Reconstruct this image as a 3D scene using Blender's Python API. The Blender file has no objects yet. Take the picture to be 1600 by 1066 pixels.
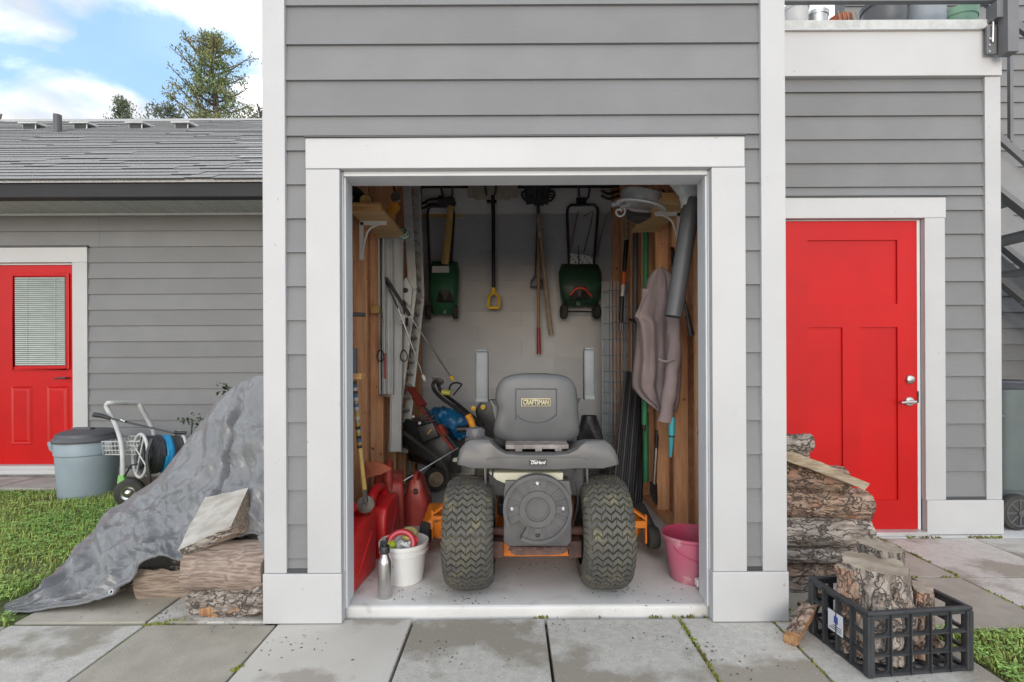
import bpy, bmesh, math, random
from mathutils import Vector, Matrix, noise
from math import sin, cos, pi, radians as R

sc = bpy.context.scene
COL = sc.collection
F = 800.0      # focal length in photo pixels (photo is 1600 wide)
H = 1.19       # eye height above the paving
ROLL = 0.0045

# ------------------------------------------------------------------ camera, sky, sun, exposure
cam_d = bpy.data.cameras.new('camera'); cam = bpy.data.objects.new('camera', cam_d); COL.objects.link(cam)
cam.location = (0, 0, H)
cam.rotation_euler = (Matrix.Rotation(ROLL, 4, 'Y') @ Matrix.Rotation(pi/2, 4, 'X')).to_euler()
cam_d.sensor_width = 36; cam_d.lens = 36*F/1600; cam_d.shift_y = 27/1600
cam_d.clip_start = .05; cam_d.clip_end = 3000
sc.camera = cam

SUN_EL, SUN_AZ = R(9), R(184)     # azimuth: from +Y clockwise; the sun stands behind the camera
world = bpy.data.worlds.new('World'); sc.world = world; world.use_nodes = True
wn = world.node_tree.nodes; wl = world.node_tree.links; wn.clear()
sky = wn.new('ShaderNodeTexSky'); sky.sky_type = 'NISHITA'; sky.sun_disc = False
sky.sun_elevation = SUN_EL; sky.sun_rotation = SUN_AZ; sky.dust_density = 1.5; sky.air_density = 1.0; sky.ozone_density = 2.5
tc = wn.new('ShaderNodeTexCoord')
cn = wn.new('ShaderNodeTexNoise'); cn.inputs['Scale'].default_value = 3.4; cn.inputs['Detail'].default_value = 9; cn.inputs['Roughness'].default_value = .52
cn.inputs['Distortion'].default_value = .3
cmap = wn.new('ShaderNodeMapping'); cmap.inputs['Location'].default_value = (3.1, 1.7, 0); cmap.inputs['Scale'].default_value = (1, 1, 2.1)
wl.new(tc.outputs['Generated'], cmap.inputs[0]); wl.new(cmap.outputs[0], cn.inputs['Vector'])
cr = wn.new('ShaderNodeValToRGB'); wl.new(cn.outputs['Fac'], cr.inputs[0])
cr.color_ramp.elements[0].position = .42; cr.color_ramp.elements[1].position = .56; cr.color_ramp.elements[0].color = (.06, .06, .06, 1)
cn2 = wn.new('ShaderNodeTexNoise'); cn2.inputs['Scale'].default_value = 3.0; cn2.inputs['Detail'].default_value = 5
wl.new(cmap.outputs[0], cn2.inputs['Vector'])
cc = wn.new('ShaderNodeMix'); cc.data_type = 'RGBA'
cc.inputs[6].default_value = (6.0, 5.95, 5.9, 1); cc.inputs[7].default_value = (15.5, 15.1, 14.7, 1)
cmr = wn.new('ShaderNodeMapRange'); cmr.inputs['From Min'].default_value = .36; cmr.inputs['From Max'].default_value = .58; cmr.interpolation_type = 'SMOOTHSTEP'; wl.new(cn2.outputs['Fac'], cmr.inputs['Value']); wl.new(cmr.outputs[0], cc.inputs[0])
cm = wn.new('ShaderNodeMix'); cm.data_type = 'RGBA'
wl.new(cr.outputs[0], cm.inputs[0]); sa = wn.new('ShaderNodeVectorMath'); sa.operation = 'ADD'; sa.inputs[1].default_value = (2.0, 3.3, 5.0); wl.new(sky.outputs[0], sa.inputs[0]); wl.new(sa.outputs[0], cm.inputs[6]); wl.new(cc.outputs[2], cm.inputs[7])
bg = wn.new('ShaderNodeBackground'); bg.inputs['Strength'].default_value = .15
wo = wn.new('ShaderNodeOutputWorld'); wl.new(cm.outputs[2], bg.inputs[0]); wl.new(bg.outputs[0], wo.inputs[0])

sun_d = bpy.data.lights.new('sun', 'SUN'); sun_d.energy = 1.25; sun_d.angle = R(28); sun_d.color = (1, .985, .965)
sun = bpy.data.objects.new('sun', sun_d); COL.objects.link(sun); sun.location = (-3, -8, 9)
sd = Vector((sin(SUN_AZ)*cos(SUN_EL), cos(SUN_AZ)*cos(SUN_EL), sin(SUN_EL)))
sun.rotation_euler = sd.to_track_quat('Z', 'Y').to_euler()
vs = sc.view_settings; vs.view_transform = 'Standard'; vs.look = 'None'; vs.gamma = 1; vs.use_curve_mapping = False
vs.exposure = 0.0
sc.cycles.max_bounces = 12; sc.cycles.diffuse_bounces = 10

# ------------------------------------------------------------------ helpers
def P(px, py, Y):
    """A point of the photograph at distance Y (metres) as a point of the place."""
    a, b = px-800, py-560
    a, b = a-ROLL*b, b+ROLL*a
    return Vector((a/F*Y, Y, H-b/F*Y))

W = {}          # world location of every object built here
def tagp(o, label=None, cat=None, group=None, kind=None):
    for k, v in (('label', label), ('category', cat), ('group', group), ('kind', kind)):
        if v: o[k] = v
    return o

def thing(name, label, cat, loc=(0, 0, 0), group=None, kind=None):
    o = bpy.data.objects.new(name, None); COL.objects.link(o)
    o.location = loc; o.empty_display_size = .1; W[o] = Vector(loc)
    return tagp(o, label, cat, group, kind)

def link(name, me, loc, parent=None, rz=0):
    o = bpy.data.objects.new(name, me); COL.objects.link(o)
    o.parent = parent
    o.location = Vector(loc) - (W[parent] if parent else Vector())
    o.rotation_euler.z = rz
    W[o] = Vector(loc)
    return o

def frame(d):
    d = d.normalized()
    up = Vector((0, 0, 1)) if abs(d.z) < .9 else Vector((1, 0, 0))
    a = d.cross(up).normalized(); b = d.cross(a).normalized()
    return a, b

class MB:
    def __init__(s, xf=None): s.v = []; s.f = []; s.m = []; s.xf = xf
    def add(s, vs, fs, m=0):
        n = len(s.v)
        s.v += [(s.xf @ Vector(p)) if s.xf else Vector(p) for p in vs]
        s.f += [tuple(i+n for i in f) for f in fs]; s.m += [m]*len(fs); return s
    def box(s, a, b, m=0):
        x0, y0, z0 = a; x1, y1, z1 = b
        return s.add([(x0,y0,z0),(x1,y0,z0),(x1,y1,z0),(x0,y1,z0),(x0,y0,z1),(x1,y0,z1),(x1,y1,z1),(x0,y1,z1)],
                     [(3,2,1,0),(4,5,6,7),(0,1,5,4),(1,2,6,5),(2,3,7,6),(3,0,4,7)], m)
    def bar(s, p, q, w, t, m=0, up=None):
        """A rectangular bar from p to q, w wide and t thick."""
        p, q = Vector(p), Vector(q); d = (q-p).normalized()
        if up is None: a, b = frame(d)
        else:
            a = d.cross(Vector(up)).normalized(); b = d.cross(a).normalized()
        a = a*w/2; b = b*t/2
        return s.add([p-a-b, p+a-b, p+a+b, p-a+b, q-a-b, q+a-b, q+a+b, q-a+b],
                     [(3,2,1,0),(4,5,6,7),(0,1,5,4),(1,2,6,5),(2,3,7,6),(3,0,4,7)], m)
    def tube(s, path, r, n=8, closed=False, m=0):
        path = [Vector(p) for p in path]; k = len(path); base = len(s.v)
        vs, fs = [], []
        a = None
        for i, p in enumerate(path):
            if closed: d = path[(i+1) % k]-path[i-1]
            else: d = path[min(i+1, k-1)]-path[max(i-1, 0)]
            d.normalize()
            if a is None: a, b = frame(d)
            else:
                a = (a-d*a.dot(d)); a.normalize() if a.length > 1e-6 else None
                b = d.cross(a)
            rr = r[i] if isinstance(r, (list, tuple)) else r
            vs += [p+(a*cos(2*pi*j/n)+b*sin(2*pi*j/n))*rr for j in range(n)]
        for i in range(k if closed else k-1):
            i2 = (i+1) % k
            fs += [(i*n+j, i*n+(j+1) % n, i2*n+(j+1) % n, i2*n+j) for j in range(n)]
        if not closed:
            fs.append(tuple(range(n-1, -1, -1))); fs.append(tuple((k-1)*n+j for j in range(n)))
        return s.add(vs, fs, m)
    def lathe(s, prof, o, axis=(0, 0, 1), n=28, m=0, sx=1, sy=1, caps=True):
        """prof: (radius, height) pairs along the axis; sx, sy squash the section."""
        o = Vector(o); ax = Vector(axis).normalized()
        if abs(ax.z) > .99: a, b = Vector((1,0,0)), Vector((0,1,0))*(1 if ax.z > 0 else -1)
        else:
            a, b = frame(ax); b = ax.cross(a)
        vs, fs = [], []
        for r, h in prof:
            vs += [o+ax*h+(a*cos(2*pi*j/n)*sx+b*sin(2*pi*j/n)*sy)*r for j in range(n)]
        for i in range(len(prof)-1):
            fs += [(i*n+j, i*n+(j+1) % n, (i+1)*n+(j+1) % n, (i+1)*n+j) for j in range(n)]
        if caps and prof[0][0] > 1e-5 and prof[0] != prof[-1]: fs.append(tuple(range(n-1, -1, -1)))
        if caps and prof[-1][0] > 1e-5 and prof[0] != prof[-1]: fs.append(tuple((len(prof)-1)*n+j for j in range(n)))
        return s.add(vs, fs, m)
    def prism(s, poly, a, b, ax='Y', m=0):
        """Polygon of (u, v) extruded along an axis from a to b: Y -> (x, z), X -> (y, z), Z -> (x, y)."""
        mk = {'Y': lambda u, v, t: (u, t, v), 'X': lambda u, v, t: (t, u, v), 'Z': lambda u, v, t: (u, v, t)}[ax]
        n = len(poly)
        vs = [mk(u, v, a) for u, v in poly]+[mk(u, v, b) for u, v in poly]
        return s.add(vs, [tuple(range(n)), tuple(range(2*n-1, n-1, -1))]+[(i, i+n, (i+1) % n+n, (i+1) % n) for i in range(n)], m)
    def grid(s, fn, nu, nv, m=0, wrap=False):
        vs = [fn(i/(nu-1) if not wrap else i/nu, j/(nv-1)) for j in range(nv) for i in range(nu)]
        fs = [(j*nu+i, j*nu+(i+1) % nu, (j+1)*nu+(i+1) % nu, (j+1)*nu+i) for j in range(nv-1) for i in range(nu if wrap else nu-1)]
        return s.add(vs, fs, m)
    def hull(s, pts, m=0, cuts=0, rough=0, seed=0):
        bm = bmesh.new()
        for p in pts: bm.verts.new(p)
        r = bmesh.ops.convex_hull(bm, input=bm.verts[:])
        bmesh.ops.delete(bm, geom=[g for g in r['geom_interior'] if isinstance(g, bmesh.types.BMVert)], context='VERTS')
        if cuts:
            for _ in range(cuts):
                bmesh.ops.subdivide_edges(bm, edges=bm.edges[:], cuts=1, use_grid_fill=True)
            bmesh.ops.triangulate(bm, faces=bm.faces[:])
        bm.normal_update()
        if rough:
            for v in bm.verts: v.co += v.normal*rough*noise.turbulence(v.co*14+Vector((seed, 0, 0)), 3, False)
        bm.verts.index_update()
        s.add([v.co.copy() for v in bm.verts], [tuple(v.index for v in f.verts) for f in bm.faces], m); bm.free(); return s
    def mesh(s, name, mats, o, smooth=False, bevel=0, sub=0, seg=2, ang=30):
        me = bpy.data.meshes.new(name)
        me.from_pydata([p-o for p in s.v], [], s.f)
        for mt in (mats if isinstance(mats, (list, tuple)) else [mats]): me.materials.append(mt)
        me.polygons.foreach_set('material_index', s.m)
        bm = bmesh.new(); bm.from_mesh(me)
        bmesh.ops.recalc_face_normals(bm, faces=bm.faces[:])
        if bevel:
            bmesh.ops.remove_doubles(bm, verts=bm.verts[:], dist=1e-6)
            es = [e for e in bm.edges if e.is_manifold and e.calc_face_angle(0) > R(ang)]
            bmesh.ops.bevel(bm, geom=es, offset=bevel, segments=seg, affect='EDGES', profile=.6, clamp_overlap=True)
        if sub:
            bmesh.ops.subdivide_edges(bm, edges=bm.edges[:], cuts=sub, use_grid_fill=True)
        bm.to_mesh(me); bm.free()
        if smooth:
            me.polygons.foreach_set('use_smooth', [True]*len(me.polygons))
            if hasattr(me, 'set_sharp_from_angle'): me.set_sharp_from_angle(angle=R(smooth if smooth > 1 else 40))
        me.update(); return me
    def build(s, name, mats, parent=None, smooth=False, bevel=0, sub=0, seg=2, ang=30, label=None, cat=None, group=None, kind=None):
        lo = Vector((min(p[i] for p in s.v) for i in range(3))); hi = Vector((max(p[i] for p in s.v) for i in range(3)))
        o = Vector(((lo.x+hi.x)/2, (lo.y+hi.y)/2, lo.z))
        ob = link(name, s.mesh(name, mats, o, smooth, bevel, sub, seg, ang), o, parent)
        return tagp(ob, label, cat, group, kind)

def copy_obj(o, name, loc, parent=None):
    c = o.copy(); COL.objects.link(c); c.parent = parent
    c.location = Vector(loc)-(W[parent] if parent else Vector()); W[c] = Vector(loc); c.name = name
    return c

def smooth_path(pts, k=6):
    """Catmull-Rom through the points."""
    pts = [Vector(p) for p in pts]; out = []
    for i in range(len(pts)-1):
        p0, p1, p2, p3 = pts[max(i-1, 0)], pts[i], pts[i+1], pts[min(i+2, len(pts)-1)]
        for j in range(k):
            t = j/k
            out.append(.5*((2*p1)+(p2-p0)*t+(2*p0-5*p1+4*p2-p3)*t*t+(3*p1-p0-3*p2+p3)*t**3))
    return out+[pts[-1]]

def text(name, s, mat, parent, loc, size, width=None, shear=0, bold=0, rot=(pi/2, 0, 0), depth=.0006):
    cu = bpy.data.curves.new(name, 'FONT'); cu.body = s; cu.size = size; cu.extrude = depth; cu.shear = shear; cu.offset = bold
    cu.align_x = 'CENTER'; cu.align_y = 'CENTER'
    t = bpy.data.objects.new(name, cu); COL.objects.link(t)
    me = bpy.data.meshes.new_from_object(t.evaluated_get(bpy.context.evaluated_depsgraph_get()))
    bpy.data.objects.remove(t); me.materials.clear(); me.materials.append(mat)
    if width:
        xs = [v.co.x for v in me.vertices]; k = width/(max(xs)-min(xs))
        for v in me.vertices: v.co.x *= k
    o = link(name, me, loc, parent); o.rotation_euler = rot; return o

# ------------------------------------------------------------------ materials
MATS = {}
def mat(name, col, col2=None, scale=5, rough=.6, metal=0, bump=0, bscale=80, stretch=(1, 1, 1), rnd=.06, lo=.35, hi=.65,
        spots=None, spec=.5, detail=6, rough2=None, island=False, coat=0, bstretch=None, bdist=.01, crack=None):
    """Noise-mottled surface: col to col2 by a noise, a random shade per object, specks, and bump."""
    m = bpy.data.materials.new(name); m.use_nodes = True; MATS[name] = m
    n = m.node_tree.nodes; l = m.node_tree.links
    b = n['Principled BSDF']; b.inputs['Roughness'].default_value = rough; b.inputs['Metallic'].default_value = metal
    b.inputs['Specular IOR Level'].default_value = spec
    if coat: b.inputs['Coat Weight'].default_value = coat; b.inputs['Coat Roughness'].default_value = .1
    tc = n.new('ShaderNodeTexCoord'); oi = n.new('ShaderNodeObjectInfo')
    rv = n.new('ShaderNodeMath'); rv.operation = 'MULTIPLY'; rv.inputs[1].default_value = 53; l.new(oi.outputs['Random'], rv.inputs[0])
    add = n.new('ShaderNodeVectorMath'); add.operation = 'ADD'; l.new(tc.outputs['Object'], add.inputs[0]); l.new(rv.outputs[0], add.inputs[1])
    mp = n.new('ShaderNodeMapping'); mp.inputs['Scale'].default_value = stretch; l.new(add.outputs[0], mp.inputs[0])
    def nz(sc_, det=detail, vec=mp.outputs[0], rg=.55):
        t = n.new('ShaderNodeTexNoise'); t.inputs['Scale'].default_value = sc_; t.inputs['Detail'].default_value = det
        t.inputs['Roughness'].default_value = rg; l.new(vec, t.inputs['Vector']); return t.outputs['Fac']
    c1 = (*col, 1); c2 = (*(col2 or [x*.82 for x in col]), 1)
    rp = n.new('ShaderNodeMapRange'); rp.inputs['From Min'].default_value = lo; rp.inputs['From Max'].default_value = hi
    rp.interpolation_type = 'SMOOTHSTEP'
    l.new(nz(scale), rp.inputs['Value'])
    mx = n.new('ShaderNodeMix'); mx.data_type = 'RGBA'; mx.inputs[6].default_value = c1; mx.inputs[7].default_value = c2
    l.new(rp.outputs[0], mx.inputs[0]); out = mx.outputs[2]
    for sp in (spots or []):      # (scale, threshold, colour, softness)
        r2 = n.new('ShaderNodeMapRange'); r2.inputs['From Min'].default_value = sp[1]; r2.inputs['From Max'].default_value = sp[1]+sp[3]
        l.new(nz(sp[0], 9, add.outputs[0]), r2.inputs['Value'])
        m2 = n.new('ShaderNodeMix'); m2.data_type = 'RGBA'; m2.inputs[7].default_value = (*sp[2], 1)
        l.new(r2.outputs[0], m2.inputs[0]); l.new(out, m2.inputs[6]); out = m2.outputs[2]
    ck = None
    if crack:      # (scale, stretch, width, colour): furrows between plates
        m4 = n.new('ShaderNodeMapping'); m4.inputs['Scale'].default_value = crack[1]
        nd = n.new('ShaderNodeTexNoise'); nd.inputs['Scale'].default_value = 22; nd.inputs['Detail'].default_value = 3; l.new(add.outputs[0], nd.inputs['Vector'])
        sc2 = n.new('ShaderNodeVectorMath'); sc2.operation = 'SCALE'; sc2.inputs['Scale'].default_value = .085; l.new(nd.outputs['Color'], sc2.inputs[0])
        ad2 = n.new('ShaderNodeVectorMath'); ad2.operation = 'ADD'; l.new(add.outputs[0], ad2.inputs[0]); l.new(sc2.outputs[0], ad2.inputs[1]); l.new(ad2.outputs[0], m4.inputs[0])
        vo = n.new('ShaderNodeTexVoronoi'); vo.feature = 'DISTANCE_TO_EDGE'; vo.inputs['Scale'].default_value = crack[0]; l.new(m4.outputs[0], vo.inputs['Vector'])
        ck = n.new('ShaderNodeMapRange'); ck.inputs['From Min'].default_value = crack[2]*.15; ck.inputs['From Max'].default_value = crack[2]; l.new(vo.outputs['Distance'], ck.inputs['Value'])
        m5 = n.new('ShaderNodeMix'); m5.data_type = 'RGBA'; m5.inputs[6].default_value = (*crack[3], 1); l.new(ck.outputs[0], m5.inputs[0]); l.new(out, m5.inputs[7]); out = m5.outputs[2]
    hs = n.new('ShaderNodeHueSaturation')
    rr = n.new('ShaderNodeMapRange'); rr.inputs['To Min'].default_value = 1-rnd; rr.inputs['To Max'].default_value = 1+rnd
    if island:
        g = n.new('ShaderNodeNewGeometry'); l.new(g.outputs['Random Per Island'], rr.inputs['Value'])
    else: l.new(oi.outputs['Random'], rr.inputs['Value'])
    l.new(rr.outputs[0], hs.inputs['Value']); l.new(out, hs.inputs['Color']); l.new(hs.outputs[0], b.inputs['Base Color'])
    if rough2 is not None:
        r3 = n.new('ShaderNodeMapRange'); r3.inputs['To Min'].default_value = rough; r3.inputs['To Max'].default_value = rough2
        l.new(rp.outputs[0], r3.inputs['Value']); l.new(r3.outputs[0], b.inputs['Roughness'])
    if bump:
        v = mp.outputs[0]
        if bstretch:
            m3 = n.new('ShaderNodeMapping'); m3.inputs['Scale'].default_value = bstretch; l.new(add.outputs[0], m3.inputs[0]); v = m3.outputs[0]
        bp = n.new('ShaderNodeBump'); bp.inputs['Strength'].default_value = bump; bp.inputs['Distance'].default_value = bdist
        hgt = nz(bscale, 5, v, .6)
        if ck:
            ma = n.new('ShaderNodeMath'); ma.operation = 'MULTIPLY_ADD'; ma.inputs[1].default_value = .8; l.new(ck.outputs[0], ma.inputs[0]); l.new(hgt, ma.inputs[2]); hgt = ma.outputs[0]
        l.new(hgt, bp.inputs['Height']); l.new(bp.outputs[0], b.inputs['Normal'])
    return m

siding = mat('grey_siding_paint', (.195,.197,.20), (.18,.182,.185), 3, .62, bump=.2, bscale=9, stretch=(1,1,1), bstretch=(1.2,1,26), rnd=.06, spots=[(1.1,.50,(.178,.178,.175),.3),(55,.74,(.11,.11,.11),.02)])
siding_in = mat('brightened_siding', (.46,.47,.48), (.42,.43,.44), 3, .75, bump=.12, bscale=9, bstretch=(1.2,1,20), rnd=.05)  # same paint as the facade, lightened to make up for dim light inside
siding_side = mat('grey_siding_side', (.195,.197,.20), (.18,.182,.185), 3, .62, bump=.1, bscale=9, bstretch=(1,1.2,26), rnd=.03)
white = mat('white_trim_paint', (.485,.485,.485), (.46,.46,.46), 2.5, .5, bump=.06, bscale=12, bstretch=(8,8,1.5), rnd=.015,
            spots=[(34, .70, (.36,.33,.30), .03),(1.6,.60,(.465,.46,.45),.25)])
white_h = mat('white_board_paint', (.515,.515,.515), (.49,.49,.49), 2.5, .5, bump=.10, bscale=12, bstretch=(1.3,6,24), rnd=.015,
              spots=[(30, .70, (.36,.33,.3), .03),(1.3,.60,(.475,.47,.455),.25)])
jambm = mat('jamb_paint', (.66,.67,.68), (.60,.61,.62), 3, .55, bump=.05, rnd=.02, spots=[(20,.72,(.35,.34,.32),.05)])
dark_gap = mat('shadow_gap', (.03,.03,.03), rough=.9)
darkmetal = mat('dark_flashing', (.075,.077,.08), rough=.45, metal=.3)
wrap = mat('wall_core', (.2,.2,.2), rough=.8)
red = mat('red_door_paint', (.52,.010,.010), (.46,.010,.010), 2.2, .32, spec=.25, spots=[(40,.74,(.40,.05,.045),.03)], bump=.02, bscale=120, rnd=0)
stud = mat('fir_stud', (.74,.42,.22), (.62,.31,.15), 5, .7, stretch=(9,9,.9), bump=.2, bscale=14, rnd=.16, spots=[(16,.68,(.16,.06,.03),.04)])
sheath = mat('osb_sheathing', (.58,.32,.18), (.44,.22,.12), 16, .8, rnd=.1, bump=.3)
ply = mat('shelf_plywood', (.64,.47,.23), (.52,.36,.16), 3, .6, stretch=(1,6,1), bump=.06, spots=[(9,.66,(.33,.19,.08),.08)])
plyedge = mat('shelf_board_edge', (.58,.33,.13), (.42,.2,.07), 6, .7, stretch=(1,1,14))
floorm = mat('concrete_slab', (.66,.65,.63), (.58,.57,.55), 3.5, .75, bump=.12, bscale=120, spots=[(2.2,.56,(.42,.405,.375),.12),(9,.64,(.45,.43,.40),.1),(60,.72,(.14,.12,.1),.04)])
pave1 = mat('paver_dry', (.53,.505,.46), (.46,.44,.40), 30, .85, bump=.35, bscale=160, rnd=.07, spots=[(1.9,.52,(.30,.27,.22),.06),(110,.60,(.27,.26,.24),.08),(130,.66,(.75,.74,.71),.04),(9,.64,(.40,.38,.33),.15)])
pave2 = mat('paver_damp', (.40,.365,.305), (.34,.31,.255), 8, .7, bump=.35, bscale=160, rnd=.08, spots=[(1.7,.60,(.43,.40,.345),.12),(150,.64,(.2,.19,.17),.1),(160,.70,(.6,.58,.54),.05)])
pave3 = mat('paver_beige', (.55,.52,.47), (.51,.48,.43), 3, .8, bump=.2, bscale=140, rnd=.03, spots=[(1.25,.635,(.36,.32,.275),.03),(80,.73,(.2,.17,.14),.03)])
soil = mat('soil', (.16,.105,.07), (.09,.06,.04), 14, .95, bump=.8, bscale=40)
earth = mat('lawn_earth', (.10,.14,.035), (.10,.085,.05), 3.5, .95, bump=.8, bscale=40)
grassm = mat('grass_blade', (.26,.40,.085), (.37,.42,.11), 1.3, .6, rnd=.45, island=True, spec=.3)
cloverm = mat('clover_leaf', (.24,.42,.10), (.31,.44,.12), 1.7, .6, rnd=.35, island=True, spec=.3)
strawm = mat('dry_grass', (.50,.44,.20), (.38,.30,.14), 3, .8, rnd=.3, island=True)
mossm = mat('moss', (.22,.25,.04), (.14,.12,.03), 9, .9, rnd=.4, island=True)
cut_edge_shade = mat('shingle_cut_edge_shade', (.06,.06,.06), rough=.95)  # black cut edge; its dark colour also stands in for the course shadows
shingle = mat('roof_shingle', (.40,.395,.385), (.28,.277,.272), 60, .95, bump=.4, bscale=120, rnd=.30, spec=.15)
gutterm = mat('gutter_metal', (.03,.03,.032), (.024,.024,.026), 2, .6, metal=0, spec=.3)
soffitm = mat('soffit_vinyl', (.62,.62,.60), (.56,.56,.55), 2, .6)
foundm = mat('foundation_concrete', (.40,.38,.35), (.30,.285,.26), 7, .9, bump=.4, bscale=60)
glass = mat('blind_window_glass', (.04,.05,.05), rough=.05, spec=.8)
blind = mat('blind_slat_vinyl', (.40,.45,.41), rough=.5, rnd=.03)
steel = mat('brushed_steel', (.62,.61,.59), (.55,.54,.52), 30, .3, metal=1, rnd=.03)
chrome = mat('aluminium_pan', (.62,.62,.61), (.5,.5,.5), 20, .35, metal=.45)
alum = mat('ladder_aluminium', (.60,.61,.58), (.48,.49,.46), 9, .5, metal=.35, rnd=.05)
vinyl = mat('white_vinyl', (.72,.73,.71), (.64,.65,.63), 6, .45)
black = mat('black_plastic', (.022,.022,.024), (.032,.032,.034), 20, .45)
blackrub = mat('black_rubber', (.028,.028,.028), (.05,.048,.042), 9, .8)
charcoal = mat('charcoal_seat_vinyl', (.08,.083,.087), (.095,.098,.10), 8, .42, bump=.05, bscale=300, rnd=.0)
fenderm = mat('fender_plastic', (.085,.084,.084), (.105,.103,.10), 6, .36, rnd=0, spots=[(7,.66,(.16,.15,.14),.12)])
armm = mat('grey_armrest', (.17,.185,.19), (.145,.155,.16), 9, .5)
coverm = mat('cover_plastic', (.075,.075,.078), (.10,.098,.095), 9, .55, rnd=.03)
tyrem = mat('turf_tyre_rubber', (.045,.042,.034), (.07,.063,.043), 7, .85, rnd=0, spots=[(6,.48,(.15,.135,.08),.2)])
lugm = mat('tyre_lug_rubber', (.075,.073,.068), (.10,.095,.075), 9, .75, rnd=0, spots=[(14,.56,(.18,.16,.095),.14)])
orange = mat('orange_deck_paint', (.75,.22,.015), (.62,.17,.012), 6, .45, spots=[(14,.62,(.12,.08,.05),.1)])
cream = mat('cream_tank', (.60,.58,.45), (.5,.48,.36), 6, .5)
rustd = mat('dirty_plate', (.14,.07,.055), (.07,.045,.04), 14, .8)
redcan = mat('red_jerry_plastic', (.62,.02,.022), (.52,.017,.018), 6, .36, rnd=.03)
dullcan = mat('faded_red_plastic', (.46,.06,.045), (.36,.045,.035), 8, .5, spots=[(6,.55,(.55,.25,.2),.18)])
whitepl = mat('white_bucket_plastic', (.74,.74,.72), (.68,.68,.66), 5, .4, spots=[(24,.72,(.45,.42,.36),.05)])
pinkpl = mat('pink_bucket_plastic', (.50,.11,.185), (.46,.17,.225), 5, .45, spots=[(10,.6,(.62,.36,.38),.12)])
pinkin = mat('pink_bucket_inside', (.52,.055,.12), (.44,.06,.12), 5, .5)
yellow = mat('yellow_plastic', (.72,.46,.03), (.62,.38,.02), 7, .45)
yelw = mat('ash_handle_wood', (.62,.43,.14), (.52,.34,.1), 6, .6, stretch=(8,8,1))
oldwood = mat('weathered_handle', (.36,.30,.22), (.24,.19,.13), 9, .8, stretch=(8,8,1), spots=[(12,.6,(.5,.46,.38),.1)])
brownwood = mat('varnished_handle', (.34,.20,.10), (.25,.14,.07), 7, .6, stretch=(8,8,1))
redgrip = mat('red_grip', (.30,.03,.035), rough=.5)
spgreen = mat('spreader_green', (.022,.115,.055), (.018,.09,.045), 6, .45)
dkgreen = mat('hopper_dark_green', (.014,.06,.034), (.02,.05,.03), 6, .5)
beigebl = mat('scoop_beige_plastic', (.46,.42,.34), (.38,.34,.27), 7, .5)
blklab = mat('label_white', (.6,.6,.58), rough=.5)
bluetarp = mat('blue_tarp_fabric', (.012,.17,.38), (.01,.12,.29), 5, .4, bump=.4, bscale=30)
tarpm = mat('grey_tarp_fabric', (.19,.192,.197), (.165,.167,.172), 4, .3, bump=.28, bscale=12, bdist=.03, rnd=0, spec=.6)
jacketm = mat('taupe_jacket_cloth', (.37,.295,.29), (.32,.255,.25), 7, .85, bump=.15, bscale=120, rnd=0)
greypipe = mat('grey_pipe_plastic', (.08,.082,.088), (.1,.1,.107), 4, .5, spots=[(8,.68,(.16,.16,.16),.08)])
bagpl = mat('white_bag_plastic', (.62,.64,.62), (.5,.54,.52), 12, .4, bump=.5, bscale=40)
greenpole = mat('green_pole', (.05,.30,.13), rough=.5)
teal = mat('turquoise_handle', (.08,.52,.58), (.07,.45,.5), 6, .4)
orgrip = mat('orange_grip', (.78,.33,.02), (.66,.26,.015), 20, .6)
redpaint = mat('red_tool_paint', (.32,.045,.03), (.22,.035,.025), 14, .6)
rustorange = mat('rusty_orange_blade', (.46,.14,.065), (.36,.1,.05), 8, .6)
galv = mat('galvanised_wire', (.33,.38,.41), (.26,.3,.33), 9, .5, metal=.4)
canbody = mat('bin_grey_plastic', (.30,.365,.415), (.27,.325,.37), 4, .5, rnd=.02, spots=[(5,.62,(.26,.27,.26),.15)])
canlid = mat('bin_lid_plastic', (.085,.087,.095), (.07,.072,.08), 8, .45)
cartm = mat('cart_grey_paint', (.56,.565,.56), (.48,.48,.47), 12, .45, spots=[(18,.7,(.3,.25,.2),.05)])
hoseblk = mat('black_hose', (.035,.035,.042), (.05,.05,.055), 12, .5)
hoseblue = mat('blue_hose', (.015,.24,.50), (.02,.3,.55), 12, .45)
greenpl = mat('green_plastic_cap', (.22,.5,.14), rough=.5)
cratem = mat('black_crate_plastic', (.028,.03,.034), (.045,.047,.05), 9, .5, spots=[(30,.7,(.13,.12,.1),.06)])
wheelie = mat('wheelie_bin_plastic', (.105,.128,.128), (.12,.145,.145), 5, .5)
def bark_mat(name, along, reddish):
    st = (.28, 1, 1) if along == 'X' else (1, 1, .28)
    cs = (.22, 1, 1) if along == 'X' else (1, 1, .22)
    if reddish: return mat(name, (.43,.31,.235), (.19,.125,.09), 40, .95, stretch=st, bump=1, bscale=60, bdist=.025, rnd=.26, lo=.34, hi=.66, spots=[(9,.54,(.37,.20,.13),.14),(14,.60,(.38,.35,.32),.12)], crack=(26, cs, .07, (.16,.11,.085)))
    return mat(name, (.42,.365,.315), (.19,.155,.13), 40, .95, stretch=st, bump=1, bscale=60, bdist=.025, rnd=.28, lo=.34, hi=.66, spots=[(10,.56,(.29,.205,.155),.14),(15,.62,(.42,.40,.37),.10)], crack=(26, cs, .07, (.16,.13,.11)))
bark, barkred = bark_mat('bark', 'X', False), bark_mat('red_bark', 'X', True)
bark_up, barkred_up = bark_mat('upright_bark', 'Z', False), bark_mat('upright_red_bark', 'Z', True)
stairm = mat('stair_grey_paint', (.25,.253,.257), (.22,.223,.227), 4, .5)
debrism = mat('litter_flakes', (.20,.14,.09), (.10,.07,.045), 3, .9, rnd=.5, island=True)
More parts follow.
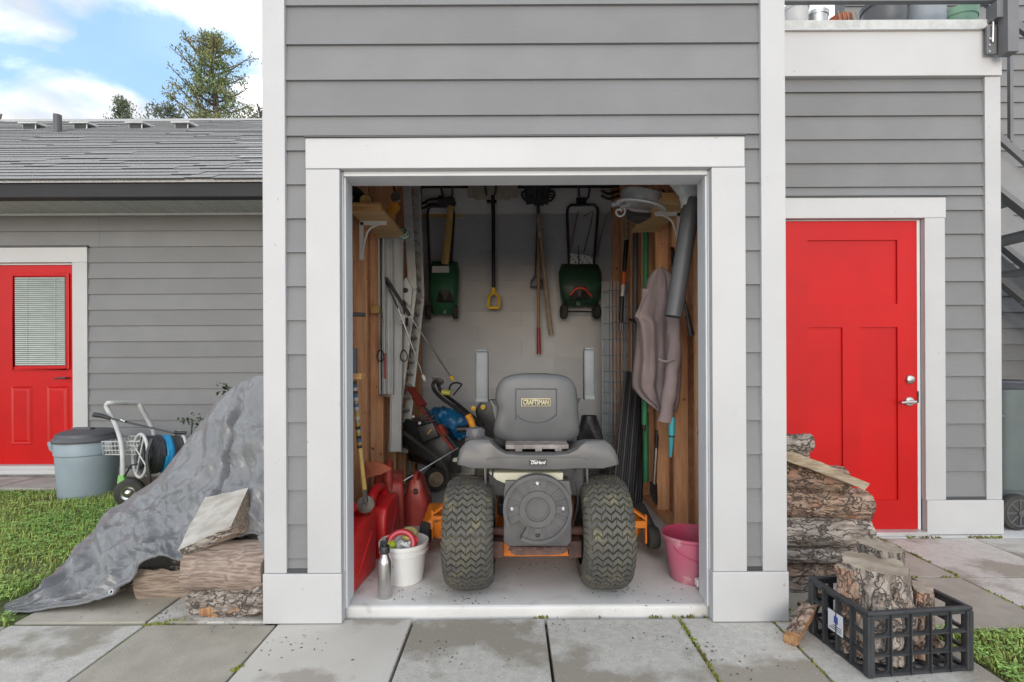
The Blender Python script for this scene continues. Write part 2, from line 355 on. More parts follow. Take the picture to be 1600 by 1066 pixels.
rawwood = mat('weathered_split_wood', (.42,.335,.265), (.22,.165,.125), 14, .85, stretch=(.6,7,7), bump=.5, bscale=18, rnd=.1)
stripwood = mat('stripped_log_wood', (.36,.285,.235), (.19,.14,.11), 15, .85, stretch=(.6,7,7), bump=.5, bscale=16, rnd=.06, spots=[(5,.66,(.12,.07,.05),.04)])
cutwood = mat('sawn_log_end', (.38,.32,.25), (.26,.205,.15), 12, .9, bump=.4, bscale=60, rnd=.1)
freshwood = mat('fresh_split_wood', (.46,.27,.13), (.28,.13,.065), 16, .8, stretch=(6,6,.8), bump=.5, bscale=20)
greyface = mat('grey_sawn_face', (.43,.41,.375), (.31,.285,.25), 9, .85, bump=.35, bscale=30, stretch=(1,3,1))
plankw = mat('rough_plank_wood', (.42,.34,.24), (.27,.20,.135), 12, .8, stretch=(1,7,7), bump=.3)
terracotta = mat('terracotta_pot', (.42,.115,.06), (.36,.1,.05), 9, .75)
greypot = mat('dark_grey_pot', (.13,.135,.145), rough=.5)
bluepot = mat('grey_blue_pot', (.30,.335,.37), (.27,.3,.33), 5, .5)
grnpot = mat('green_pot', (.20,.36,.26), rough=.55)
clearpot = mat('pale_plastic_pot', (.62,.63,.62), rough=.4)
railm = mat('gunmetal_steel', (.17,.172,.177), (.15,.15,.155), 5, .5, metal=.0, rnd=.04)
deckedge = mat('deck_membrane', (.52,.53,.52), (.42,.43,.42), 14, .7, bump=.1)
concwall = mat('painted_wall', (.42,.42,.42), rough=.7)
trunkm = mat('tree_bark', (.16,.13,.10), (.08,.065,.05), 9, .95, bump=.6)
leafm = mat('tree_leaves', (.15,.23,.085), (.235,.235,.105), 1.0, .7, rnd=.4, island=True, spec=.2)
leafd = mat('spruce_needles', (.12,.15,.10), (.15,.17,.11), 1.0, .75, rnd=.35, island=True, spec=.2)
ivym = mat('weed_leaves', (.03,.045,.022), (.05,.06,.03), 6, .6, rnd=.3, island=True)
cratelabel = mat('sticker_white', (.66,.68,.72), (.62,.64,.7), 30, .4)
stickblue = mat('sticker_blue', (.05,.1,.42), rough=.4)
badge_cream = mat('badge_cream', (.66,.58,.34), rough=.4, rnd=0)
labblack = mat('label_black', (.02,.02,.022), rough=.4)
labwhite = mat('lettering_white', (.75,.75,.74), rough=.4, rnd=0)
discrust = mat('edger_disc_metal', (.13,.115,.105), (.2,.17,.14), 12, .6, metal=.5)
# ================================================================== THE SETTING
random.seed(4)
D1, D2, D3, DB, D5 = 2.30, 3.42, 5.20, 5.37, 5.0     # facade, right wall, left wall, back wall of the store, wall behind the stair

# ---------------------------------------------------------------- ground, lawns, paving
MB().box((-60, -20, -.5), (60, 80, -.06)).build('ground', soil, kind='structure')
def rough_sheet(name, x0, x1, y0, y1, z, amp, mt, nx, ny, seed):
    MB().grid(lambda u, v: (x0+(x1-x0)*u, y0+(y1-y0)*v, z+amp*noise.noise(((x0+(x1-x0)*u)*3, (y0+(y1-y0)*v)*3, seed))), nx, ny).build(name, mt, smooth=True, kind='structure')
rough_sheet('lawn_soil', -9, -1.1, 1.0, 4.75, -.012, .012, earth, 70, 40, 2)
rough_sheet('soil_bed', -9, -1.1, 4.6, 5.3, .0, .022, soil, 70, 14, 5)
rough_sheet('lawn_soil', 1.75, 5.5, .6, 2.24, -.016, .010, earth, 40, 24, 8)

MB().box((-9, -18, -.058), (9, .478, -.004)).build('bounce_ground', floorm, kind='structure')  # unseen pale ground added behind the camera to bounce light into the bay
pavement = thing('pavement', None, None, (0, 2.3, -.05), kind='structure')
def paver(x0, x1, y0, y1, mt, z=0):
    g = .006
    mb = MB()
    tx, ty = random.uniform(-.004, .004), random.uniform(-.003, .003)
    n = len(mb.v); mb.box((x0+g, y0+g, -.05), (x1-g, y1-g, z))
    for p in mb.v:
        if p.z > -.01: p.z += tx*(p.x-x0)/.6+ty*(p.y-y0)/.6+random.uniform(-.0015, .0015)
    return mb.build('paver', mt, pavement, bevel=.006, seg=2)
xs = [-2.88, -2.27, -1.655, -1.062, -.457, .147, .757, 1.17, 1.80]
kinds = [pave1, pave1, pave2, pave3, pave1, pave1, pave1, pave1]
for i in range(8):
    paver(xs[i], xs[i+1], 1.70, D1+.01 if i < 3 else 2.345, kinds[i])
    paver(xs[i], xs[i+1], 1.09, 1.70, random.choice([pave1, pave1, pave2]))
    paver(xs[i], xs[i+1], .48, 1.09, random.choice([pave1, pave1, pave3]))
for a, b, mt in ((-2.27, -1.665, pave2), (-1.665, -1.12, pave1), (-2.27, -1.665, pave1), (-1.665, -1.12, pave2)):
    first = mt is pave2 and a < -2 or mt is pave1 and a > -2
    paver(a, b, 2.315 if first else 2.925, 2.92 if first else 3.52, mt)
for j, (y0, y1) in enumerate(((2.35, 2.76), (2.76, 3.36))):
    for i, (a, b) in enumerate(((1.25, 1.80), (1.80, 2.41), (2.41, 3.02), (3.02, 3.63), (3.63, 4.24), (4.24, 4.85))):
        mt = [[pave1, pave2, pave1, pave1, pave1, pave2], [pave2, pave2, pave1, pave1, pave2, pave1]][j][i]
        if i > 0 and j == 0: y0 = 2.235
        paver(a, b, y0, y1, mt, z=-.002)

floor = MB().box((-1.10, 2.365, -.05), (1.21, DB+.2, .045))
floor.build('floor', floorm, bevel=.022, seg=4, kind='structure')
MB().box((1.22, 3.37, -.06), (8, 9, -.004)).build('concrete_apron', floorm, kind='structure')

# grass blades
def grass(name, inside, x0, x1, y0, y1, n, hmin, hmax, mts, seed, clover=.3, z=-.008):
    rnd = random.Random(seed); mb = MB(); v, f, m = [], [], []
    while n > 0:
        x, y = rnd.uniform(x0, x1), rnd.uniform(y0, y1)
        if not inside(x, y): n -= .2; continue
        n -= 1
        den = noise.noise((x*2.2, y*2.2, seed)); h = rnd.uniform(hmin, hmax)*(1+.5*den)
        if den < -.35 and rnd.random() < .6: continue
        a = rnd.uniform(0, 2*pi); k = len(v)
        if rnd.random() < clover*(1.2+den):
            r = rnd.uniform(.007, .014); zz = z+h*.8
            for q in range(3):
                b = a+q*2.1; k = len(v); c, s_ = cos(b), sin(b)
                t = rnd.uniform(-.3, .3)*r
                v += [(x, y, zz), (x+c*r-s_*r*.6, y+s_*r+c*r*.6, zz+t), (x+c*r*1.7, y+s_*r*1.7, zz-t), (x+c*r+s_*r*.6, y+s_*r-c*r*.6, zz+t)]
                f.append((k, k+1, k+2, k+3)); m.append(1)
        else:
            w = rnd.uniform(.0014, .0034); lx, ly = cos(a)*h*rnd.uniform(.2, .8), sin(a)*h*rnd.uniform(.2, .8)
            px, py = -sin(a)*w, cos(a)*w
            v += [(x-px, y-py, z), (x+px, y+py, z), (x+lx*.45+px*.8, y+ly*.45+py*.8, z+h*.65), (x+lx*.45-px*.8, y+ly*.45-py*.8, z+h*.65), (x+lx, y+ly, z+h*.95)]
            f += [(k, k+1, k+2, k+3), (k+3, k+2, k+4)]; m += [2, 2] if rnd.random() < .09 else [0, 0]
    mb.v = [Vector(p) for p in v]; mb.f = f; mb.m = m
    o = Vector((0, 0, 0)); me = bpy.data.meshes.new(name); me.from_pydata(v, [], f)
    for t in mts: me.materials.append(t)
    me.polygons.foreach_set('material_index', m)
    ob = bpy.data.objects.new(name, me); COL.objects.link(ob); ob['kind'] = 'stuff'; W[ob] = o
    return ob
def in_left(x, y):
    if y > 4.62+.13*noise.noise((x*1.5, y, 3)): return False
    if -2.5 < x and 2.37 < y < 3.0 or -2.62 < x and 3.0 <= y < 3.45: return False
    return x < -2.27 if y < 2.95 else x < -1.62
grass('grass', in_left, -6.2, -1.6, 1.5, 4.75, 80000, .014, .055, [grassm, cloverm, strawm], 3, clover=.13)
grass('grass', lambda x, y: x > 1.815+.02*noise.noise((y*9, 0, 1)) and y < 2.225+.02*noise.noise((x*9, 0, 1)), 1.79, 4.2, 1.2, 2.25, 32000, .010, .042, [grassm, cloverm, strawm], 6, clover=.12)
# moss and weeds in the joints
def joint_moss():
    rnd = random.Random(9); v, f = [], []
    segs = [((1.80, 2.25), (1.80, 2.76), 60), ((2.41, 2.3), (2.41, 3.36), 130), ((1.8, 2.76), (3.6, 2.76), 150), ((.757, 1.72), (.757, 2.33), 70), ((1.17, 1.72), (1.17, 2.3), 24),
            ((.1, 2.352), (.9, 2.352), 34), ((.147, 2.25), (.147, 2.36), 26), ((1.25, 2.35), (1.8, 2.35), 30), ((3.0, 3.37), (3.9, 3.37), 150), ((-1.66, 2.3), (-1.5, 2.34), 30),
            ((2.0, 3.37), (3.0, 3.37), 60), ((-1.08, 1.95), (-1.05, 2.0), 14), ((1.8, 1.3), (1.83, 2.2), 160), ((1.25, 2.32), (1.3, 2.42), 60), ((-2.27, 1.6), (-2.28, 2.4), 140)]
    for (x0, y0), (x1, y1), n in segs:
        for _ in range(n*2):
            t = rnd.random(); x = x0+(x1-x0)*t+rnd.gauss(0, .006); y = y0+(y1-y0)*t+rnd.gauss(0, .006)
            if noise.noise((x*5, y*5, 7)) < -.15: continue
            r = rnd.uniform(.004, .011); a = rnd.uniform(0, 6.28); h = rnd.uniform(.002, .011); k = len(v)
            v += [(x+cos(a)*r, y+sin(a)*r, -.006), (x+cos(a+2.1)*r, y+sin(a+2.1)*r, -.006), (x+cos(a+4.2)*r, y+sin(a+4.2)*r, -.006), (x+rnd.gauss(0, .004), y+rnd.gauss(0, .004), h)]
            f += [(k, k+1, k+3), (k+1, k+2, k+3), (k+2, k, k+3)]
    me = bpy.data.meshes.new('moss'); me.from_pydata(v, [], f); me.materials.append(mossm)
    ob = bpy.data.objects.new('moss', me); COL.objects.link(ob); ob['kind'] = 'stuff'
joint_moss()

# ---------------------------------------------------------------- lap siding
PL = {}
def plank(parent, x0, x1, z0, z1, y, mt=siding, lap=.021, name='siding_plank', face='-Y', at=None):
    """One clapboard: its lower edge stands proud of the board below. face -Y: along x at depth y; face +X/-X: along y (x0..x1 are y) at x = y."""
    key = (round(x1-x0, 4), round(z1-z0, 4), lap, mt.name, face)
    t0, t1 = lap, .004
    if key not in PL:
        L, h = x1-x0, z1-z0; mb = MB()
        sec = [(0, 0), (-t0, 0), (-t0, .0015), (-t1, h), (0, h)]
        pts = [(-L/2, a, b) for a, b in sec]+[(L/2, a, b) for a, b in sec]
        if face == '+X': pts = [(-b_, a_, c_) for a_, b_, c_ in pts]
        if face == '-X': pts = [(b_, a_, c_) for a_, b_, c_ in pts]
        n = 5
        mb.add(pts, [tuple(range(n)), tuple(range(2*n-1, n-1, -1))]+[(i, i+n, (i+1) % n+n, (i+1) % n) for i in range(n)])
        PL[key] = mb.mesh(name, mt, Vector())
    loc = ((x0+x1)/2, y, z0) if face == '-Y' else (y, (x0+x1)/2, z0)
    return link(name, PL[key], loc, parent)

# ---------------------------------------------------------------- the storage bay
bay = thing('storage_bay', 'grey sided storage bay with white trimmed open doorway in the middle', 'building', (.06, D1, 0))
XL, XR = -1.118, 1.233            # outer faces
IL, IR = -1.03, 1.14              # sheathing, inside faces
OL, OR_, OT = -.77, .90, 2.045    # the doorway
ZT = 3.75
c = MB()                          # wall cores
c.box((XL+.02, D1+.03, -.03), (OL-.02, D1+.15, ZT)); c.box((OR_+.02, D1+.03, -.03), (XR-.02, D1+.15, ZT))
c.box((OL-.02, D1+.03, OT+.03), (OR_+.02, D1+.15, ZT))
c.build('front_wall', wrap, bay)
MB().box((XL+.02, D1+.15, -.03), (IL, DB+.12, ZT)).build('side_wall', sheath, bay)
MB().box((IR, D1+.15, -.03), (XR-.02, DB+.12, ZT)).build('side_wall', sheath, bay)
MB().box((IL, DB+.02, -.03), (IR, DB+.12, ZT)).build('back_wall', wrap, bay)
MB().box((IL, D1+.15, 3.25), (IR, DB+.02, 3.32)).build('ceiling', white, bay)
MB().box((XL-.05, D1-.05, ZT), (XR+.05, DB+.2, ZT+.1)).build('roof_slab', darkmetal, bay)
lines = [.235+.001]; z = 2.1335-.1535*12
zs = [.236]
while z < 2.14: zs.append(z); z += .1535
zs += [2.29, 2.452, 2.613, 2.789, 2.95, 3.11, 3.27, 3.43, 3.59, 3.74]
for a, b in zip(zs, zs[1:]):
    if b < 2.2:
        plank(bay, -1.017, -.922, a, b+.012, D1+.03, lap=.018); plank(bay, 1.05, 1.124, a, b+.012, D1+.03, lap=.018)
    elif a < 2.2:
        plank(bay, -1.017, -.922, a, 2.20, D1+.03, lap=.018); plank(bay, 1.05, 1.124, a, 2.20, D1+.03, lap=.018)
        plank(bay, -1.017, 1.124, 2.20, b+.012, D1+.03, lap=.018)
    else: plank(bay, -1.017, 1.124, a, b+.012, D1+.03, lap=.018)
for a, b in zip(zs, zs[1:]):      # side walls outside
    plank(bay, D1+.10, D3-.03, a, b+.012, XL+.02, siding_side, face='-X'); plank(bay, D1+.10, D2-.03, a, b+.012, XR-.02, siding_side, face='+X')
def board(name, a, b, mt=white, parent=bay, bevel=.004): return MB().box(a, b).build(name, mt, parent, bevel=bevel)
board('corner_trim', (XL, D1, .228), (-1.0165, D1+.035, ZT)); board('corner_trim', (1.1235, D1, .228), (XR, D1+.035, ZT))
board('corner_trim', (XL-.003, D1+.0355, .228), (XL+.028, D1+.12, ZT)); board('corner_trim', (XR-.028, D1+.0355, .228), (XR+.003, D1+.12, ZT))
board('door_casing', (-.923, D1-.002, .228), (-.771, D1+.038, 2.043)); board('door_casing', (.900, D1-.002, .228), (1.0515, D1+.038, 2.043))
board('header_board', (-.923, D1-.004, 2.045), (1.048, D1+.036, 2.182), white_h)
board('base_block', (XL-.004, D1-.006, .004), (-.768, D1+.04, .2265), white_h); board('base_block', (.896, D1-.006, .004), (XR+.004, D1+.04, .2265), white_h)
board('base_block', (XL-.004, D1+.0405, .004), (XL+.028, D1+.35, .2265), white_h); board('base_block', (XR-.028, D1+.0405, .004), (XR+.004, D1+.35, .2265), white_h)
board('cap_flashing', (-.926, D1-.012, 2.1825), (1.051, D1+.03, 2.188), darkmetal, bevel=0)
board('cap_flashing', (-1.016, D1+.004, .229), (-.924, D1+.03, .245), darkmetal, bevel=0); board('cap_flashing', (1.0525, D1+.004, .229), (1.123, D1+.03, .245), darkmetal, bevel=0)
# jambs: a stop board and the reveal
board('door_jamb', (OL-.02, D1+.0385, .046), (OL+.002, D1+.175, OT), jambm); board('door_jamb', (OR_-.002, D1+.0385, .046), (OR_+.02, D1+.175, OT), jambm)
board('door_jamb', (OL+.0025, D1+.0385, OT-.02), (OR_-.0025, D1+.175, OT+.003), jambm)
board('door_stop', (OL+.0025, D1+.05, .046), (OL+.010, D1+.085, OT-.021), jambm, bevel=.002); board('door_stop', (OR_-.010, D1+.05, .046), (OR_-.0025, D1+.085, OT-.021), jambm, bevel=.002)
# studs, plates, blocking, ledger
for k in range(8):
    y = 2.52+.4*k
    for s_, xa, xb in ((-1, IL, IL+.09), (1, IR-.09, IR)):
        MB().box((xa, y, .084), (xb, y+.04, 3.2)).build('stud', stud, bay, bevel=.003)
MB().box((IL, 2.5, .046), (IL+.092, DB, .083)).build('bottom_plate', stud, bay, bevel=.003); MB().box((IR-.092, 2.5, .046), (IR, DB, .083)).build('bottom_plate', stud, bay, bevel=.003)
z = .075
rb = random.Random(2)
while z < 3.2:
    cut = rb.choice([-.35, .1, .45, .62]); zt = min(z+.161+.01, 3.21)
    plank(bay, IL+.002, cut-.001, z, zt, DB+.02, siding_in, .015); plank(bay, cut+.001, IR-.002, z, zt, DB+.02, siding_in, .015); z += .161
board('ledger_board', (IL+.1, DB-.035, 2.70), (IR-.1, DB+.004, 3.05), mat('ledger_primed', (.82,.82,.81), (.77,.77,.75), 4, .6))
board('ledger_strip', (IL+.1, DB-.03, 2.672), (-.52, DB+.004, 2.698), yelw, bevel=0)

# ---------------------------------------------------------------- the right wing
wing = thing('house_wing', 'grey sided wing with a plain red panel door and deck above', 'building', (2.3, D2, 0))
MB().box((XR-.02, D2+.10, 0), (3.25, D2+.16, 3.3)).build('wall_core', wrap, wing)
MB().box((3.12, D2+.16, 0), (3.25, D5-.02, 3.05)).build('wall_core', siding_side, wing)
def zr(y, d=D2): return H+(560-y)/F*d
zl = []
z = zr(182)
while z > .28: z -= .159
z0w = z
zs = [.250]; z = z0w+.159
while z < 3.05: zs.append(z); z += .159
zs.append(3.055)
DL, DR, DT = 1.815, 2.735, zr(346)
CX = 2.895
for a, b in zip(zs, zs[1:]):
    top = min(b+.012, 3.06)
    if a > DT+.16: plank(wing, XR, 3.168, a, top, D2+.03)
    elif b > DT+.16:
        plank(wing, CX, 3.168, a, DT+.165, D2+.03); plank(wing, XR, 3.168, DT+.165, top, D2+.03)
    else: plank(wing, CX, 3.168, a, top, D2+.03); plank(wing, XR, DL-.15, a, top, D2+.03)
def wb(name, a, b, mt=white, bevel=.004): return board(name, a, b, mt, wing, bevel)
wb('corner_trim', (3.167, D2, .2305), (3.272, D2+.035, 3.058)); wb('corner_trim', (3.24, D2+.0355, .2305), (3.275, D2+.13, 3.058))
wb('base_block', (DR+.03, D2-.006, .001), (3.276, D2+.04, .2295), white_h); wb('base_block', (3.24, D2+.0405, .001), (3.279, D2+.3, .2295), white_h)
wb('cap_flashing', (CX, D2+.004, .231), (3.1665, D2+.03, .25), darkmetal, 0)
wb('door_casing', (DR+.025, D2-.002, .2305), (CX, D2+.038, DT+.01)); wb('door_casing', (DL-.17, D2-.002, .0), (DL-.02, D2+.038, DT+.01))
wb('header_board', (DL-.17, D2-.004, DT+.0105), (CX+.005, D2+.037, DT+.148), white_h); wb('cap_flashing', (DL-.17, D2-.01, DT+.1485), (CX+.012, D2+.03, DT+.156), darkmetal, 0)
wb('door_frame', (DR+.003, D2+.0385, -.002), (DR+.024, D2+.12, DT+.0095), jambm, .002); wb('door_frame', (DL-.02, D2+.0385, -.002), (DL-.003, D2+.12, DT+.0095), jambm, .002)
wb('door_frame', (DL-.0025, D2+.0385, DT+.0035), (DR+.0025, D2+.12, DT+.0095), jambm, .001)
wb('threshold', (DL-.02, D2-.03, -.002), (DR+.02, D2+.12, .024), mat('threshold_metal', (.6,.6,.58), rough=.4, metal=.4), .003)
wb('fascia_board', (XR, D2-.012, 3.06), (3.27, D2+.03, zr(53)), white_h); wb('deck_edge', (XR, D2-.03, zr(52)), (3.275, D2+.3, zr(38)), deckedge); wb('edge_drip', (XR, D2-.034, zr(53.5)), (3.28, D2+.1, zr(52.2)), steel, 0)
MB().box((XR, D2+.3, 3.28), (3.27, D5, zr(39.5))).build('deck_floor', deckedge, wing)
# the red door: stiles and rails round three recessed panels
door = MB().box((DL, D2+.048, .025), (DR, D2+.085, DT)).build('door', red, wing)
def dz(y): return zr(y, D2+.04)
pz = [(dz(480), dz(380)), (dz(765), dz(515))]
def dX(px): return (px-800)/F*(D2+.04)
px1, px2 = dX(1262), dX(1402)
rails = MB()
y0, y1 = D2+.036, D2+.0481
rails.box((DL, y0, .025), (px1, y1, DT)); rails.box((px2, y0, .025), (DR, y1, DT))
rails.box((px1, y0, dz(378)), (px2, y1, DT)); rails.box((px1, y0, dz(514)), (px2, y1, dz(478))); rails.box((px1, y0, .025), (px2, y1, dz(784)))
rails.box((dX(1316), y0, dz(784)), (dX(1344), y1, dz(514)))
rails.build('stiles_and_rails', red, door)
yb = D2+.036
dc = P(1421, 593, yb)
MB().lathe([(.031, 0), (.031, .008), (.026, .016), (.02, .02), (.0, .02)], dc, (0, -1, 0), 24).build('deadbolt', steel, door, smooth=True)
dc = P(1420, 627.5, yb); mb = MB().lathe([(.033, 0), (.033, .006), (.028, .012), (.012, .014), (.012, .045), (0, .046)], dc, (0, -1, 0), 24)
mb.tube([dc+Vector((.012, -.045, 0)), dc+Vector((-.03, -.047, 0)), dc+Vector((-.085, -.045, -.004))], [.011, .010, .008], 10)
mb.build('lever_handle', steel, door, smooth=True)
MB().box((DR-.004, D2+.030, P(0, 636, yb).z), (DR+.006, D2+.0359, P(0, 618, yb).z)).build('strike_plate', darkmetal, door)
# wall behind the stair
back = thing('rear_house_wall', 'grey lap sided house wall behind the outdoor steel stair', 'building', (4.6, D5, 0))
MB().box((3.26, D5, 0), (8.5, D5+.15, 6.2)).build('wall_core', wrap, back)
z = .05
k = 0
while z < 6.1:
    j = [5.2, 4.4, 6.1, 4.75][k % 4]; k += 1
    plank(back, 3.26, j-.001, z, z+.169, D5); plank(back, j+.001, 8.5, z, z+.169, D5); z += .157

# ---------------------------------------------------------------- the house on the left
house = thing('house', 'single storey grey house with shingle roof and glazed red door on the left', 'building', (-4, D3, 0))
def zl(y, d=D3): return H+(560-y)/F*d
MB().box((-9, D3+.11, .1), (XL+.05, D3+.2, 3.0)).build('wall_core', wrap, house)
MB().box((-9, D3+.01, -.05), (XL, D3+.2, .1)).build('foundation', foundm, house)
HR, HT = -4.475, zl(410)          # door right edge and top
cas = [-4.475, -4.31]
zs = [.10]; z = zl(382.5)
while z > .25: z -= .1605
while z < 2.95: zs.append(z) if z > .15 else None; z += .1605
zs.append(2.97)
for a, b in zip(zs, zs[1:]):
    top = min(b+.012, 2.97)
    if a > 2.3: plank(house, -9, -4.2, a, top, D3+.03, lap=.021); plank(house, -4.198, XL, a, top, D3+.03, lap=.021)
    elif b > 2.36: plank(house, -4.31, XL, a, top, D3+.03, lap=.021); plank(house, -9, -5.56, a, top, D3+.03, lap=.021)
    else: plank(house, -4.31, XL, a, top, D3+.03, lap=.021); plank(house, -9, -5.56, a, top, D3+.03, lap=.021)
def hb(name, a, b, mt=white, bevel=.004): return board(name, a, b, mt, house, bevel)
hb('door_casing', (HR+.012, D3-.002, .085), (-4.312, D3+.038, 2.185)); hb('door_casing', (-5.56, D3-.002, .085), (HR-.93, D3+.038, 2.185))
hb('header_board', (-5.56, D3-.004, 2.1855), (-4.31, D3+.037, zl(383.5)), white_h); hb('cap_flashing', (-5.57, D3-.012, zl(383.2)), (-4.30, D3+.03, zl(380.5)), darkmetal, 0)
hb('door_frame', (HR-.9205, D3+.04, HT+.003), (HR+.0115, D3+.12, 2.185), jambm, .002); hb('door_frame', (HR+.002, D3+.04, .085), (HR+.0115, D3+.12, HT+.003), jambm, .002)
hb('sill_board', (-5.5, D3-.04, .04), (-4.33, D3+.05, .0845), white_h); hb('threshold', (HR-.92, D3-.03, .085), (HR+.01, D3+.1, .125), white)
ld = MB().box((HR-.915, D3+.055, .126), (HR, D3+.095, HT)).build('door', red, house)
def lX(px): return (px-800)/F*(D3+.05)
def lz(y): return zl(y, D3+.05)
MB().box((lX(24), D3+.047, lz(568)), (lX(104), D3+.0545, lz(430))).build('window_pane', glass, ld)
wf = MB(); a, b, t = lX(18), lX(109.5), .03
wf.box((a, D3+.036, lz(574)), (a+t, D3+.0549, lz(424))); wf.box((b-t, D3+.036, lz(574)), (b, D3+.0549, lz(424)))
wf.box((a+t, D3+.036, lz(424)-t), (b-t, D3+.0549, lz(424))); wf.box((a+t, D3+.036, lz(574)), (b-t, D3+.0549, lz(574)+t))
wf.build('window_frame', red, ld, bevel=.006)
zz = lz(567); sl = None
while zz < lz(432):
    if sl is None:
        mb = MB().box((-.255, -.006, 0), (.255, .000, .0125)); mb.v[4].y += .003; mb.v[5].y += .003; sl = mb.mesh('blind_slat', blind, Vector())
    link('blind_slat', sl, (lX(64), D3+.0445, zz), ld); zz += .0205
for px in (44, 88):
    MB().box((lX(px)-.002, D3+.0372, lz(567)), (lX(px)+.002, D3+.0382, lz(432))).build('blind_cord', blind, ld)
for a, b in ((16, 50), (72, 108)):
    x0, x1, za, zb = lX(a), lX(b), lz(692), lz(599); mb = MB()
    for q, (i, yy) in enumerate(((0, .0549), (.012, .046), (.03, .053), (.055, .0475))):
        mb.add([(x0+i, D3+yy, za+i), (x1-i, D3+yy, za+i), (x1-i, D3+yy, zb-i), (x0+i, D3+yy, zb-i)], [])
    fs = [(12, 13, 14, 15)]
    for r_ in range(3):
        for q in range(4): fs.append((r_*4+q, r_*4+(q+1) % 4, r_*4+4+(q+1) % 4, r_*4+4+q))
    mb.f = fs; mb.m = [0]*len(fs); mb.build('door_panel', red, ld)
hc = P(108, 590.5, D3+.05); MB().tube([hc, hc+Vector((0, -.05, 0)), hc+Vector((-.05, -.055, .002)), hc+Vector((-.10, -.052, -.008))], .009, 8).build('lever_handle', darkmetal, ld, smooth=True)
# eaves
EY = D3-.48
hb('gutter', (-9, EY-.11, zl(306, EY-.1)), (XL-.01, EY, zl(281, EY-.1)), gutterm, .008)
hb('gutter_lip', (-9, EY-.118, zl(284.5, EY-.1)), (XL-.01, EY-.1105, zl(280.5, EY-.1)), gutterm, .003)
sof = MB().box((-9, EY+.001, zl(331)+.004), (XL-.01, D3+.05, zl(331)+.03)).build('soffit', soffitm, house)
x = -9; rbm = MB().box((-.012, EY+.002, 0), (.012, D3-.012, .005)).mesh('soffit_rib', soffitm, Vector())
while x < XL-.03:
    link('soffit_rib', rbm, (x, 0, zl(331)-.0012), sof); x += .052
hb('frieze_trim', (-9, D3-.011, zl(334)), (XL-.01, D3+.02, zl(331)+.0035), soffitm, .002)
# roof
SL = .60; RY0, RZ0 = EY-.13, zl(281, EY-.1)+.012; RYT = 8.55
def roofz(y): return RZ0+SL*(y-RY0)
roof = MB().prism([(RY0, RZ0-.03), (RY0, RZ0), (RYT, roofz(RYT)), (RYT+3.8, RZ0), (RYT+3.8, RZ0-.03), (RYT, roofz(RYT)-.2)], -9.5, XL+.02, 'X').build('roof', shingle, house)
ca = math.atan(SL); ex = .143
rs = random.Random(12); cache = {}
def shingle_mesh(w, key):
    if key not in cache:
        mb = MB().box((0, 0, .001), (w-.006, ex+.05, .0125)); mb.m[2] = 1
        for p in mb.v:
            if p.y > .05: p.z -= .0108
        n = len(mb.v)
        mb.xf = None; mb.v = [Matrix.Rotation(ca, 4, 'X') @ p for p in mb.v]; cache[key] = mb.mesh('shingle', [shingle, cut_edge_shade], Vector())
    return cache[key]
TAPER = Matrix(((1,0,0,0),(0,1,0,0),(0,-.0108/(ex+.05),1,0),(0,0,0,1)))
far = MB(); count = 0; i = 0
while True:
    y = RY0-.02+i*ex*cos(ca); 
    if y > RYT-.05: break
    x = -9.5+rs.uniform(-.3, 0)
    xmin = -.515*y-.15
    while x < XL-.02:
        w = rs.choice([.25, .33, .42, .5, .6]) if y < 5.4 else rs.choice([.5, .6, .75, .9])
        xe = min(x+w, XL+.01); up = rs.choice([0, 0, 0, .006])
        if x < xmin or count >= 298:
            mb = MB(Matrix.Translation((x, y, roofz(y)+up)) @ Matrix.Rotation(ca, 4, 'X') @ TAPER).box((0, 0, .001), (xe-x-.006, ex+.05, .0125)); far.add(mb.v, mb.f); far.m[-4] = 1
        else:
            if xe-x > .03:
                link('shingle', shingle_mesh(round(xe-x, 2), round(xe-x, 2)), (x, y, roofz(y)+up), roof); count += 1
        x = xe
    i += 1
tagp(far.build('shingle_field', [shingle, cut_edge_shade], roof), kind='stuff')
MB().prism([(RYT-.16, roofz(RYT-.16)+.012), (RYT, roofz(RYT)+.03), (RYT+.16, roofz(RYT-.16)+.012), (RYT, roofz(RYT)+.01)], -9.5, XL, 'X').build('ridge_cap', shingle, roof)
for px, py in ((219, 191), (290, 195), (55, 189), (134, 189)):
    yy = 7.7; c0 = P(px, py, yy); c0.z = roofz(yy)-.03
    mb = MB().box((c0.x-.10, yy-.10, c0.z-.08), (c0.x+.10, yy+.10, c0.z+.055), 1)
    mb.prism([(yy-.14, c0.z+.045), (yy-.13, c0.z+.07), (yy+.13, c0.z+.12), (yy+.14, c0.z+.07)], c0.x-.14, c0.x+.14, 'X')
    mb.build('roof_vent', [alum, black], house, bevel=.01)
c0 = P(90, 200, 7.3); MB().lathe([(.05, -.2), (.05, .25), (.04, .25), (.04, .1)], (c0.x, 7.3, roofz(7.3)), (0, 0, 1), 14).build('vent_pipe', greypipe, house, smooth=True)

# concrete slabs by the left door
stepping = thing('path', None, None, (-4.6, 4.9, 0), kind='structure')
for x0, x1, y0, y1 in ((-5.6, -4.75, 4.72, 5.12), (-4.73, -3.9, 4.66, 5.1)):
    MB().box((x0, y0, -.03), (x1, y1, .028)).build('paving_slab', foundm, stepping, bevel=.012)

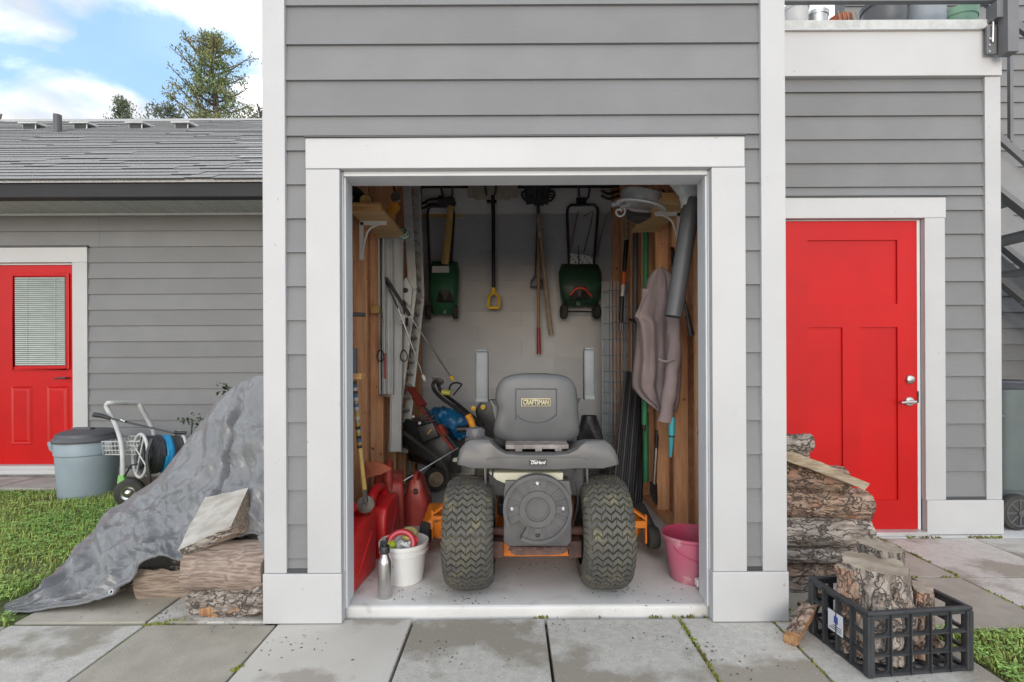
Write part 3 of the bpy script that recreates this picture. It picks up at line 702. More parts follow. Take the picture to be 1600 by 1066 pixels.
# ---------------------------------------------------------------- trees beyond the roof
def tree(name, label, base, h, crown_r, crown_h, n_limb, n_leaf, leaf, lm, seed, conifer=False, group=None, size=.12):
    t = thing(name, label, 'tree', base, group); rnd = random.Random(seed); b = Vector(base)
    tr = MB(); top = b+Vector((0, 0, h))
    path = [b+Vector((rnd.gauss(0, .05)*i, rnd.gauss(0, .05)*i, h*i/6)) for i in range(7)]
    tr.tube(path, [.16*h/8*(1-.9*i/6)+.01 for i in range(7)], 8)
    tips = []
    for i in range(n_limb):
        f = (i+.5)/n_limb; zz = h-crown_h+crown_h*f*.96
        a = i*2.4+rnd.uniform(-.4, .4)
        shape = (1-f)**.75+.06 if conifer else max(.05, ((1-f)**.62)*(f+.38)*1.12)
        L = crown_r*shape*rnd.uniform(.7, 1.12)
        s0 = b+Vector((0, 0, zz-.1)); rise = (-.05 if conifer else .55)*L
        pts = [s0, s0+Vector((cos(a)*L*.5, sin(a)*L*.5, rise*.35)), s0+Vector((cos(a)*L, sin(a)*L, rise))]
        pts = smooth_path(pts, 3); tr.tube(pts, [.035*(1-.85*q/(len(pts)-1))+.004 for q in range(len(pts))], 5)
        tips.append((pts, L))
        for _ in range(3):
            q = rnd.randint(2, len(pts)-2); d = Vector((rnd.gauss(0, 1), rnd.gauss(0, 1), rnd.gauss(.35, .5))).normalized()*L*rnd.uniform(.25, .5)
            p2 = [pts[q], pts[q]+d*.5, pts[q]+d]; tr.tube(p2, [.014, .009, .003], 4); tips.append((p2, L*.5))
    tr.build('trunk', trunkm, t, smooth=True)
    v, f = [], []
    for _ in range(n_leaf):
        pts, L = rnd.choice(tips); k = rnd.uniform(.15, 1)**.7*(len(pts)-1); q = min(int(k), len(pts)-2)
        p = pts[q].lerp(pts[q+1], k-q)+Vector((rnd.gauss(0, .6), rnd.gauss(0, .6), rnd.gauss(0, .5)))*leaf*1.6
        d = Vector((rnd.gauss(0, 1), rnd.gauss(0, 1), rnd.gauss(0, 1))).normalized(); e = d.orthogonal().normalized(); s_ = size*rnd.uniform(.5, 1.2)
        i0 = len(v); v += [p, p+(d+e*.32)*s_*.5, p+d*s_, p+(d-e*.32)*s_*.5]; f.append((i0, i0+1, i0+2, i0+3))
    mb = MB(); mb.v = v; mb.f = f; mb.m = [0]*len(f); mb.build('crown', lm, t)
    return t
g = 'trees beyond the house roof'
p = P(333, 47, 17); tree('leafy_tree', 'tall full green and rusty tree rising behind the house roof', (p.x, 17, -.06), p.z, 1.95, 4.7, 64, 13500, .085, leafm, 5, group=g, size=.115)
p = P(192, 146, 24); tree('spruce_tree', 'small pointed dark spruce showing over the ridge between roof vents', (p.x, 24, -.06), p.z, 1.3, 4, 34, 4200, .12, leafd, 7, True, group=g, size=.16)
p = P(252, 158, 20); tree('spruce_tree', 'low dark tree top leaning left of the full green tree', (p.x+.25, 20, -.06), p.z, 1.3, 2.6, 20, 3000, .13, leafd, 8, group=g, size=.15)
p = P(404, 166, 20); tree('bushy_tree', 'low dark tree top beside the white corner trim, right of the full green tree', (p.x+.2, 20, -.06), p.z, 1.1, 3, 20, 2600, .13, leafd, 9, group=g, size=.15)
p = P(4, 170, 20); tree('bushy_tree', 'sparse green tree top at the far left end of the roof ridge', (p.x-.8, 20, -.06), p.z, 1.1, 3, 20, 2600, .13, leafm, 11, group=g, size=.15)

# ---------------------------------------------------------------- stair, railing and deck post
st = thing('steel_stair', 'grey steel outdoor stair descending behind the white corner trim', 'stair', (3.8, 3.9, 0))
def stringer(p, q, Y, w=.2, t=.012):
    a, b = P(*p, Y), P(*q, Y); d = (b-a).normalized(); e = Vector((-d.z, 0, d.x)); e = e if e.z < 0 else -e
    mb = MB(); L = b+d*2.3; a2 = a-d*.5
    mb.add([a2, L, L+e*w, a2+e*w, a2+Vector((0,t,0)), L+Vector((0,t,0)), L+e*w+Vector((0,t,0)), a2+e*w+Vector((0,t,0))], [(0,1,2,3),(7,6,5,4),(0,4,5,1),(1,5,6,2),(2,6,7,3),(3,7,4,0)])
    mb.box(a2-Vector((0, .02, 0)), a2) if False else None
    return mb
for (p, q, Y, w, w2) in (((1567, 243), (1600, 269), 3.75, .20, .07), ((1566, 322), (1600, 350), 4.56, .26, .08), ((1566, 400), (1600, 428), 4.75, .17, .08)):
    sg = stringer(p, q, Y, w).build('stringer', stairm, st)
    dq = (q[1]-p[1], w/Y*F*.86)
    stringer((p[0], p[1]+w/Y*F*1.15), (q[0], q[1]+w/Y*F*1.15), Y-.05, w2*.5, .07).build('flange', railm, st)
d = None
for k in range(9):
    a = P(1576, 287, 3.75); zz = 2.62-k*.235; xx = 3.30+k*.30
    if zz < .1: break
    MB().box((xx, 3.765, zz-.03), (xx+.28, 4.54, zz)).build('tread', stairm, st, bevel=.004)
MB().box((3.29, 4.36, 1.55), (5.5, 4.38, 2.42)).build('landing_panel', concwall, st) if False else None
stringer((1566, 208), (1600, 238), 3.7, .05, .03).build('handrail', railm, st)
stringer((1584, 24), (1600, 36), 3.7, .05, .03).build('handrail', railm, st)
a = P(1581, 92, 3.7); b = P(1581, 222, 3.7); MB().box((a.x-.012, 3.70, b.z), (a.x+.012, 3.724, a.z+.2)).build('baluster', railm, st)
rl = thing('deck_railing', 'dark steel railing with square end post on the deck edge', 'railing', (2.3, D2, 3.4))
a = P(1566, 86, D2-.09); b = P(1583, 0, D2-.09)
MB().box((a.x, D2-.13, a.z), (b.x, D2-.06, 4.35)).build('post', railm, rl, bevel=.004)
a = P(1538, 87, D2-.03); b = P(1562, 55, D2-.03)
mb = MB().box((a.x, D2-.05, a.z), (b.x+.02, D2-.035, b.z+.05)); mb.build('bracket_plate', railm, rl, bevel=.002)
for k in range(3):
    p = P(1546, 61+k*10, D2-.05); MB().lathe([(.009, 0), (.009, .008), (0, .009)], p, (0, -1, 0), 8).build('bolt', steel, rl)
a = P(1540, 36, D2-.04); b = P(1562, 36, D2-.04); MB().box((a.x+.02, D2-.1, a.z), (b.x+.03, D2-.02, a.z+.11)).build('post_bracket', railm, rl, bevel=.003)
MB().tube([P(1552, 28, D2-.06), P(1551, 66, D2-.06)], .006, 8).build('rod', steel, rl)
a = P(1228, 12, D2); MB().box((XR, D2-.02, P(0, 11, D2).z), (3.3, D2+.02, P(0, 4, D2).z)).build('bottom_rail', railm, rl, bevel=.003)
MB().box((XR, D2-.02, 4.30), (3.3, D2+.02, 4.35)).build('top_rail', railm, rl, bevel=.003)
x = 1.32
while x < 3.2:
    MB().box((x-.008, D2-.008, P(0, 4, D2).z), (x+.008, D2+.008, 4.30)).build('baluster', railm, rl); x += .115

def debris():
    rnd = random.Random(31); v, f = [], []
    def put(x, y, z, n_):
        for _ in range(n_):
            a, b = rnd.gauss(0, .09), rnd.gauss(0, .06); r = rnd.uniform(.002, .009); an = rnd.uniform(0, 6.28); k = len(v)
            c_, s_ = cos(an)*r, sin(an)*r; h = rnd.uniform(.001, .005)
            v.extend([(x+a-c_, y+b-s_, z+.001), (x+a+s_*.5, y+b-c_*.5, z+h), (x+a+c_, y+b+s_, z+.001), (x+a-s_*.4, y+b+c_*.4, z+h*.6)]); f.append((k, k+1, k+2, k+3))
    for x, y, z, n_ in ((-1.3, 2.36, 0, 70), (-1.6, 2.42, 0, 50), (-1.9, 2.45, 0, 30), (1.28, 2.25, 0, 90), (1.35, 2.1, 0, 60), (1.5, 1.9, 0, 40), (1.85, 2.5, 0, 40), (2.1, 3.2, 0, 30), (.2, 2.28, 0, 26), (.6, 2.2, 0, 26), (-.3, 2.1, 0, 26), (-.9, 2.1, 0, 30), (0, 1.95, 0, 20), (.9, 2.0, 0, 30),
                     (-.2, 2.45, .045, 34), (.5, 2.5, .045, 34), (.1, 2.8, .045, 30), (-.45, 2.5, .045, 24), (.75, 2.5, .045, 20)): put(x, y, z, n_)
    me = bpy.data.meshes.new('litter'); me.from_pydata(v, [], f); me.materials.append(debrism)
    ob = bpy.data.objects.new('litter', me); COL.objects.link(ob); ob['kind'] = 'stuff'
debris()
# ================================================================== OBJECTS
# ---------------------------------------------------------------- ride-on mower
FZ = .045
mow = thing('riding_mower', 'grey and orange ride-on lawn mower parked rear outwards in the doorway', 'lawn mower', (.118, 3.0, FZ))
YT = 2.60; RT = .270
def tyre_mesh(w, r, nrow, cols, seed):
    hw = w/2
    prof = [(-1, .60), (-1.0, .74), (-.97, .84), (-.86, .925), (-.62, .968), (0, .985), (.62, .968), (.86, .925), (.97, .84), (1.0, .74), (1, .60)]
    def rad(u):
        for (u0, r0), (u1, r1) in zip(prof, prof[1:]):
            if u0 <= u <= u1 and u1 > u0: return r0+(r1-r0)*(u-u0)/(u1-u0)
        return .98
    mb = MB()
    n = 56
    mb.grid(lambda a, t: (lambda q: (prof[q][0]*hw, cos(2*pi*a)*prof[q][1]*r, sin(2*pi*a)*prof[q][1]*r))(round(t*(len(prof)-1))), n, len(prof), 0, wrap=True)
    def pt(u, th, hgt):
        u2 = max(-1.0, min(1.0, u)); rr = rad(min(.985, max(-.985, u2)))*r+hgt
        return (u2*hw*(1+(.02 if abs(u2) > .9 else 0)), cos(th)*rr, sin(th)*rr)
    rnd = random.Random(seed)
    pitch = 2*pi/nrow
    for k in range(nrow):
        off = (k % 2)*.5
        cw = 1.9/cols
        for c_ in range(-1, cols):
            u0 = -.95+(c_+off)*cw; u1 = u0+cw
            u0c, u1c = max(u0, -.97), min(u1, .97)
            if u1c-u0c < .1: continue
            gap = .010
            us = [u0c+(gap if u0c == u0 else 0), (u0+u1)/2, u1c-(gap if u1c == u1 else 0)]
            us = [x for x in us]; us[1] = min(max(us[1], us[0]+.02), us[2]-.02)
            dz_ = [.0, .34*pitch, .0]
            th0 = k*pitch; tw = .66*pitch; hh = .0125*r/.27
            top, bot = [], []
            def dv(u):
                q = ((u+.95)/cw) % 1
                return (1-abs(q-.5)*2)*.62*pitch
            for side in (0, 1):
                for u in us:
                    th = th0+dv(u)+side*tw
                    top.append(pt(u, th, hh*(1-.25*abs(u)))); bot.append(pt(u, th+(.06*pitch if side else -.06*pitch), -.004))
            b0 = len(mb.v)
            mb.add(top+bot, [(0,1,4,3),(1,2,5,4),(0,6,7,1),(1,7,8,2),(3,4,10,9),(4,5,11,10),(0,3,9,6),(2,8,11,5)], 1)
            # shoulder block on the side wall
        for sgn in (-1, 1):
            th = k*pitch; vs = []
            for t in (th, th+.62*pitch):
                for uu, rr in ((.93, .905), (1.03, .80)):
                    vs.append((sgn*uu*hw, cos(t)*rr*r*1.01, sin(t)*rr*r*1.01))
                for uu, rr in ((.86, .88), (.97, .80)):
                    vs.append((sgn*uu*hw, cos(t)*rr*r*1.0, sin(t)*rr*r*1.0))
            mb.add(vs, [(0,1,5,4),(0,2,3,1),(4,5,7,6),(0,4,6,2),(1,3,7,5)], 1)
    return mb.mesh('tyre', [tyrem, lugm], Vector(), smooth=28)
tm = tyre_mesh(.238, RT, 50, 5, 1)
for x, lab in ((-.214, 'left rear wheel'), (.455, 'right rear wheel')):
    o = link('tyre', tm, (x, YT, FZ+RT), mow); o.rotation_euler.x = .13
    MB().lathe([(.15, -.08), (.163, -.075), (.163, .075), (.15, .08), (.11, .03), (.05, .03), (.05, .05), (0, .05)], (x, YT, FZ+RT), (1 if x > 0 else -1, 0, 0), 26).build('rim', orange, o, smooth=True)
mb = MB().tube([(-.21, YT, FZ+RT), (.46, YT, FZ+RT)], .022, 10); mb.box((-.11, YT-.06, .20), (-.05, YT+.06, .28)); mb.box((.28, YT-.06, .20), (.34, YT+.06, .28))
mb.build('rear_axle', rustd, mow, smooth=True)
# rear plate, round cover
YP = 2.44
def M_(px, py, Y=YP): return P(px, py, Y)
MB().prism([(M_(*q).x, M_(*q).z) for q in ((790, 752), (890, 752), (893, 770), (893, 846), (884, 858), (798, 858), (787, 846), (787, 770))], YP, YP+.10).build('rear_plate', coverm, mow, bevel=.006)
MB().prism([(M_(*q).x, M_(*q).z) for q in ((796, 853), (890, 853), (882, 862), (872, 865), (806, 866), (798, 862))], YP-.02, YP+.08).build('hitch_plate', rustd, mow, bevel=.003)
mb = MB()
for q in range(7):
    x = -.01+q*.045; mb.hull([(x+random.uniform(-.02, .02), YP-.03+random.uniform(-.01, .01), .285+random.uniform(0, .012)) for _ in range(8)], 0)
mb.build('dried_mud', rustd, mow)
cc_ = M_(840, 796, YP-.04); CR = .162
cov = MB()
# rim ring with a broken notch low on the left, recessed annulus, spokes, hub
def sector(mb, r0, r1, a0, a1, y0, y1, k=3):
    vs, fs = [], []
    for i in range(k+1):
        a = a0+(a1-a0)*i/k
        for r_, y_ in ((r0, y0), (r1, y0), (r1, y1), (r0, y1)): vs.append((cc_.x+cos(a)*r_, y_, cc_.z+sin(a)*r_))
    for i in range(k):
        b = i*4; fs += [(b, b+1, b+5, b+4), (b+1, b+2, b+6, b+5), (b+2, b+3, b+7, b+6), (b+3, b, b+4, b+7)]
    fs += [(3, 2, 1, 0), (k*4, k*4+1, k*4+2, k*4+3)]
    mb.add(vs, fs)
y = cc_.y
for i in range(24):
    a0, a1 = 2*pi*i/24, 2*pi*(i+1)/24
    mid = (a0+a1)/2
    notch = R(217) < mid < R(243)
    if not notch:
        sector(cov, CR*.9, CR, a0, a1, y-.008, y+.04); sector(cov, CR*.52, CR*.905, a0, a1, y+.006, y+.03)
    else: sector(cov, CR*.52, CR*.62, a0, a1, y+.006, y+.03)
sector(cov, CR*.36, CR*.525, 0, 2*pi, y-.004, y+.03, 36); sector(cov, .001, CR*.365, 0, 2*pi, y+.004, y+.03, 36); sector(cov, CR*.29, CR*.325, 0, 2*pi, y-.001, y+.01, 36)
for a in (18, 42, 66, 114, 138, 162, 198, 252, 288, 318, 342, 0, 90, 180, 270):
    a = R(a); r0, r1 = CR*.55, CR*(.88 if round(math.degrees(a)) % 90 else .70)
    d = Vector((cos(a), 0, sin(a))); cov.bar(cc_+d*r0+Vector((0, .004, 0)), cc_+d*r1+Vector((0, .004, 0)), .007 if round(math.degrees(a)) % 90 else .03, .010, up=(0, 1, 0))
cv = cov.build('round_cover', coverm, mow, smooth=30)
for a, mt in ((0, steel), (180, steel), (90, steel), (270, black)):
    p = cc_+Vector((cos(R(a))*CR*.745, .006, sin(R(a))*CR*.745))
    MB().lathe([(.0105, -.012), (.0105, .006), (.006, .010), (0, .010)], p, (0, -1, 0), 12).build('bolt', mt, cv, smooth=True)
# fender
YF = 2.43
def fx(px, py): p = P(px, py, YF); return (p.x, p.z)
fo = [(714,727),(714,721),(718,703),(727,692),(734,688),(764,688),(770,694),(777,701),(789,708),(812,710),(868,710),(890,708),(903,701),(909,694),(916,689),(946,689),(955,695),(962,705),(967,720),(967,727),(945,733),(900,733),(870,735),(812,735),(780,733),(736,733)]
fen = MB()
outline = [fx(*q) for q in fo]
base = [fx(q[0], q[1]) for q in fo]
xm = .118
rows = [(0.0, .97, 0.0), (.010, 1.0, .0), (.05, 1.0, .0), (.24, .99, -.035), (.36, .90, -.06)]
nb = len(outline); vs, fs = [], []
zb = fx(800, 733)[1]
for yy, kx, up in rows:
    for x, z_ in outline:
        zz = zb+(z_-zb)*1+(up if z_ > zb+.03 else 0)
        vs.append((xm+(x-xm)*kx, YF+yy, zz if yy > .005 else zb+(z_-zb)*.9+.002))
for i in range(len(rows)-1):
    fs += [(i*nb+j, i*nb+(j+1) % nb, (i+1)*nb+(j+1) % nb, (i+1)*nb+j) for j in range(nb)]
fs += [tuple(range(nb)), tuple(range(len(rows)*nb-1, (len(rows)-1)*nb-1, -1))]
fen.add(vs, fs)
fd = fen.build('fender', fenderm, mow, smooth=38, bevel=.007, seg=3, ang=50)
# raised ribs pressed into the rear face
rib = MB(); rib.prism([fx(*q) for q in ((760,716),(776,712),(905,712),(920,716),(920,719),(905,715),(776,715),(760,719))], YF-.004, YF+.01)
rib.build('pressed_rib', fenderm, fd, bevel=.002)
p0, p1 = P(827, 727, YF-.004), P(854, 718, YF-.004)
lab = MB().box((p0.x, YF-.006, p0.z), (p1.x, YF+.005, p1.z)).build('label', labblack, fd)
text('lettering', 'DieHard', labwhite, fd, ((p0.x+p1.x)/2, YF-.0068, (p0.z+p1.z)/2-.001), .022, .07, shear=.25, bold=.0006)
MB().box((p0.x+.004, YF-.0067, p1.z-.0045), (p0.x+.036, YF-.006, p1.z-.0028)).build('lettering', labwhite, fd)
# cream tank under the fender
pts = [P(763, 737, 2.49), P(880, 737, 2.49), P(879, 752, 2.49), P(868, 756, 2.49), P(790, 755, 2.49), P(776, 749, 2.49)]
MB().prism([(p.x, p.z) for p in pts], 2.47, 2.75).build('fuel_tank', cream, mow, bevel=.008, smooth=True)
MB().box((-.07, 2.70, .655), (.31, 3.1, .70)).build('seat_support', black, mow, bevel=.01)
MB().box((-.12, 2.55, .50), (.36, 2.9, .64)).build('chassis', black, mow, bevel=.01)
for x0 in (-.098, .30):
    MB().tube(smooth_path([(x0+.02, 2.50, .70), (x0, 2.46, .62), (x0+.015, 2.47, .50), (x0-.005, 2.52, .36)], 4), .005, 6).build('cable', black, mow, smooth=True)
for x0 in (-.135, .365):
    MB().tube([(x0, 2.52, .70), (x0+.01, 2.54, .30)], .006, 6).build('lift_rod', steel, mow)
# fuel cap on the left
fc = P(743, 686, 2.58)
MB().lathe([(.052, -.02), (.052, .004), (.046, .012)], fc, (0, 0, 1), 20).build('filler_neck', fenderm, mow, smooth=True)
mb = MB(); n = 24
mb.lathe([(.040, .012), (.042, .02), (.042, .048), (.036, .056), (0, .058)], fc, (0, 0, 1), n)
for k in range(12): 
    a = 2*pi*k/12; d = Vector((cos(a), sin(a), 0)); mb.bar(fc+d*.042+Vector((0,0,.014)), fc+d*.042+Vector((0,0,.049)), .007, .006, up=d)
mb.build('fuel_cap', mat('fuel_cap_plastic', (.13,.13,.14), rough=.4), mow, smooth=40)
# seat
YS = 2.72
def S_(px, py): p = P(px, py, YS); return (p.x, p.z)
so = [(778,640),(774,622),(776,606),(783,594),(797,587),(818,584),(838,583.5),(858,584),(880,587),(893,594),(900,606),(903,624),(904,650),(906,672),(900,686),(884,691),(838,692),(797,691),(778,685),(771,672)]
so = smooth_path([Vector((*S_(*q), 0)) for q in so+so[:1]], 3)[:-1]
cx0, cz0 = S_(838, 640)
sb = MB(); vs, fs = [], []
layers = [(.030, .80), (.008, .90), (0, .965), (.012, 1.0), (.055, 1.0), (.09, .95), (.105, .85)]
nb = len(so)
for dy_, k in layers:
    for q in so: vs.append((cx0+(q.x-cx0)*k, YS+dy_+.0, cz0+(q.y-cz0)*k))
# front (towards us) face is gently domed: first layer sits a little back, then a cap
vs0 = [(v[0], v[1], v[2]) for v in vs]
for i in range(len(layers)-1):
    fs += [(i*nb+j, i*nb+(j+1) % nb, (i+1)*nb+(j+1) % nb, (i+1)*nb+j) for j in range(nb)]
vs2 = []
for i, (dy_, k) in enumerate(layers):
    for q in so:
        yy = {0: -.004, 1: 0, 2: .005}.get(i, dy_)
        vs2.append((cx0+(q.x-cx0)*[.80,.90,.965,1,1,.95,.85][i], YS+yy, cz0+(q.y-cz0)*[.80,.90,.965,1,1,.95,.85][i]))
fs += [tuple(range(nb)), tuple(range(len(layers)*nb-1, (len(layers)-1)*nb-1, -1))]
sb.add(vs2, fs)
seat = sb.build('backrest', charcoal, mow, smooth=50)
# ridge outlines on the seat back
rp_ = [S_(*q) for q in ((806,656),(806,612),(811,608),(864,608),(869,612),(869,650))]
r3 = smooth_path([Vector((x, YS-.003, z)) for x, z in rp_], 3)
MB().tube(r3, .0042, 6).build('moulded_ridge', charcoal, seat, smooth=True)
r3 = smooth_path([Vector((*S_(*q), 0)) for q in ((807,648),(818,656),(838,660),(857,656),(868,648))], 5)
MB().tube([Vector((v.x, YS-.003, v.y)) for v in r3], .0048, 6).build('moulded_ridge', charcoal, seat, smooth=True)
b0, b1 = P(814.5, 635, YS), P(860, 622.5, YS)
bd = MB().box((b0.x, YS-.010, b0.z), (b1.x, YS+.004, b1.z)).build('badge', badge_cream, seat, bevel=.003)
MB().box((b0.x+.004, YS-.0115, b0.z+.004), (b1.x-.004, YS-.0098, b1.z-.004)).build('badge_panel', labblack, seat)
text('lettering', 'CRAFTSMAN', badge_cream, seat, ((b0.x+b1.x)/2, YS-.0128, (b0.z+b1.z)/2), .036, (b1.x-b0.x)*.86, bold=.0008)
MB().box((-.10, 2.80, .70), (.33, 3.22, .80)).build('seat_cushion', charcoal, mow, bevel=.035, seg=3, smooth=True)
mb = MB(); p0, p1 = P(790, 701, 2.62), P(888, 694, 2.62); mb.box((p0.x, 2.60, p0.z), (p1.x, 3.0, p1.z)); 
for k in range(3): mb.box((p0.x+.05+k*.1, 2.595, p0.z-.012), (p0.x+.085+k*.1, 2.60, p1.z))
mb.build('seat_pan', mat('worn_pan', (.34,.31,.29), (.2,.17,.16), 18, .6), mow, bevel=.003)
for px in (801, 879):
    c0 = P(px, 712, 2.64); h = []
    for k in range(40): h.append(c0+Vector((cos(k*.9)*.02, sin(k*.9)*.02, k*.0011)))
    MB().tube(h, .004, 5).build('seat_spring', rustd, mow, smooth=True)
# arm rests, folded up
for (x0, x1, y0, y1, side) in ((742, 763.5, 546, 628, -1), (912, 930.5, 543, 624, 1)):
    YA = 2.88; a, b = P(x0, y1, YA), P(x1, y0, YA); w = b.x-a.x
    mb = MB().box((a.x+.002, YA, a.z), (b.x-.002, YA+.06, b.z-.012)); 
    ar = mb.build('armrest', armm, mow, bevel=.014, seg=3, smooth=True)
    MB().box((a.x+.006, YA+.006, b.z-.0125), (b.x-.006, YA+.054, b.z)).build('cap', armm, ar, bevel=.008, smooth=True)
    MB().box((a.x+.004, YA-.004, a.z-.004), (b.x-.004, YA+.064, a.z+.022)).build('collar', armm, ar, bevel=.006)
    xx = b.x if side < 0 else a.x
    xs_ = P(778 if side < 0 else 899, 650, YA).x
    mb = MB(); mb.prism([(xx-side*.005, a.z+.005), (xx+side*.0-side*.02, a.z-.03), (xs_, a.z-.2), (xs_-side*.03, a.z-.2), (xs_-side*.015, a.z-.0)], YA+.03, YA+.04)
    mb.tube([(xs_+side*.004, YA-.06, a.z-.02), (xs_+side*.008, YA-.05, a.z-.17)], .006, 6); mb.tube([(xs_+side*.004, YA-.06, a.z-.02), (xs_+side*.03, YA+.03, a.z-.0)], .006, 6)
    mb.build('armrest_bracket', railm, ar)
# deck, front
mb = MB(); mb.prism([(-.46, 2.95), (-.20, 2.86), (.44, 2.86), (.72, 2.95), (.82, 3.15), (.72, 3.45), (-.36, 3.45), (-.5, 3.2)], .15, .255, 'Z')
dk = mb.build('mower_deck', orange, mow, bevel=.02, seg=3, smooth=True)
MB().box((-.05, 2.66, .16), (.34, 2.70, .235)).build('deck_bar', orange, dk, bevel=.004)
def deckwheel(x, Y, z_=.055+FZ, r=.062):
    c0 = (x, Y, z_)
    MB().lathe([(.018, -.03), (r*.9, -.03), (r, -.022), (r, .022), (r*.9, .03), (.018, .03)], c0, (1, 0, 0), 22).build('deck_wheel', blackrub, dk, smooth=30)
    s = -1 if x > 0 else 1
    mb = MB(); mb.box((x+s*.036, Y-.012, z_-.03), (x+s*.046, Y+.012, z_+.13)); mb.box((x+s*.045, Y-.02, z_+.06), (x+s*.14, Y+.02, z_+.10)); mb.bar((x+s*.04, Y, z_+.11), (x+s*.13, Y+.03, z_+.17), .03, .012)
    mb.build('wheel_bracket', orange, dk)
p = P(1020, 840, 2.93); deckwheel(p.x, 2.93, p.z)
p = P(668, 832, 3.0); deckwheel(p.x-.01, 3.0, p.z)
for q in ((677, 812, 3.05), (1004, 812, 3.05)):
    p = P(*q); MB().hull([(p.x-.07, 2.98, p.z-.04), (p.x+.07, 2.98, p.z-.04), (p.x-.05, 3.2, p.z+.06), (p.x+.05, 3.2, p.z+.06), (p.x-.06, 3.2, p.z-.05), (p.x+.06, 3.2, p.z-.05), (p.x, 3.0, p.z+.035)]).build('deck_guard', blackrub if q[0] > 900 else orange, dk, bevel=.012, smooth=True)
MB().box((-.10, 3.25, .34), (.34, 4.05, .74)).build('hood', fenderm, mow, bevel=.06, seg=4, smooth=True)
st_ = MB(); c0 = Vector((.118, 3.3, .93)); st_.tube([c0+Vector((cos(a)*.18, sin(a)*.13, sin(a)*.12)) for a in [2*pi*k/24 for k in range(24)]], .014, 8, closed=True)
st_.tube([c0, c0+Vector((0, .12, -.22))], .02, 8); st_.bar(c0+Vector((-.17, 0, 0)), c0+Vector((.17, 0, 0)), .03, .012)
st_.build('steering_wheel', black, mow, smooth=True)
for x in (-.2, .44):
    MB().lathe([(.03, -.075), (.15, -.08), (.185, -.05), (.19, 0), (.185, .05), (.15, .08), (.03, .075)], (x, 3.85, FZ+.19), (1, 0, 0), 28).build('front_wheel', tyrem, mow, smooth=True)
MB().tube([(-.2, 3.85, .235), (.44, 3.85, .235)], .02, 8).build('front_axle', black, mow)
MB().box((-.09, 3.0, .27), (.33, 3.26, .34)).build('footplate', black, mow, bevel=.01)

# ---------------------------------------------------------------- red cans, bucket, bottle by the left jamb
def jerry(name, label, x0, x1, y0, y1, z0, h, body, yaw=0, cap=None, squash=.0, cat='fuel can', handle=True):
    cx, cy = (x0+x1)/2, (y0+y1)/2
    t = thing(name, label, cat, (cx, cy, z0), 'red fuel cans')
    w, d = (x1-x0)/2, (y1-y0)/2
    xf = Matrix.Translation((cx, cy, z0)) @ Matrix.Rotation(yaw, 4, 'Z')
    mb = MB(xf)
    sec = []   # side outline in (y, z): sloped shoulder with handle loop
    body_o = [(-d, .02), (-d, h*.62), (-d*.82, h*.76), (-d*.2, h*.84), (d*.95, h*.84), (d, h*.78), (d, .02), (d*.94, 0), (-d*.94, 0)]
    mb.prism(body_o, -w, w, 'X'); o = mb.build('body', body, t, bevel=min(w, d)*.22, seg=4, smooth=True)
    if handle:
        hb_ = MB(xf); hp = [(0, -d*.86, h*.68), (0, -d*.78, h*.88), (0, -d*.35, h*.985), (0, d*.35, h*.985), (0, d*.8, h*.90), (0, d*.86, h*.74)]
        sp = smooth_path(hp, 5); hb_.tube(sp, w*.30, 10); hb_.build('handle', body, t, smooth=True)
    if cap:
        cb = MB(xf); c0 = Vector((0, -d*.62, h*.82)); cb.lathe([(.026, -.02), (.026, .03), (.022, .034), (0, .034)], c0, (0, -.5, .85), 16); cb.build('cap', cap, t, smooth=True)
    # moulded ribs on the side walls
    for s in (-1, 1): MB(xf).bar((s*w, -d*.6, h*.16), (s*w, d*.6, h*.60), .02, .008, up=(1, 0, 0)).build('moulded_rib', body, t, bevel=.003)
    return t
jerry('fuel_can', 'large bright red fuel can nearest the doorway, beside the left jamb', -.935, -.762, 2.485, 2.82, FZ, .365, redcan, yaw=-.08)
jerry('fuel_can', 'bright red fuel can with yellow tag, second from the doorway', -.90, -.715, 2.92, 3.20, FZ, .375, redcan, yaw=-.05, cap=black)
jerry('fuel_can', 'dull red fuel can with black spout cap, standing below the edger disc', -.905, -.72, 3.24, 3.50, FZ, .46, dullcan, yaw=.2, cap=black)
# the standing faded can with a pinched top
p = P(648, 822, 3.52); cx, cy = p.x, 3.62
t = thing('fuel_can', 'faded red fuel can with pinched handle top, standing alone near the mower deck', 'fuel can', (cx, cy, FZ), 'red fuel cans')
mb = MB()
def can_fn(u, v):
    a = 2*pi*u; h = v*.31
    k = 1 if v < .6 else 1-(v-.6)/.4*.62
    sx = .094*(1 if v < .5 else 1-(v-.5)/.5*.60); sy = .12*(1 if v < .6 else 1-(v-.6)*.5)
    e = .45
    c_, s_ = cos(a), sin(a)
    return (cx+math.copysign(abs(c_)**e, c_)*sx, cy+math.copysign(abs(s_)**e, s_)*sy, FZ+h)
mb.grid(can_fn, 28, 14, wrap=True)
n = len(mb.v); mb.f += [tuple(range(27, -1, -1)), tuple(range(n-28, n))]; mb.m += [0, 0]
mb.build('body', dullcan, t, smooth=50)
MB().tube(smooth_path([(cx, cy-.09, FZ+.23), (cx, cy-.075, FZ+.325), (cx, cy, FZ+.345), (cx, cy+.08, FZ+.30)], 5), .016, 8).build('handle', dullcan, t, smooth=True)
MB().lathe([(.017, 0), (.017, .03), (0, .03)], (cx+.01, cy-.10, FZ+.225), (0, -.8, .6), 12).build('cap', rustd, t, smooth=True)
p = P(577, 806, 2.84)
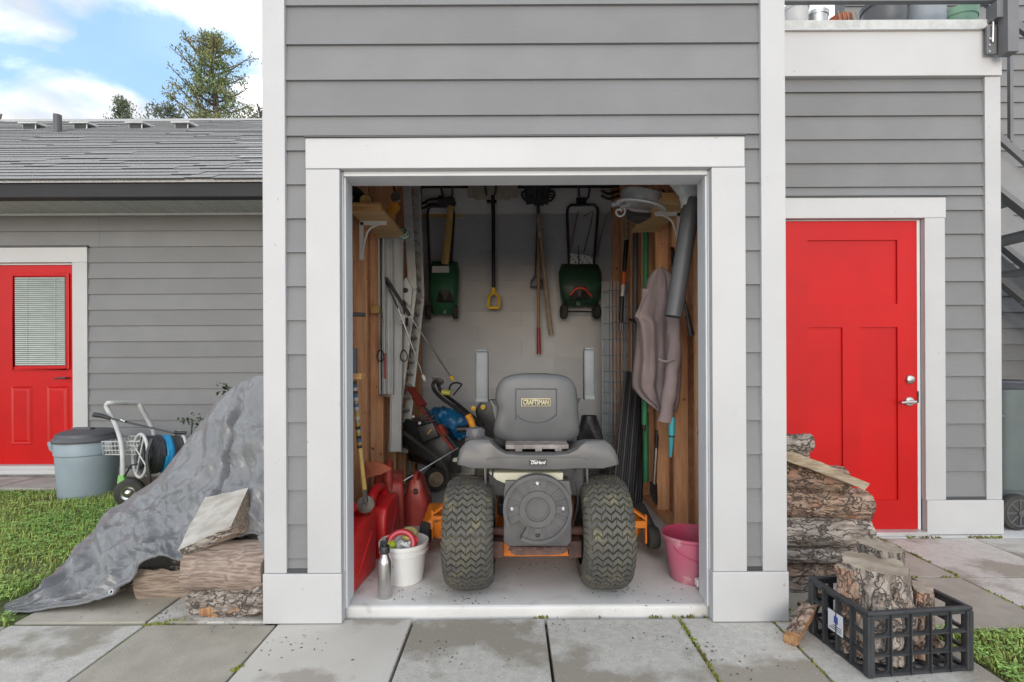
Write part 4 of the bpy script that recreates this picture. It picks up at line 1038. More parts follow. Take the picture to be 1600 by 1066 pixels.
tg = MB().hull([p+Vector((a, b, c_)) for a, b, c_ in ((-.018, 0, -.02), (.018, 0, -.022), (.022, 0, -.004), (-.02, 0, .004), (0, 0, .026), (.008, 0, .022), (-.018, .012, -.02), (.018, .012, -.022), (.022, .012, -.004), (-.02, .012, .004), (0, .012, .026))])
tg.build('padlock_tag', mat('yellow_tag', (.75,.62,.03), rough=.4), label='small bright yellow tag hanging above the second red fuel can', cat='tag', bevel=.003)
# white bucket
bc = P(631, 844, 2.66); bx, by, bh = bc.x, 2.66, bc.z-FZ
t = thing('white_bucket', 'white plastic bucket full of odds and ends behind the steel bottle', 'bucket', (bx, by, FZ))
r0, r1 = .098, .122
def br(h): return r0+(r1-r0)*h/bh
MB().lathe([(0, 0), (r0-.006, 0), (r0, .006), (br(bh-.05), bh-.05), (r1+.003, bh-.05), (r1+.003, bh-.042), (br(bh-.04), bh-.04), (br(bh-.02), bh-.02), (r1+.005, bh-.018), (r1+.005, bh), (r1-.003, bh), (r1-.004, bh-.02), (r0-.004, .012), (0, .01)], (bx, by, FZ), (0, 0, 1), 40).build('body', whitepl, t, smooth=35)
MB().tube(smooth_path([(bx-r1-.006, by-.01, FZ+bh-.03), (bx-.085, by-r1+.02, FZ+bh-.045), (bx-.03, by-r1-.004, FZ+bh-.085), (bx+.005, by-r1-.006, FZ+bh-.095)], 5)[:12], .0028, 6).build('handle', steel, t)
# things in the bucket
c0 = Vector((bx-.0, by-.035, FZ+bh-.0))
mb = MB(); mb.tube([c0+Vector((cos(a)*.062, -.02+sin(a)*.02, sin(a)*.055)) for a in [pi*k/14*1.15-.25 for k in range(15)]], [.016]*15, 9)
mb.hull([c0+Vector(q) for q in ((-.07,-.02,-.05),(-.062,-.02,.05),(-.08,-.01,.03),(-.055,0,-.05),(-.05,0,.03))]); mb.hull([c0+Vector(q) for q in ((.07,-.02,-.05),(.062,-.02,.035),(.085,-.01,.03),(.055,0,-.05),(.05,0,.03))])
mb.build('plastic_clamp', mat('red_clamp', (.52,.04,.06), rough=.35), smooth=True, label='red plastic ring shaped clamp sticking out of the white bucket', cat='clamp')
p = P(639, 834, by+.03); MB().lathe([(0, 0), (.04, .0), (.044, .012), (.04, .024), (0, .024)], p-Vector((0, 0, .01)), (.1, -.35, 1), 22).build('lid', mat('pale_yellow_lid', (.62,.55,.2), rough=.5), smooth=30, label='pale yellow round lid lying on top inside the white bucket', cat='lid')
p = P(613, 850, by-.06); MB().lathe([(0, 0), (.02, 0), (.024, .02), (.018, .035), (0, .036)], p-Vector((0,0,.02)), (-.2, -.3, 1), 14).build('bottle_cap', mat('lime_plastic', (.5,.65,.05), rough=.4), smooth=30, label='lime green cap inside the left of the white bucket', cat='cap')
p = P(631, 850, by-.045); mb = MB(); rr = random.Random(3)
mb.hull([p+Vector((rr.uniform(-.05, .05), rr.uniform(-.02, .03), rr.uniform(-.03, .018))) for _ in range(26)], cuts=2, rough=.03)
mb.build('crumpled_bag', bagpl, label='crumpled clear plastic bag inside the red clamp in the bucket', cat='bag')
# bottle
q = P(601, 934, 2.455); x, y = q.x, 2.46
t = thing('water_bottle', 'brushed steel water bottle with black sports cap', 'bottle', (x, y, FZ))
bt = MB().lathe([(0, 0), (.0315, 0), (.033, .003), (.033, .165), (.031, .18), (.022, .198), (.019, .206), (.019, .222), (0, .222)], (x, y, FZ), (0, 0, 1), 32).build('body', steel, t, smooth=40)
mb = MB().lathe([(.0235, .212), (.0245, .216), (.0245, .243), (.022, .247), (.012, .248), (.012, .262), (0, .262)], (x, y, FZ), (0, 0, 1), 24)
mb.tube([(x-.016, y, FZ+.245), (x-.018, y, FZ+.263), (x+.01, y, FZ+.267), (x+.012, y, FZ+.282)], .0085, 8)
mb.build('cap', black, t, smooth=40)
# pink bucket
px_, py_ = .925, 2.66; bh = .235
t = thing('pink_bucket', 'faded pink plastic bucket with pouring lip beside the right jamb', 'bucket', (px_, py_, FZ))
def pk(r, h): return (r, h)
mb = MB().lathe([(0, .0), (.095, 0), (.107, .012), (.133, bh-.02), (.146, bh-.012), (.148, bh), (.140, bh+.002)], (px_, py_, FZ), (0, 0, 1), 44, 0, caps=False)
mb.lathe([(.140, bh+.002), (.131, bh-.012), (.104, .02), (0, .016)], (px_, py_, FZ), (0, 0, 1), 44, 1, caps=False)
for v in mb.v:
    d = Vector((v.x-px_, v.y-py_, 0)); a = math.atan2(d.y, d.x)
    if v.z > FZ+bh*.6:
        k = max(0, cos(a-R(200)))**14*.022*((v.z-FZ)/bh-.6)/.4; v += d.normalized()*k; v.z += k*.25
mb.build('body', [pinkpl, pinkin], t, smooth=40)
MB().tube(smooth_path([(px_-.12, py_-.06, FZ+bh-.03), (px_-.09, py_-.115, FZ+bh-.07), (px_-.0, py_-.135, FZ+bh-.105), (px_+.08, py_-.115, FZ+bh-.13)], 5), .003, 6).build('handle', pinkin, t)
MB().box((px_-.025, py_-.158, FZ+.02), (px_+.03, py_-.118, FZ+.055)).build('tipping_grip', whitepl, t, bevel=.006)

# ---------------------------------------------------------------- left wall of the store
def shelf(side, Yf, Yb, zb, xin, xw):
    lab = 'plywood wall shelf with a drum and can on it, on the left stud wall' if side < 0 else 'plywood wall shelf under the metal pan, on the right stud wall'
    t = thing('wall_shelf', lab, 'shelf', ((xin+xw)/2, (Yf+Yb)/2, zb), 'plywood wall shelves')
    a, b = min(xin, xw), max(xin, xw)
    MB().box((a, Yf+.012, zb), (b, Yb, zb+.018)).build('board', ply, t)
    MB().box((a, Yf-.006, zb-.002), (b, Yf+.0115, zb+.042)).build('front_edge', plyedge, t, bevel=.002)
    for yy in (Yf+.24,):
        mb = MB(); xo = xw-side*.03
        mb.bar((xw+side*.002*0, yy, zb-.012), (xin+(xw-xin)*.15, yy, zb-.012), .026, .006, up=(0, 1, 0)); mb.bar((xw-side*.008, yy, zb-.006), (xw-side*.008, yy, zb-.24), .026, .006, up=(0, 1, 0))
        mb.tube(smooth_path([(xw-side*.012, yy, zb-.19), (xw-side*.05, yy, zb-.06), (xin+(xw-xin)*.35, yy, zb-.016)], 5), .007, 6)
        mb.build('bracket', vinyl, t)
    return t
a = P(596, 328, 2.95); shelf(-1, 2.95, 3.64, a.z, a.x, IL+.088)
b = P(1034, 313, 2.95); shelf(1, 2.95, 3.70, b.z, b.x, IR-.088)
zs_ = a.z+.018
p = P(553, 310, 3.05); mb = MB().lathe([(.0, 0), (.075, 0), (.08, .01), (.08, .06), (.03, .07), (.03, .075), (0, .075)], (p.x-.02, 3.12, zs_+.08), (0, -1, 0), 26)
dr = mb.build('cable_drum', black, label='black round drum with pale hub at the front of the left shelf', cat='drum', smooth=30)
MB().lathe([(.022, .075), (.022, .079), (0, .079)], (p.x-.02, 3.12, zs_+.08), (0, -1, 0), 16).build('hub', steel, dr, smooth=True)
p = P(575, 307, 3.1); cn_ = MB().lathe([(0, 0), (.04, 0), (.04, .1), (.037, .104), (0, .104)], (p.x, 3.1, zs_+.041), (.15, -1, .1), 22).build('paint_can', mat('dark_blue_can', (.03,.045,.10), rough=.35), label='small dark blue can lying on the left shelf', cat='can', smooth=30)
MB().lathe([(.034, .1045), (.034, .106), (.02, .106)], (p.x, 3.1, zs_+.041), (.15, -1, .1), 18).build('end_ring', yelw, cn_)
# tape measure hanging
p = P(612, 322, 3.45); tp = thing('pump_sprayer', 'orange hand tool with round metal end hanging beyond the left shelf', 'hand tool', p)
MB().hull([p+Vector(q) for q in ((-.05,0,-.02),(.03,0,.045),(.05,0,.0),(-.01,0,-.075),(-.05,.06,-.02),(.03,.06,.045),(.05,.06,0),(-.01,.06,-.075))]).build('body', orgrip, tp, bevel=.012, smooth=True)
MB().lathe([(0,0),(.03,0),(.034,.01),(.034,.03),(.012,.035),(0,.035)], p+Vector((.025, .01, .05)), (.2,-1,.2), 18).build('dial', steel, tp, smooth=30)
MB().tube(smooth_path([p+Vector((.02,.03,.06)), p+Vector((.0,.04,.16)), p+Vector((-.05,.05,.24))], 4), .006, 6).build('cord', black, tp)
p = P(627, 362, 3.6); mb = MB()
for k in range(5):
    pts = [p+Vector((cos(a)*.035+.01*k*.5, sin(a)*.02+k*.004, sin(a)*.03-k*.006)) for a in [2*pi*q/12 for q in range(12)]]
    mb.tube(pts, .0055, 5, closed=True, m=k % 2)
mb.build('rope_coil', [greenpole, vinyl], label='small green and white rope coil at the back corner of the left shelf', cat='rope', smooth=True)

# ladder leaning along the left wall
lad = thing('folding_ladder', 'tall pale aluminium folding ladder leaning along the left wall', 'ladder', P(625, 705, 4.2))
def path2(pts): return [P(*q) for q in pts]
railA = path2([(634, 262, 4.10), (645, 452, 4.10), (612, 706, 4.02)])
railB = path2([(650, 262, 4.55), (657, 465, 4.55), (631, 708, 4.45)])
for rl_, nm in ((railA, 'a'), (railB, 'b')):
    mb = MB(); mb.bar(rl_[0], rl_[1], .07, .026, up=(0, 1, 0)); mb.bar(rl_[1], rl_[2], .07, .026, up=(0, 1, 0)); mb.build('side_rail', alum, lad, bevel=.004)
for s0 in (0, 1):
    for k in range(11 if s0 == 0 else 13):
        f = (k+.5)/(11 if s0 == 0 else 13)
        MB().bar(railA[s0].lerp(railA[s0+1], f), railB[s0].lerp(railB[s0+1], f), .03, .022).build('rung', alum, lad)
p = P(637, 456, 4.07); MB().prism([(p.x-.06, p.z+.06), (p.x+.0, p.z+.11), (p.x+.045, p.z+.02), (p.x+.03, p.z-.13), (p.x-.03, p.z-.06), (p.x-.065, p.z-.0)], 4.03, 4.06).build('hinge', vinyl, lad, bevel=.006)
p = P(634, 454, 4.028); MB().lathe([(.02, 0), (.02, .012), (0, .012)], p, (0, -1, 0), 14).build('hinge_lock', black, lad)

def strip(name, label, top, bot, w, t, mt, group='pale vinyl trim strips on the left wall', band=None):
    a, b = P(*top), P(*bot); d = (b-a).normalized(); mb = MB()
    mb.bar(a, b, w, .004, up=(0, 1, 0)) if False else None
    s = Vector((1, 0, 0)); n_ = Vector((0, 1, 0))
    for off, ww, yy in ((0, w, 0), (-w/2+.004, .008, t/2), (w/2-.004, .008, t/2)):
        if yy == 0: mb.add([a+s*(-w/2), a+s*w/2, b+s*w/2, b+s*(-w/2), a+s*(-w/2)+n_*.006, a+s*w/2+n_*.006, b+s*w/2+n_*.006, b+s*(-w/2)+n_*.006], [(0,1,2,3),(7,6,5,4),(0,4,5,1),(1,5,6,2),(2,6,7,3),(3,7,4,0)])
        else:
            l_, r_ = s*(off-ww/2), s*(off+ww/2)
            mb.add([a+l_, a+r_, b+r_, b+l_, a+l_-n_*t, a+r_-n_*t, b+r_-n_*t, b+l_-n_*t], [(0,1,2,3),(7,6,5,4),(0,4,5,1),(1,5,6,2),(2,6,7,3),(3,7,4,0)])
    o = mb.build(name, mt, label=label, cat='trim strip', group=group); return o
s1 = strip('vinyl_strip', 'pale vinyl trim strip with a red label, ending higher on the left wall', (597, 370, 3.72), (599, 617, 3.72), .045, .03, vinyl)
a, b = P(601, 552, 3.685), P(601, 592, 3.685); MB().box((a.x-.008, 3.685, b.z), (a.x+.012, 3.689, a.z)).build('red_label', mat('faded_red_label', (.45,.12,.1), rough=.6), s1)
strip('vinyl_strip', 'wide white vinyl channel in the middle of the strips, clamped at the bottom', (609, 368, 3.80), (610, 617, 3.80), .052, .035, vinyl)
strip('vinyl_strip', 'longest white vinyl trim channel reaching down behind the fuel cans', (622, 372, 3.92), (619, 706, 3.92), .085, .03, vinyl)
p = P(604, 618, 3.65); MB().bar(p+Vector((-.05, 0, 0)), p+Vector((.03, 0, .002)), .012, .02).build('wall_hook', steel, label='thin steel hook under the shorter vinyl strips', cat='hook')
# chain with snap link, block with snap link
def snaplink(px, py, Y, h, mt=black):
    c0 = P(px, py, Y); return MB().tube([c0+Vector((cos(a)*h*.26*(1.15-.25*sin(a)), 0, sin(a)*h*.5)) for a in [2*pi*k/16 for k in range(16)]], .005, 6, closed=True)
p = P(586, 484, 3.6); hk = MB().box((p.x-.03, 3.6, p.z-.025), (p.x+.03, 3.64, p.z+.025)).build('wood_block', yelw, label='small pale wood block fixed beside the hanging chain', cat='block', bevel=.004)
ch = thing('chain', 'thin steel chain with black snap link hanging on the left vinyl strip', 'chain', P(596, 545, 3.62))
mb = MB()
for k in range(20):
    c0 = P(596-.1*k, 488+k*3.0, 3.62); v = Vector((1, 0, 0)) if k % 2 else Vector((0, 1, 0))
    mb.tube([c0+v*cos(a)*.007+Vector((0, 0, sin(a)*.013)) for a in [2*pi*q/8 for q in range(8)]], .0026, 4, closed=True)
mb.build('chain_links', steel, ch); snaplink(594.5, 556, 3.62, .08).build('snap_link', black, ch, smooth=True)
pb = thing('pulley_block', 'small white pulley block with dark wheel and black snap link', 'pulley', P(629, 500, 3.85))
p = P(629, 499, 3.85); MB().box((p.x-.024, 3.84, p.z-.035), (p.x+.02, 3.87, p.z+.035)).build('body', vinyl, pb, bevel=.005)
for q in (-.016, .016): MB().lathe([(.007, 0), (.007, .004), (0, .004)], p+Vector((-.004, -.012, q)), (0, -1, 0), 10).build('bolt', darkmetal, pb)
MB().lathe([(.03, -.01), (.034, 0), (.03, .01)], p+Vector((.03, .015, -.02)), (1, .2, 0), 16).build('wheel', black, pb)
MB().tube([p+Vector((0, 0, -.03)), P(630, 548, 3.85)], .003, 5).build('cord', steel, pb); snaplink(631, 556, 3.85, .085).build('snap_link', black, pb, smooth=True)
# lances
def lance(label, pts, rs_, mts, tip):
    t = thing('spray_lance', label, 'spray lance', P(*pts[-1])); w = [P(*q) for q in pts]
    if len(w) == 3: MB().tube(w[:2], rs_[0], 8).build('grip', mts[0], t, smooth=True); MB().tube(w[1:], rs_[1], 8).build('rod', mts[1], t, smooth=True)
    d = (w[-1]-w[-2]).normalized(); MB().lathe([(rs_[1], -.02), (rs_[1]*2.2, -.015), (rs_[1]*2.2, .012), (rs_[1]*.8, .03), (0, .03)], w[-1], d, 10).build('nozzle', tip, t, smooth=True)
lance('thin pale spray lance with white nozzle crossing the left wall', [(601, 436, 3.72), (622, 482, 3.75), (662, 590, 3.85)], (.006, .006), (black, steel), vinyl)
lance('longer spray lance with black grip and brass nozzle crossing the left wall', [(603, 434, 3.68), (640, 493, 3.8), (706, 591, 4.0)], (.013, .0065), (black, steel), yellow)
MB().tube([P(548, 491, 2.75), P(569, 492, 2.85)], .012, 10).build('wall_peg', greypipe, label='dark grey round peg sticking out by the left jamb', cat='peg', smooth=True)
# edger
ed = thing('lawn_edger', 'lawn edger with patterned taped pole and round metal disc', 'edger', P(571, 800, 2.76))
pa, pb_, pc = P(553, 590, 2.62), P(562, 700, 2.68), P(571, 780, 2.72)
MB().tube([pb_, pc], .013, 10).build('lower_pole', yelw, ed, smooth=True)
cols = [mat('tape_ochre', (.42,.30,.06)), mat('tape_blue', (.05,.14,.26)), oldwood, black, mat('tape_pale', (.45,.44,.4))]
for k in range(22):
    a, b = pa.lerp(pb_, k/22), pa.lerp(pb_, (k+1)/22)
    MB().tube([a, b], .0125, 10).build('tape_band', cols[(k*3+k//4) % 5], ed)
MB().tube([P(552, 545, 2.6), pa], .02, 10).build('grip', greypipe, ed, smooth=True)
MB().box(P(556, 590, 2.58)-Vector((.02, 0, .008)), P(567, 585, 2.64)+Vector((.01, 0, .006))).build('guard', plyedge, ed)
p = P(571, 788, 2.72); MB().lathe([(.012, -.012), (.02, -.010), (.028, -.008), (.045, -.006), (.047, 0), (.045, .006), (.02, .012), (0, .012)], p, (.25, -1, .1), 26).build('disc', discrust, ed, smooth=30)
mb = MB().bar(P(570, 765, 2.71), P(572, 786, 2.70), .022, .018); mb.lathe([(.013, 0), (.013, .02), (0, .02)], p+Vector((0, -.02, 0)), (.2, -1, 0), 10); mb.build('axle_fork', discrust, ed, smooth=30)
# orange blade sheet
bl = MB(); pts = [(570, 722, 3.05), (594, 724, 3.05), (612, 733, 3.05), (597, 741, 3.0), (580, 739, 3.0), (571, 748, 3.0)]
w = [P(*q) for q in pts]
bl.hull(w+[q+Vector((0, .01, .004)) for q in w]+[P(572, 722, 3.3)]); bl.build('metal_scoop', rustorange, label='rusty orange metal blade lying flat behind the edger pole', cat='scoop', bevel=.003)

# ---------------------------------------------------------------- back wall
YB = DB-.03
rail_t = thing('tool_rail', 'long black wall rail along the top of the back wall', 'rail', P(810, 293, YB))
for a, b in ((640, 748), (800, 978)):
    p, q = P(a, 294, YB-.02), P(b, 288.5, YB-.02); MB().box((p.x, YB-.03, p.z), (q.x, YB+.0, q.z)).build('rail_bar', black, rail_t)
def hook(label, pts, grp='black wavy tool hooks on the wall rail'):
    mb = MB()
    for dy_, dd in ((0, 0), (9, .02)):
        mb.tube(smooth_path([P(x, y+dy_*.85, YB-.06-d_) for x, y, d_ in pts], 4), .0135, 6)
    x, y, d_ = pts[-1]; p = P(x, y+4, YB-.03); mb.box((p.x-.03, YB-.07, p.z-.05), (p.x+.03, YB-.005, p.z+.05))
    mb.build('tool_hook', black, label=label, cat='hook', group=grp, smooth=30)
hook('black wavy double tool hook left of the first green spreader', [(643, 314, .12), (655, 318, .11), (663, 317, .09), (672, 312, .06), (690, 311, .02)])
hook('black wavy double tool hook left of the metal pan', [(939, 298, .12), (950, 303, .11), (958, 302, .08), (967, 299, .05), (976, 300, .0)])

def spreader(label, cx, ty, hw, leg_y, hop, whl, mt, extra):
    Y = YB-.09
    t = thing('lawn_spreader', label, 'spreader', P(cx, hop[3], Y), 'green lawn spreaders hung on the back wall')
    f = []
    l0, l1 = hw
    path_ = [(cx+l0[1], leg_y, 0), (cx+l0[0], ty+14, 0), (cx+l0[0]+1, ty+5, 0), (cx+l0[0]+6, ty+.5, 0), (cx+l1[0]-6, ty+.5, 0), (cx+l1[0]-1, ty+5, 0), (cx+l1[0], ty+14, 0), (cx+l1[1], leg_y, 0)]
    MB().tube([P(x, y, Y) for x, y, _ in path_], .0145, 8).build('handle', black, t, smooth=True)
    for s in (0, 1):
        x = cx+(l0[1] if s == 0 else l1[1]); MB().tube([P(x, leg_y-3, Y), P(x+(1 if s == 0 else 2), hop[1]+(hop[3]-hop[1])*.7, Y-.11)], .012, 6).build('handle_leg', black, t)
    # hopper: an inverted trough, wider at the top, seen from its back
    x0, y0, x1, y1 = hop
    vs = []
    for (yy, kx, dep) in ((y0, .86, .05), (y0+(y1-y0)*.22, 1.0, .16), (y0+(y1-y0)*.55, .98, .22), (y1-(y1-y0)*.2, .92, .2), (y1, .8, .12)):
        xm_, h_ = (x0+x1)/2, (x1-x0)/2*kx
        for a in range(12):
            an = 2*pi*a/12; e = .55
            c_, s_ = cos(an), sin(an)
            p = P(xm_+math.copysign(abs(c_)**e, c_)*h_, yy, Y); vs.append((p.x, Y-dep/2+math.copysign(abs(s_)**e, s_)*dep/2, p.z))
    fs = [(r*12+a, r*12+(a+1) % 12, (r+1)*12+(a+1) % 12, (r+1)*12+a) for r in range(4) for a in range(12)]+[tuple(range(11, -1, -1)), tuple(48+a for a in range(12))]
    MB().add(vs, fs).build('hopper', mt, t, smooth=50)
    for (wx, wy) in whl:
        p = P(wx, wy, Y-.1); MB().lathe([(.012, -.03), (.065, -.028), (.075, -.015), (.075, .015), (.065, .028), (.012, .03)], p, (1, .15, 0), 22).build('wheel', blackrub, t, smooth=30)
    p, q = P(whl[0][0], whl[0][1], Y-.1), P(whl[1][0], whl[1][1], Y-.1); MB().tube([p, q], .01, 6).build('axle', black, t)
    xm_ = (x0+x1)/2
    mb = MB(); p = P(xm_, y0+(y1-y0)*.62, Y-.2); mb.hull([p+Vector(v) for v in ((-.09,0,-.07),(.09,0,-.07),(-.05,-.04,.05),(.05,-.04,.05),(-.1,.05,-.09),(.1,.05,-.09),(0,-.05,-.06))])
    for s in (-1, 1): mb.bar(P(xm_+s*3, y0+4, Y-.1), P(xm_+s*16, y1-8, Y-.16), .02, .012)
    mb.build('gearbox', black, t, bevel=.01); MB().lathe([(.03, 0), (.03, .02), (.02, .025), (0, .025)], P(xm_-1, y1-5, Y-.16), (0, -1, 0), 14).build('hub_cap', mt, t, smooth=30)
    MB().tube([P(xm_-1, y0-30, Y-.02), P(xm_, y0+20, Y-.17), P(xm_+1, y1-18, Y-.19)], .006, 5).build('control_rod', darkmetal, t)
    return t, Y
t1, YS1 = spreader('mid green spreader with white label, hung left of the yellow grip shovel', 692, 322, ((-24, -21), (17, 13)), 408, (672, 410, 719, 492), ((669, 488), (711, 487)), spgreen, 0)
p, q = P(677, 428, YS1-.118), P(703, 418, YS1-.118); mb = MB().box((p.x, YS1-.195, p.z), (q.x, YS1-.19, q.z)); mb.build('label', blklab, t1)
t2, YS2 = spreader('dark green spreader with red arc, hung right of the weathered handles', 910, 320, ((-24, -21), (24, 18)), 410, (872, 414, 938, 480), ((881, 487), (932, 487)), dkgreen, 0)
MB().tube(smooth_path([P(891, 461, YS2-.24), P(898, 453, YS2-.26), P(906, 450, YS2-.27), P(915, 453, YS2-.26), P(925, 464, YS2-.24)], 5), .011, 8).build('spread_control', mat('red_lever', (.55,.06,.03), rough=.4), t2, smooth=True)
mb = MB(); a = [P(889, 395, YS2), P(928, 401, YS2), P(927, 413, YS2), P(888, 413, YS2)]
mb.add(a+[v+Vector((0, .006, 0)) for v in a], [(0,1,2,3),(7,6,5,4),(0,4,5,1),(1,5,6,2),(2,6,7,3),(3,7,4,0)])
sc_ = mb.build('agitator_plate', vinyl, t2)
mb = MB()
for k in range(10):
    p = P(892+k*3.6, 402+(k % 3)*4, YS2-.003); mb.lathe([(.008, 0), (.008, .002), (0, .002)], p, (0, -1, 0), 8)
mb.build('holes', darkmetal, sc_)
# hooks the spreaders hang from
for px, py, grp in ((703, 318, 1), (908, 316, 2), (768, 312, 3), (842, 316, 4)):
    lab = {1: 'black prong hook holding the axe and first spreader', 2: 'black prong hook holding the dark green spreader', 3: 'black prong hook holding the yellow grip shovel', 4: 'black prong hook holding the dark bladed shovel'}[grp]
    mb = MB(); p = P(px, py, YB-.03); mb.box((p.x-.05, YB-.05, p.z-.03), (p.x+.05, YB-.004, p.z+.04))
    for s in (-1, 1): mb.tube([p+Vector((s*.04, -.02, 0)), p+Vector((s*.045, -.20, -.01)), p+Vector((s*.06, -.25, .10))], .011, 6)
    mb.build('prong_hook', black, label=lab, cat='hook', group='black prong hooks on the back wall', smooth=30)
# axe
ax = thing('axe', 'axe with pale yellow wooden handle hanging over the first green spreader', 'axe', P(697, 412, YB-.24))
mb = MB(); w = smooth_path([P(704, 322, YB-.26), P(702, 350, YB-.26), P(699, 380, YB-.26), P(695, 413, YB-.26)], 4)
for i in range(len(w)-1): pass
mb.tube(w, [.032+.006*(i/(len(w)-1)) for i in range(len(w))], 10)
for v in mb.v: v.y = YB-.26+(v.y-(YB-.26))*.55
mb.build('handle', yelw, ax, smooth=True)
p = P(700, 316, YB-.24); MB().hull([p+Vector(v) for v in ((-.10,-.03,.02),(-.09,-.03,-.03),(.07,-.04,.03),(.08,-.04,-.02),(-.10,.03,.02),(-.09,.03,-.03),(.07,.04,.03),(.08,.04,-.02),(.02,0,.06))]).build('head', darkmetal, ax, bevel=.006)
# yellow grip snow shovel with beige ribbed blade
sh = thing('snow_shovel', 'snow shovel with beige ribbed blade, black shaft and yellow D grip', 'shovel', P(771, 480, YB-.15))
mb = MB(); Y = YB-.16
for k in range(7):
    x0, x1 = 731+k*11, 731+(k+1)*11; a, b = P(x0, 314, Y), P(x1, 262, Y)
    bow = .05*(1-((k-3)/3.5)**2)
    mb.box((a.x+.002, Y-bow, a.z+(.0 if k not in (0, 6) else .03)), (b.x-.002, Y-bow+.022, b.z)); mb.box((b.x-.012, Y-bow-.012, a.z+.02), (b.x+.004, Y-bow+.015, b.z))
mb.build('blade', beigebl, sh, bevel=.006, smooth=30)
MB().tube([P(770, 305, Y-.05), P(771, 340, Y), P(771, 452, Y)], .0195, 12).build('shaft', mat('black_glossy_shaft', (.02,.022,.03), rough=.25), sh, smooth=True)
g_ = [(771, 450), (771, 456), (764, 464), (763, 478), (764, 481), (779, 481), (780, 478), (779, 464), (771, 456)]
mb = MB(); w = [P(x, y, Y) for x, y in g_]; mb.tube(w[:2], .026, 10); mb.tube(w[1:], .0165, 8); mb.build('grip', yellow, sh, smooth=True)
# dark blade shovel with D grip
sh = thing('shovel', 'shovel with wide dark blade up top and grey D grip below', 'shovel', P(840, 450, YB-.15)); Y = YB-.16
mb = MB(); a = [P(817, 270, Y), P(862, 270, Y), P(857, 320, Y-.03), (P(822, 320, Y-.03))]
mb.grid(lambda u, v: (lambda q: (q.x, q.y-.035*sin(pi*u), q.z))((a[0].lerp(a[1], u)).lerp(a[3].lerp(a[2], u), v)), 12, 6)
n = len(mb.v); mb.v += [v+Vector((0, .008, 0)) for v in mb.v]; mb.f += [tuple(i+n for i in f)[::-1] for f in mb.f]; mb.m = [0]*len(mb.f)
mb.build('blade', mat('dark_blade', (.045,.046,.05), (.07,.07,.075), 9, .45), sh, smooth=True)
MB().tube([P(841, 300, Y-.06), P(841, 345, Y-.01), P(838, 432, Y+.03)], .019, 10).build('shaft', darkmetal, sh, smooth=True)
mb = MB(); w = [P(x, y, Y+.03) for x, y in ((838, 428), (831, 440), (829, 448), (847, 448), (846, 440), (838, 428))]; mb.tube(w, .013, 8); mb.build('grip', greypipe, sh, smooth=True)
for s in (-1, 1):
    mb = MB(); cx_ = 841+s*22; mb.tube(smooth_path([P(cx_-s*8, 299, Y+.06), P(cx_+s*2, 300, Y+.04), P(cx_+s*3, 307, Y+.04), P(cx_-s*3, 314, Y+.05), P(cx_-s*9, 312, Y+.06)], 4), .010, 6)
    for k in range(3): mb.tube([P(cx_-s*7, 300+k*4, Y+.05), P(cx_+s*2, 301+k*4, Y+.045)], .006, 5)
    mb.build('wire_hook', black, label='black wire hook loop left of the dark shovel blade' if s < 0 else 'black wire hook loop right of the dark shovel blade', cat='hook')
hd = thing('long_handle_tool', 'long brown wooden handle with a dark red lower grip on the back wall', 'garden tool', P(842, 556, YB-.1))
MB().tube([P(841, 335, YB-.21), P(841.5, 512, YB-.11)], .0155, 10).build('handle', brownwood, hd, smooth=True); MB().tube([P(841.5, 512, YB-.11), P(842, 553, YB-.09)], [.019, .023], 10).build('grip', redgrip, hd, smooth=True)
hd = thing('long_handle_tool', 'weathered grey wooden handle slanting down to the right on the back wall', 'garden tool', P(860, 524, YB-.1))
MB().tube(smooth_path([P(841, 336, YB-.26), P(848, 400, YB-.2), P(856, 480, YB-.14), P(861, 523, YB-.1)], 4), [.026]*3+[.022]*10, 10).build('handle', oldwood, hd, smooth=True)
# thin rods through the second spreader
for lab, pts, r_ in (('thin pale metal rod slanting inside the left of the dark green spreader handle', [(903, 330), (891, 390)], .008), ('thin bent dark rod inside the dark green spreader handle', [(912, 338), (926, 330), (924, 348), (912, 395)], .006),
                     ('thin grey rod slanting beside the right leg of the dark green spreader', [(951, 331), (944, 350), (935, 385), (932, 400)], .009)):
    MB().tube([P(x, y, YB-.13) for x, y in pts], r_, 6).build('metal_rod', steel if 'dark rod' not in lab else darkmetal, label=lab, cat='rod', smooth=30)
# ---------------------------------------------------------------- rear left corner of the store
bn = thing('black_mower', 'black walk-behind machine with curved handle, orange grip and small pale hubbed wheel', 'push mower', P(690, 760, 4.4))
MB().hull([P(*q) for q in ((632,655,4.3),(690,668,4.2),(708,705,4.2),(700,738,4.2),(652,712,4.2),(628,690,4.3),(640,650,4.9),(720,670,4.9),(720,740,4.9),(640,720,4.9))]).build('body', black, bn, bevel=.02, smooth=True)
mb = MB(); w = [P(*q) for q in ((625,672,4.05),(652,692,4.0),(682,715,3.98),(698,735,4.0),(700,760,4.05))]; mb.tube(smooth_path(w, 5), .017, 8); mb.build('lower_tube', blackrub, bn, smooth=True)
p = P(648, 668, 4.1); q = P(660, 652, 4.1)
MB().tube(smooth_path([P(690, 600, 4.3), P(680, 596, 4.3), P(677, 606, 4.3), P(690, 622, 4.25), P(730, 650, 4.15), P(775, 685, 4.0)], 5), .016, 8).build('handle_tube', black, bn, smooth=True)
MB().tube(smooth_path([P(684, 598, 4.5), P(690, 612, 4.5), P(715, 632, 4.4), P(755, 665, 4.25)], 5), .016, 8).build('handle_tube', black, bn, smooth=True)
MB().tube(smooth_path([P(675, 591, 4.25), P(684, 592, 4.25), P(692, 594, 4.25), P(690, 601, 4.28)], 4), .006, 6).build('lever', steel, bn, smooth=True)
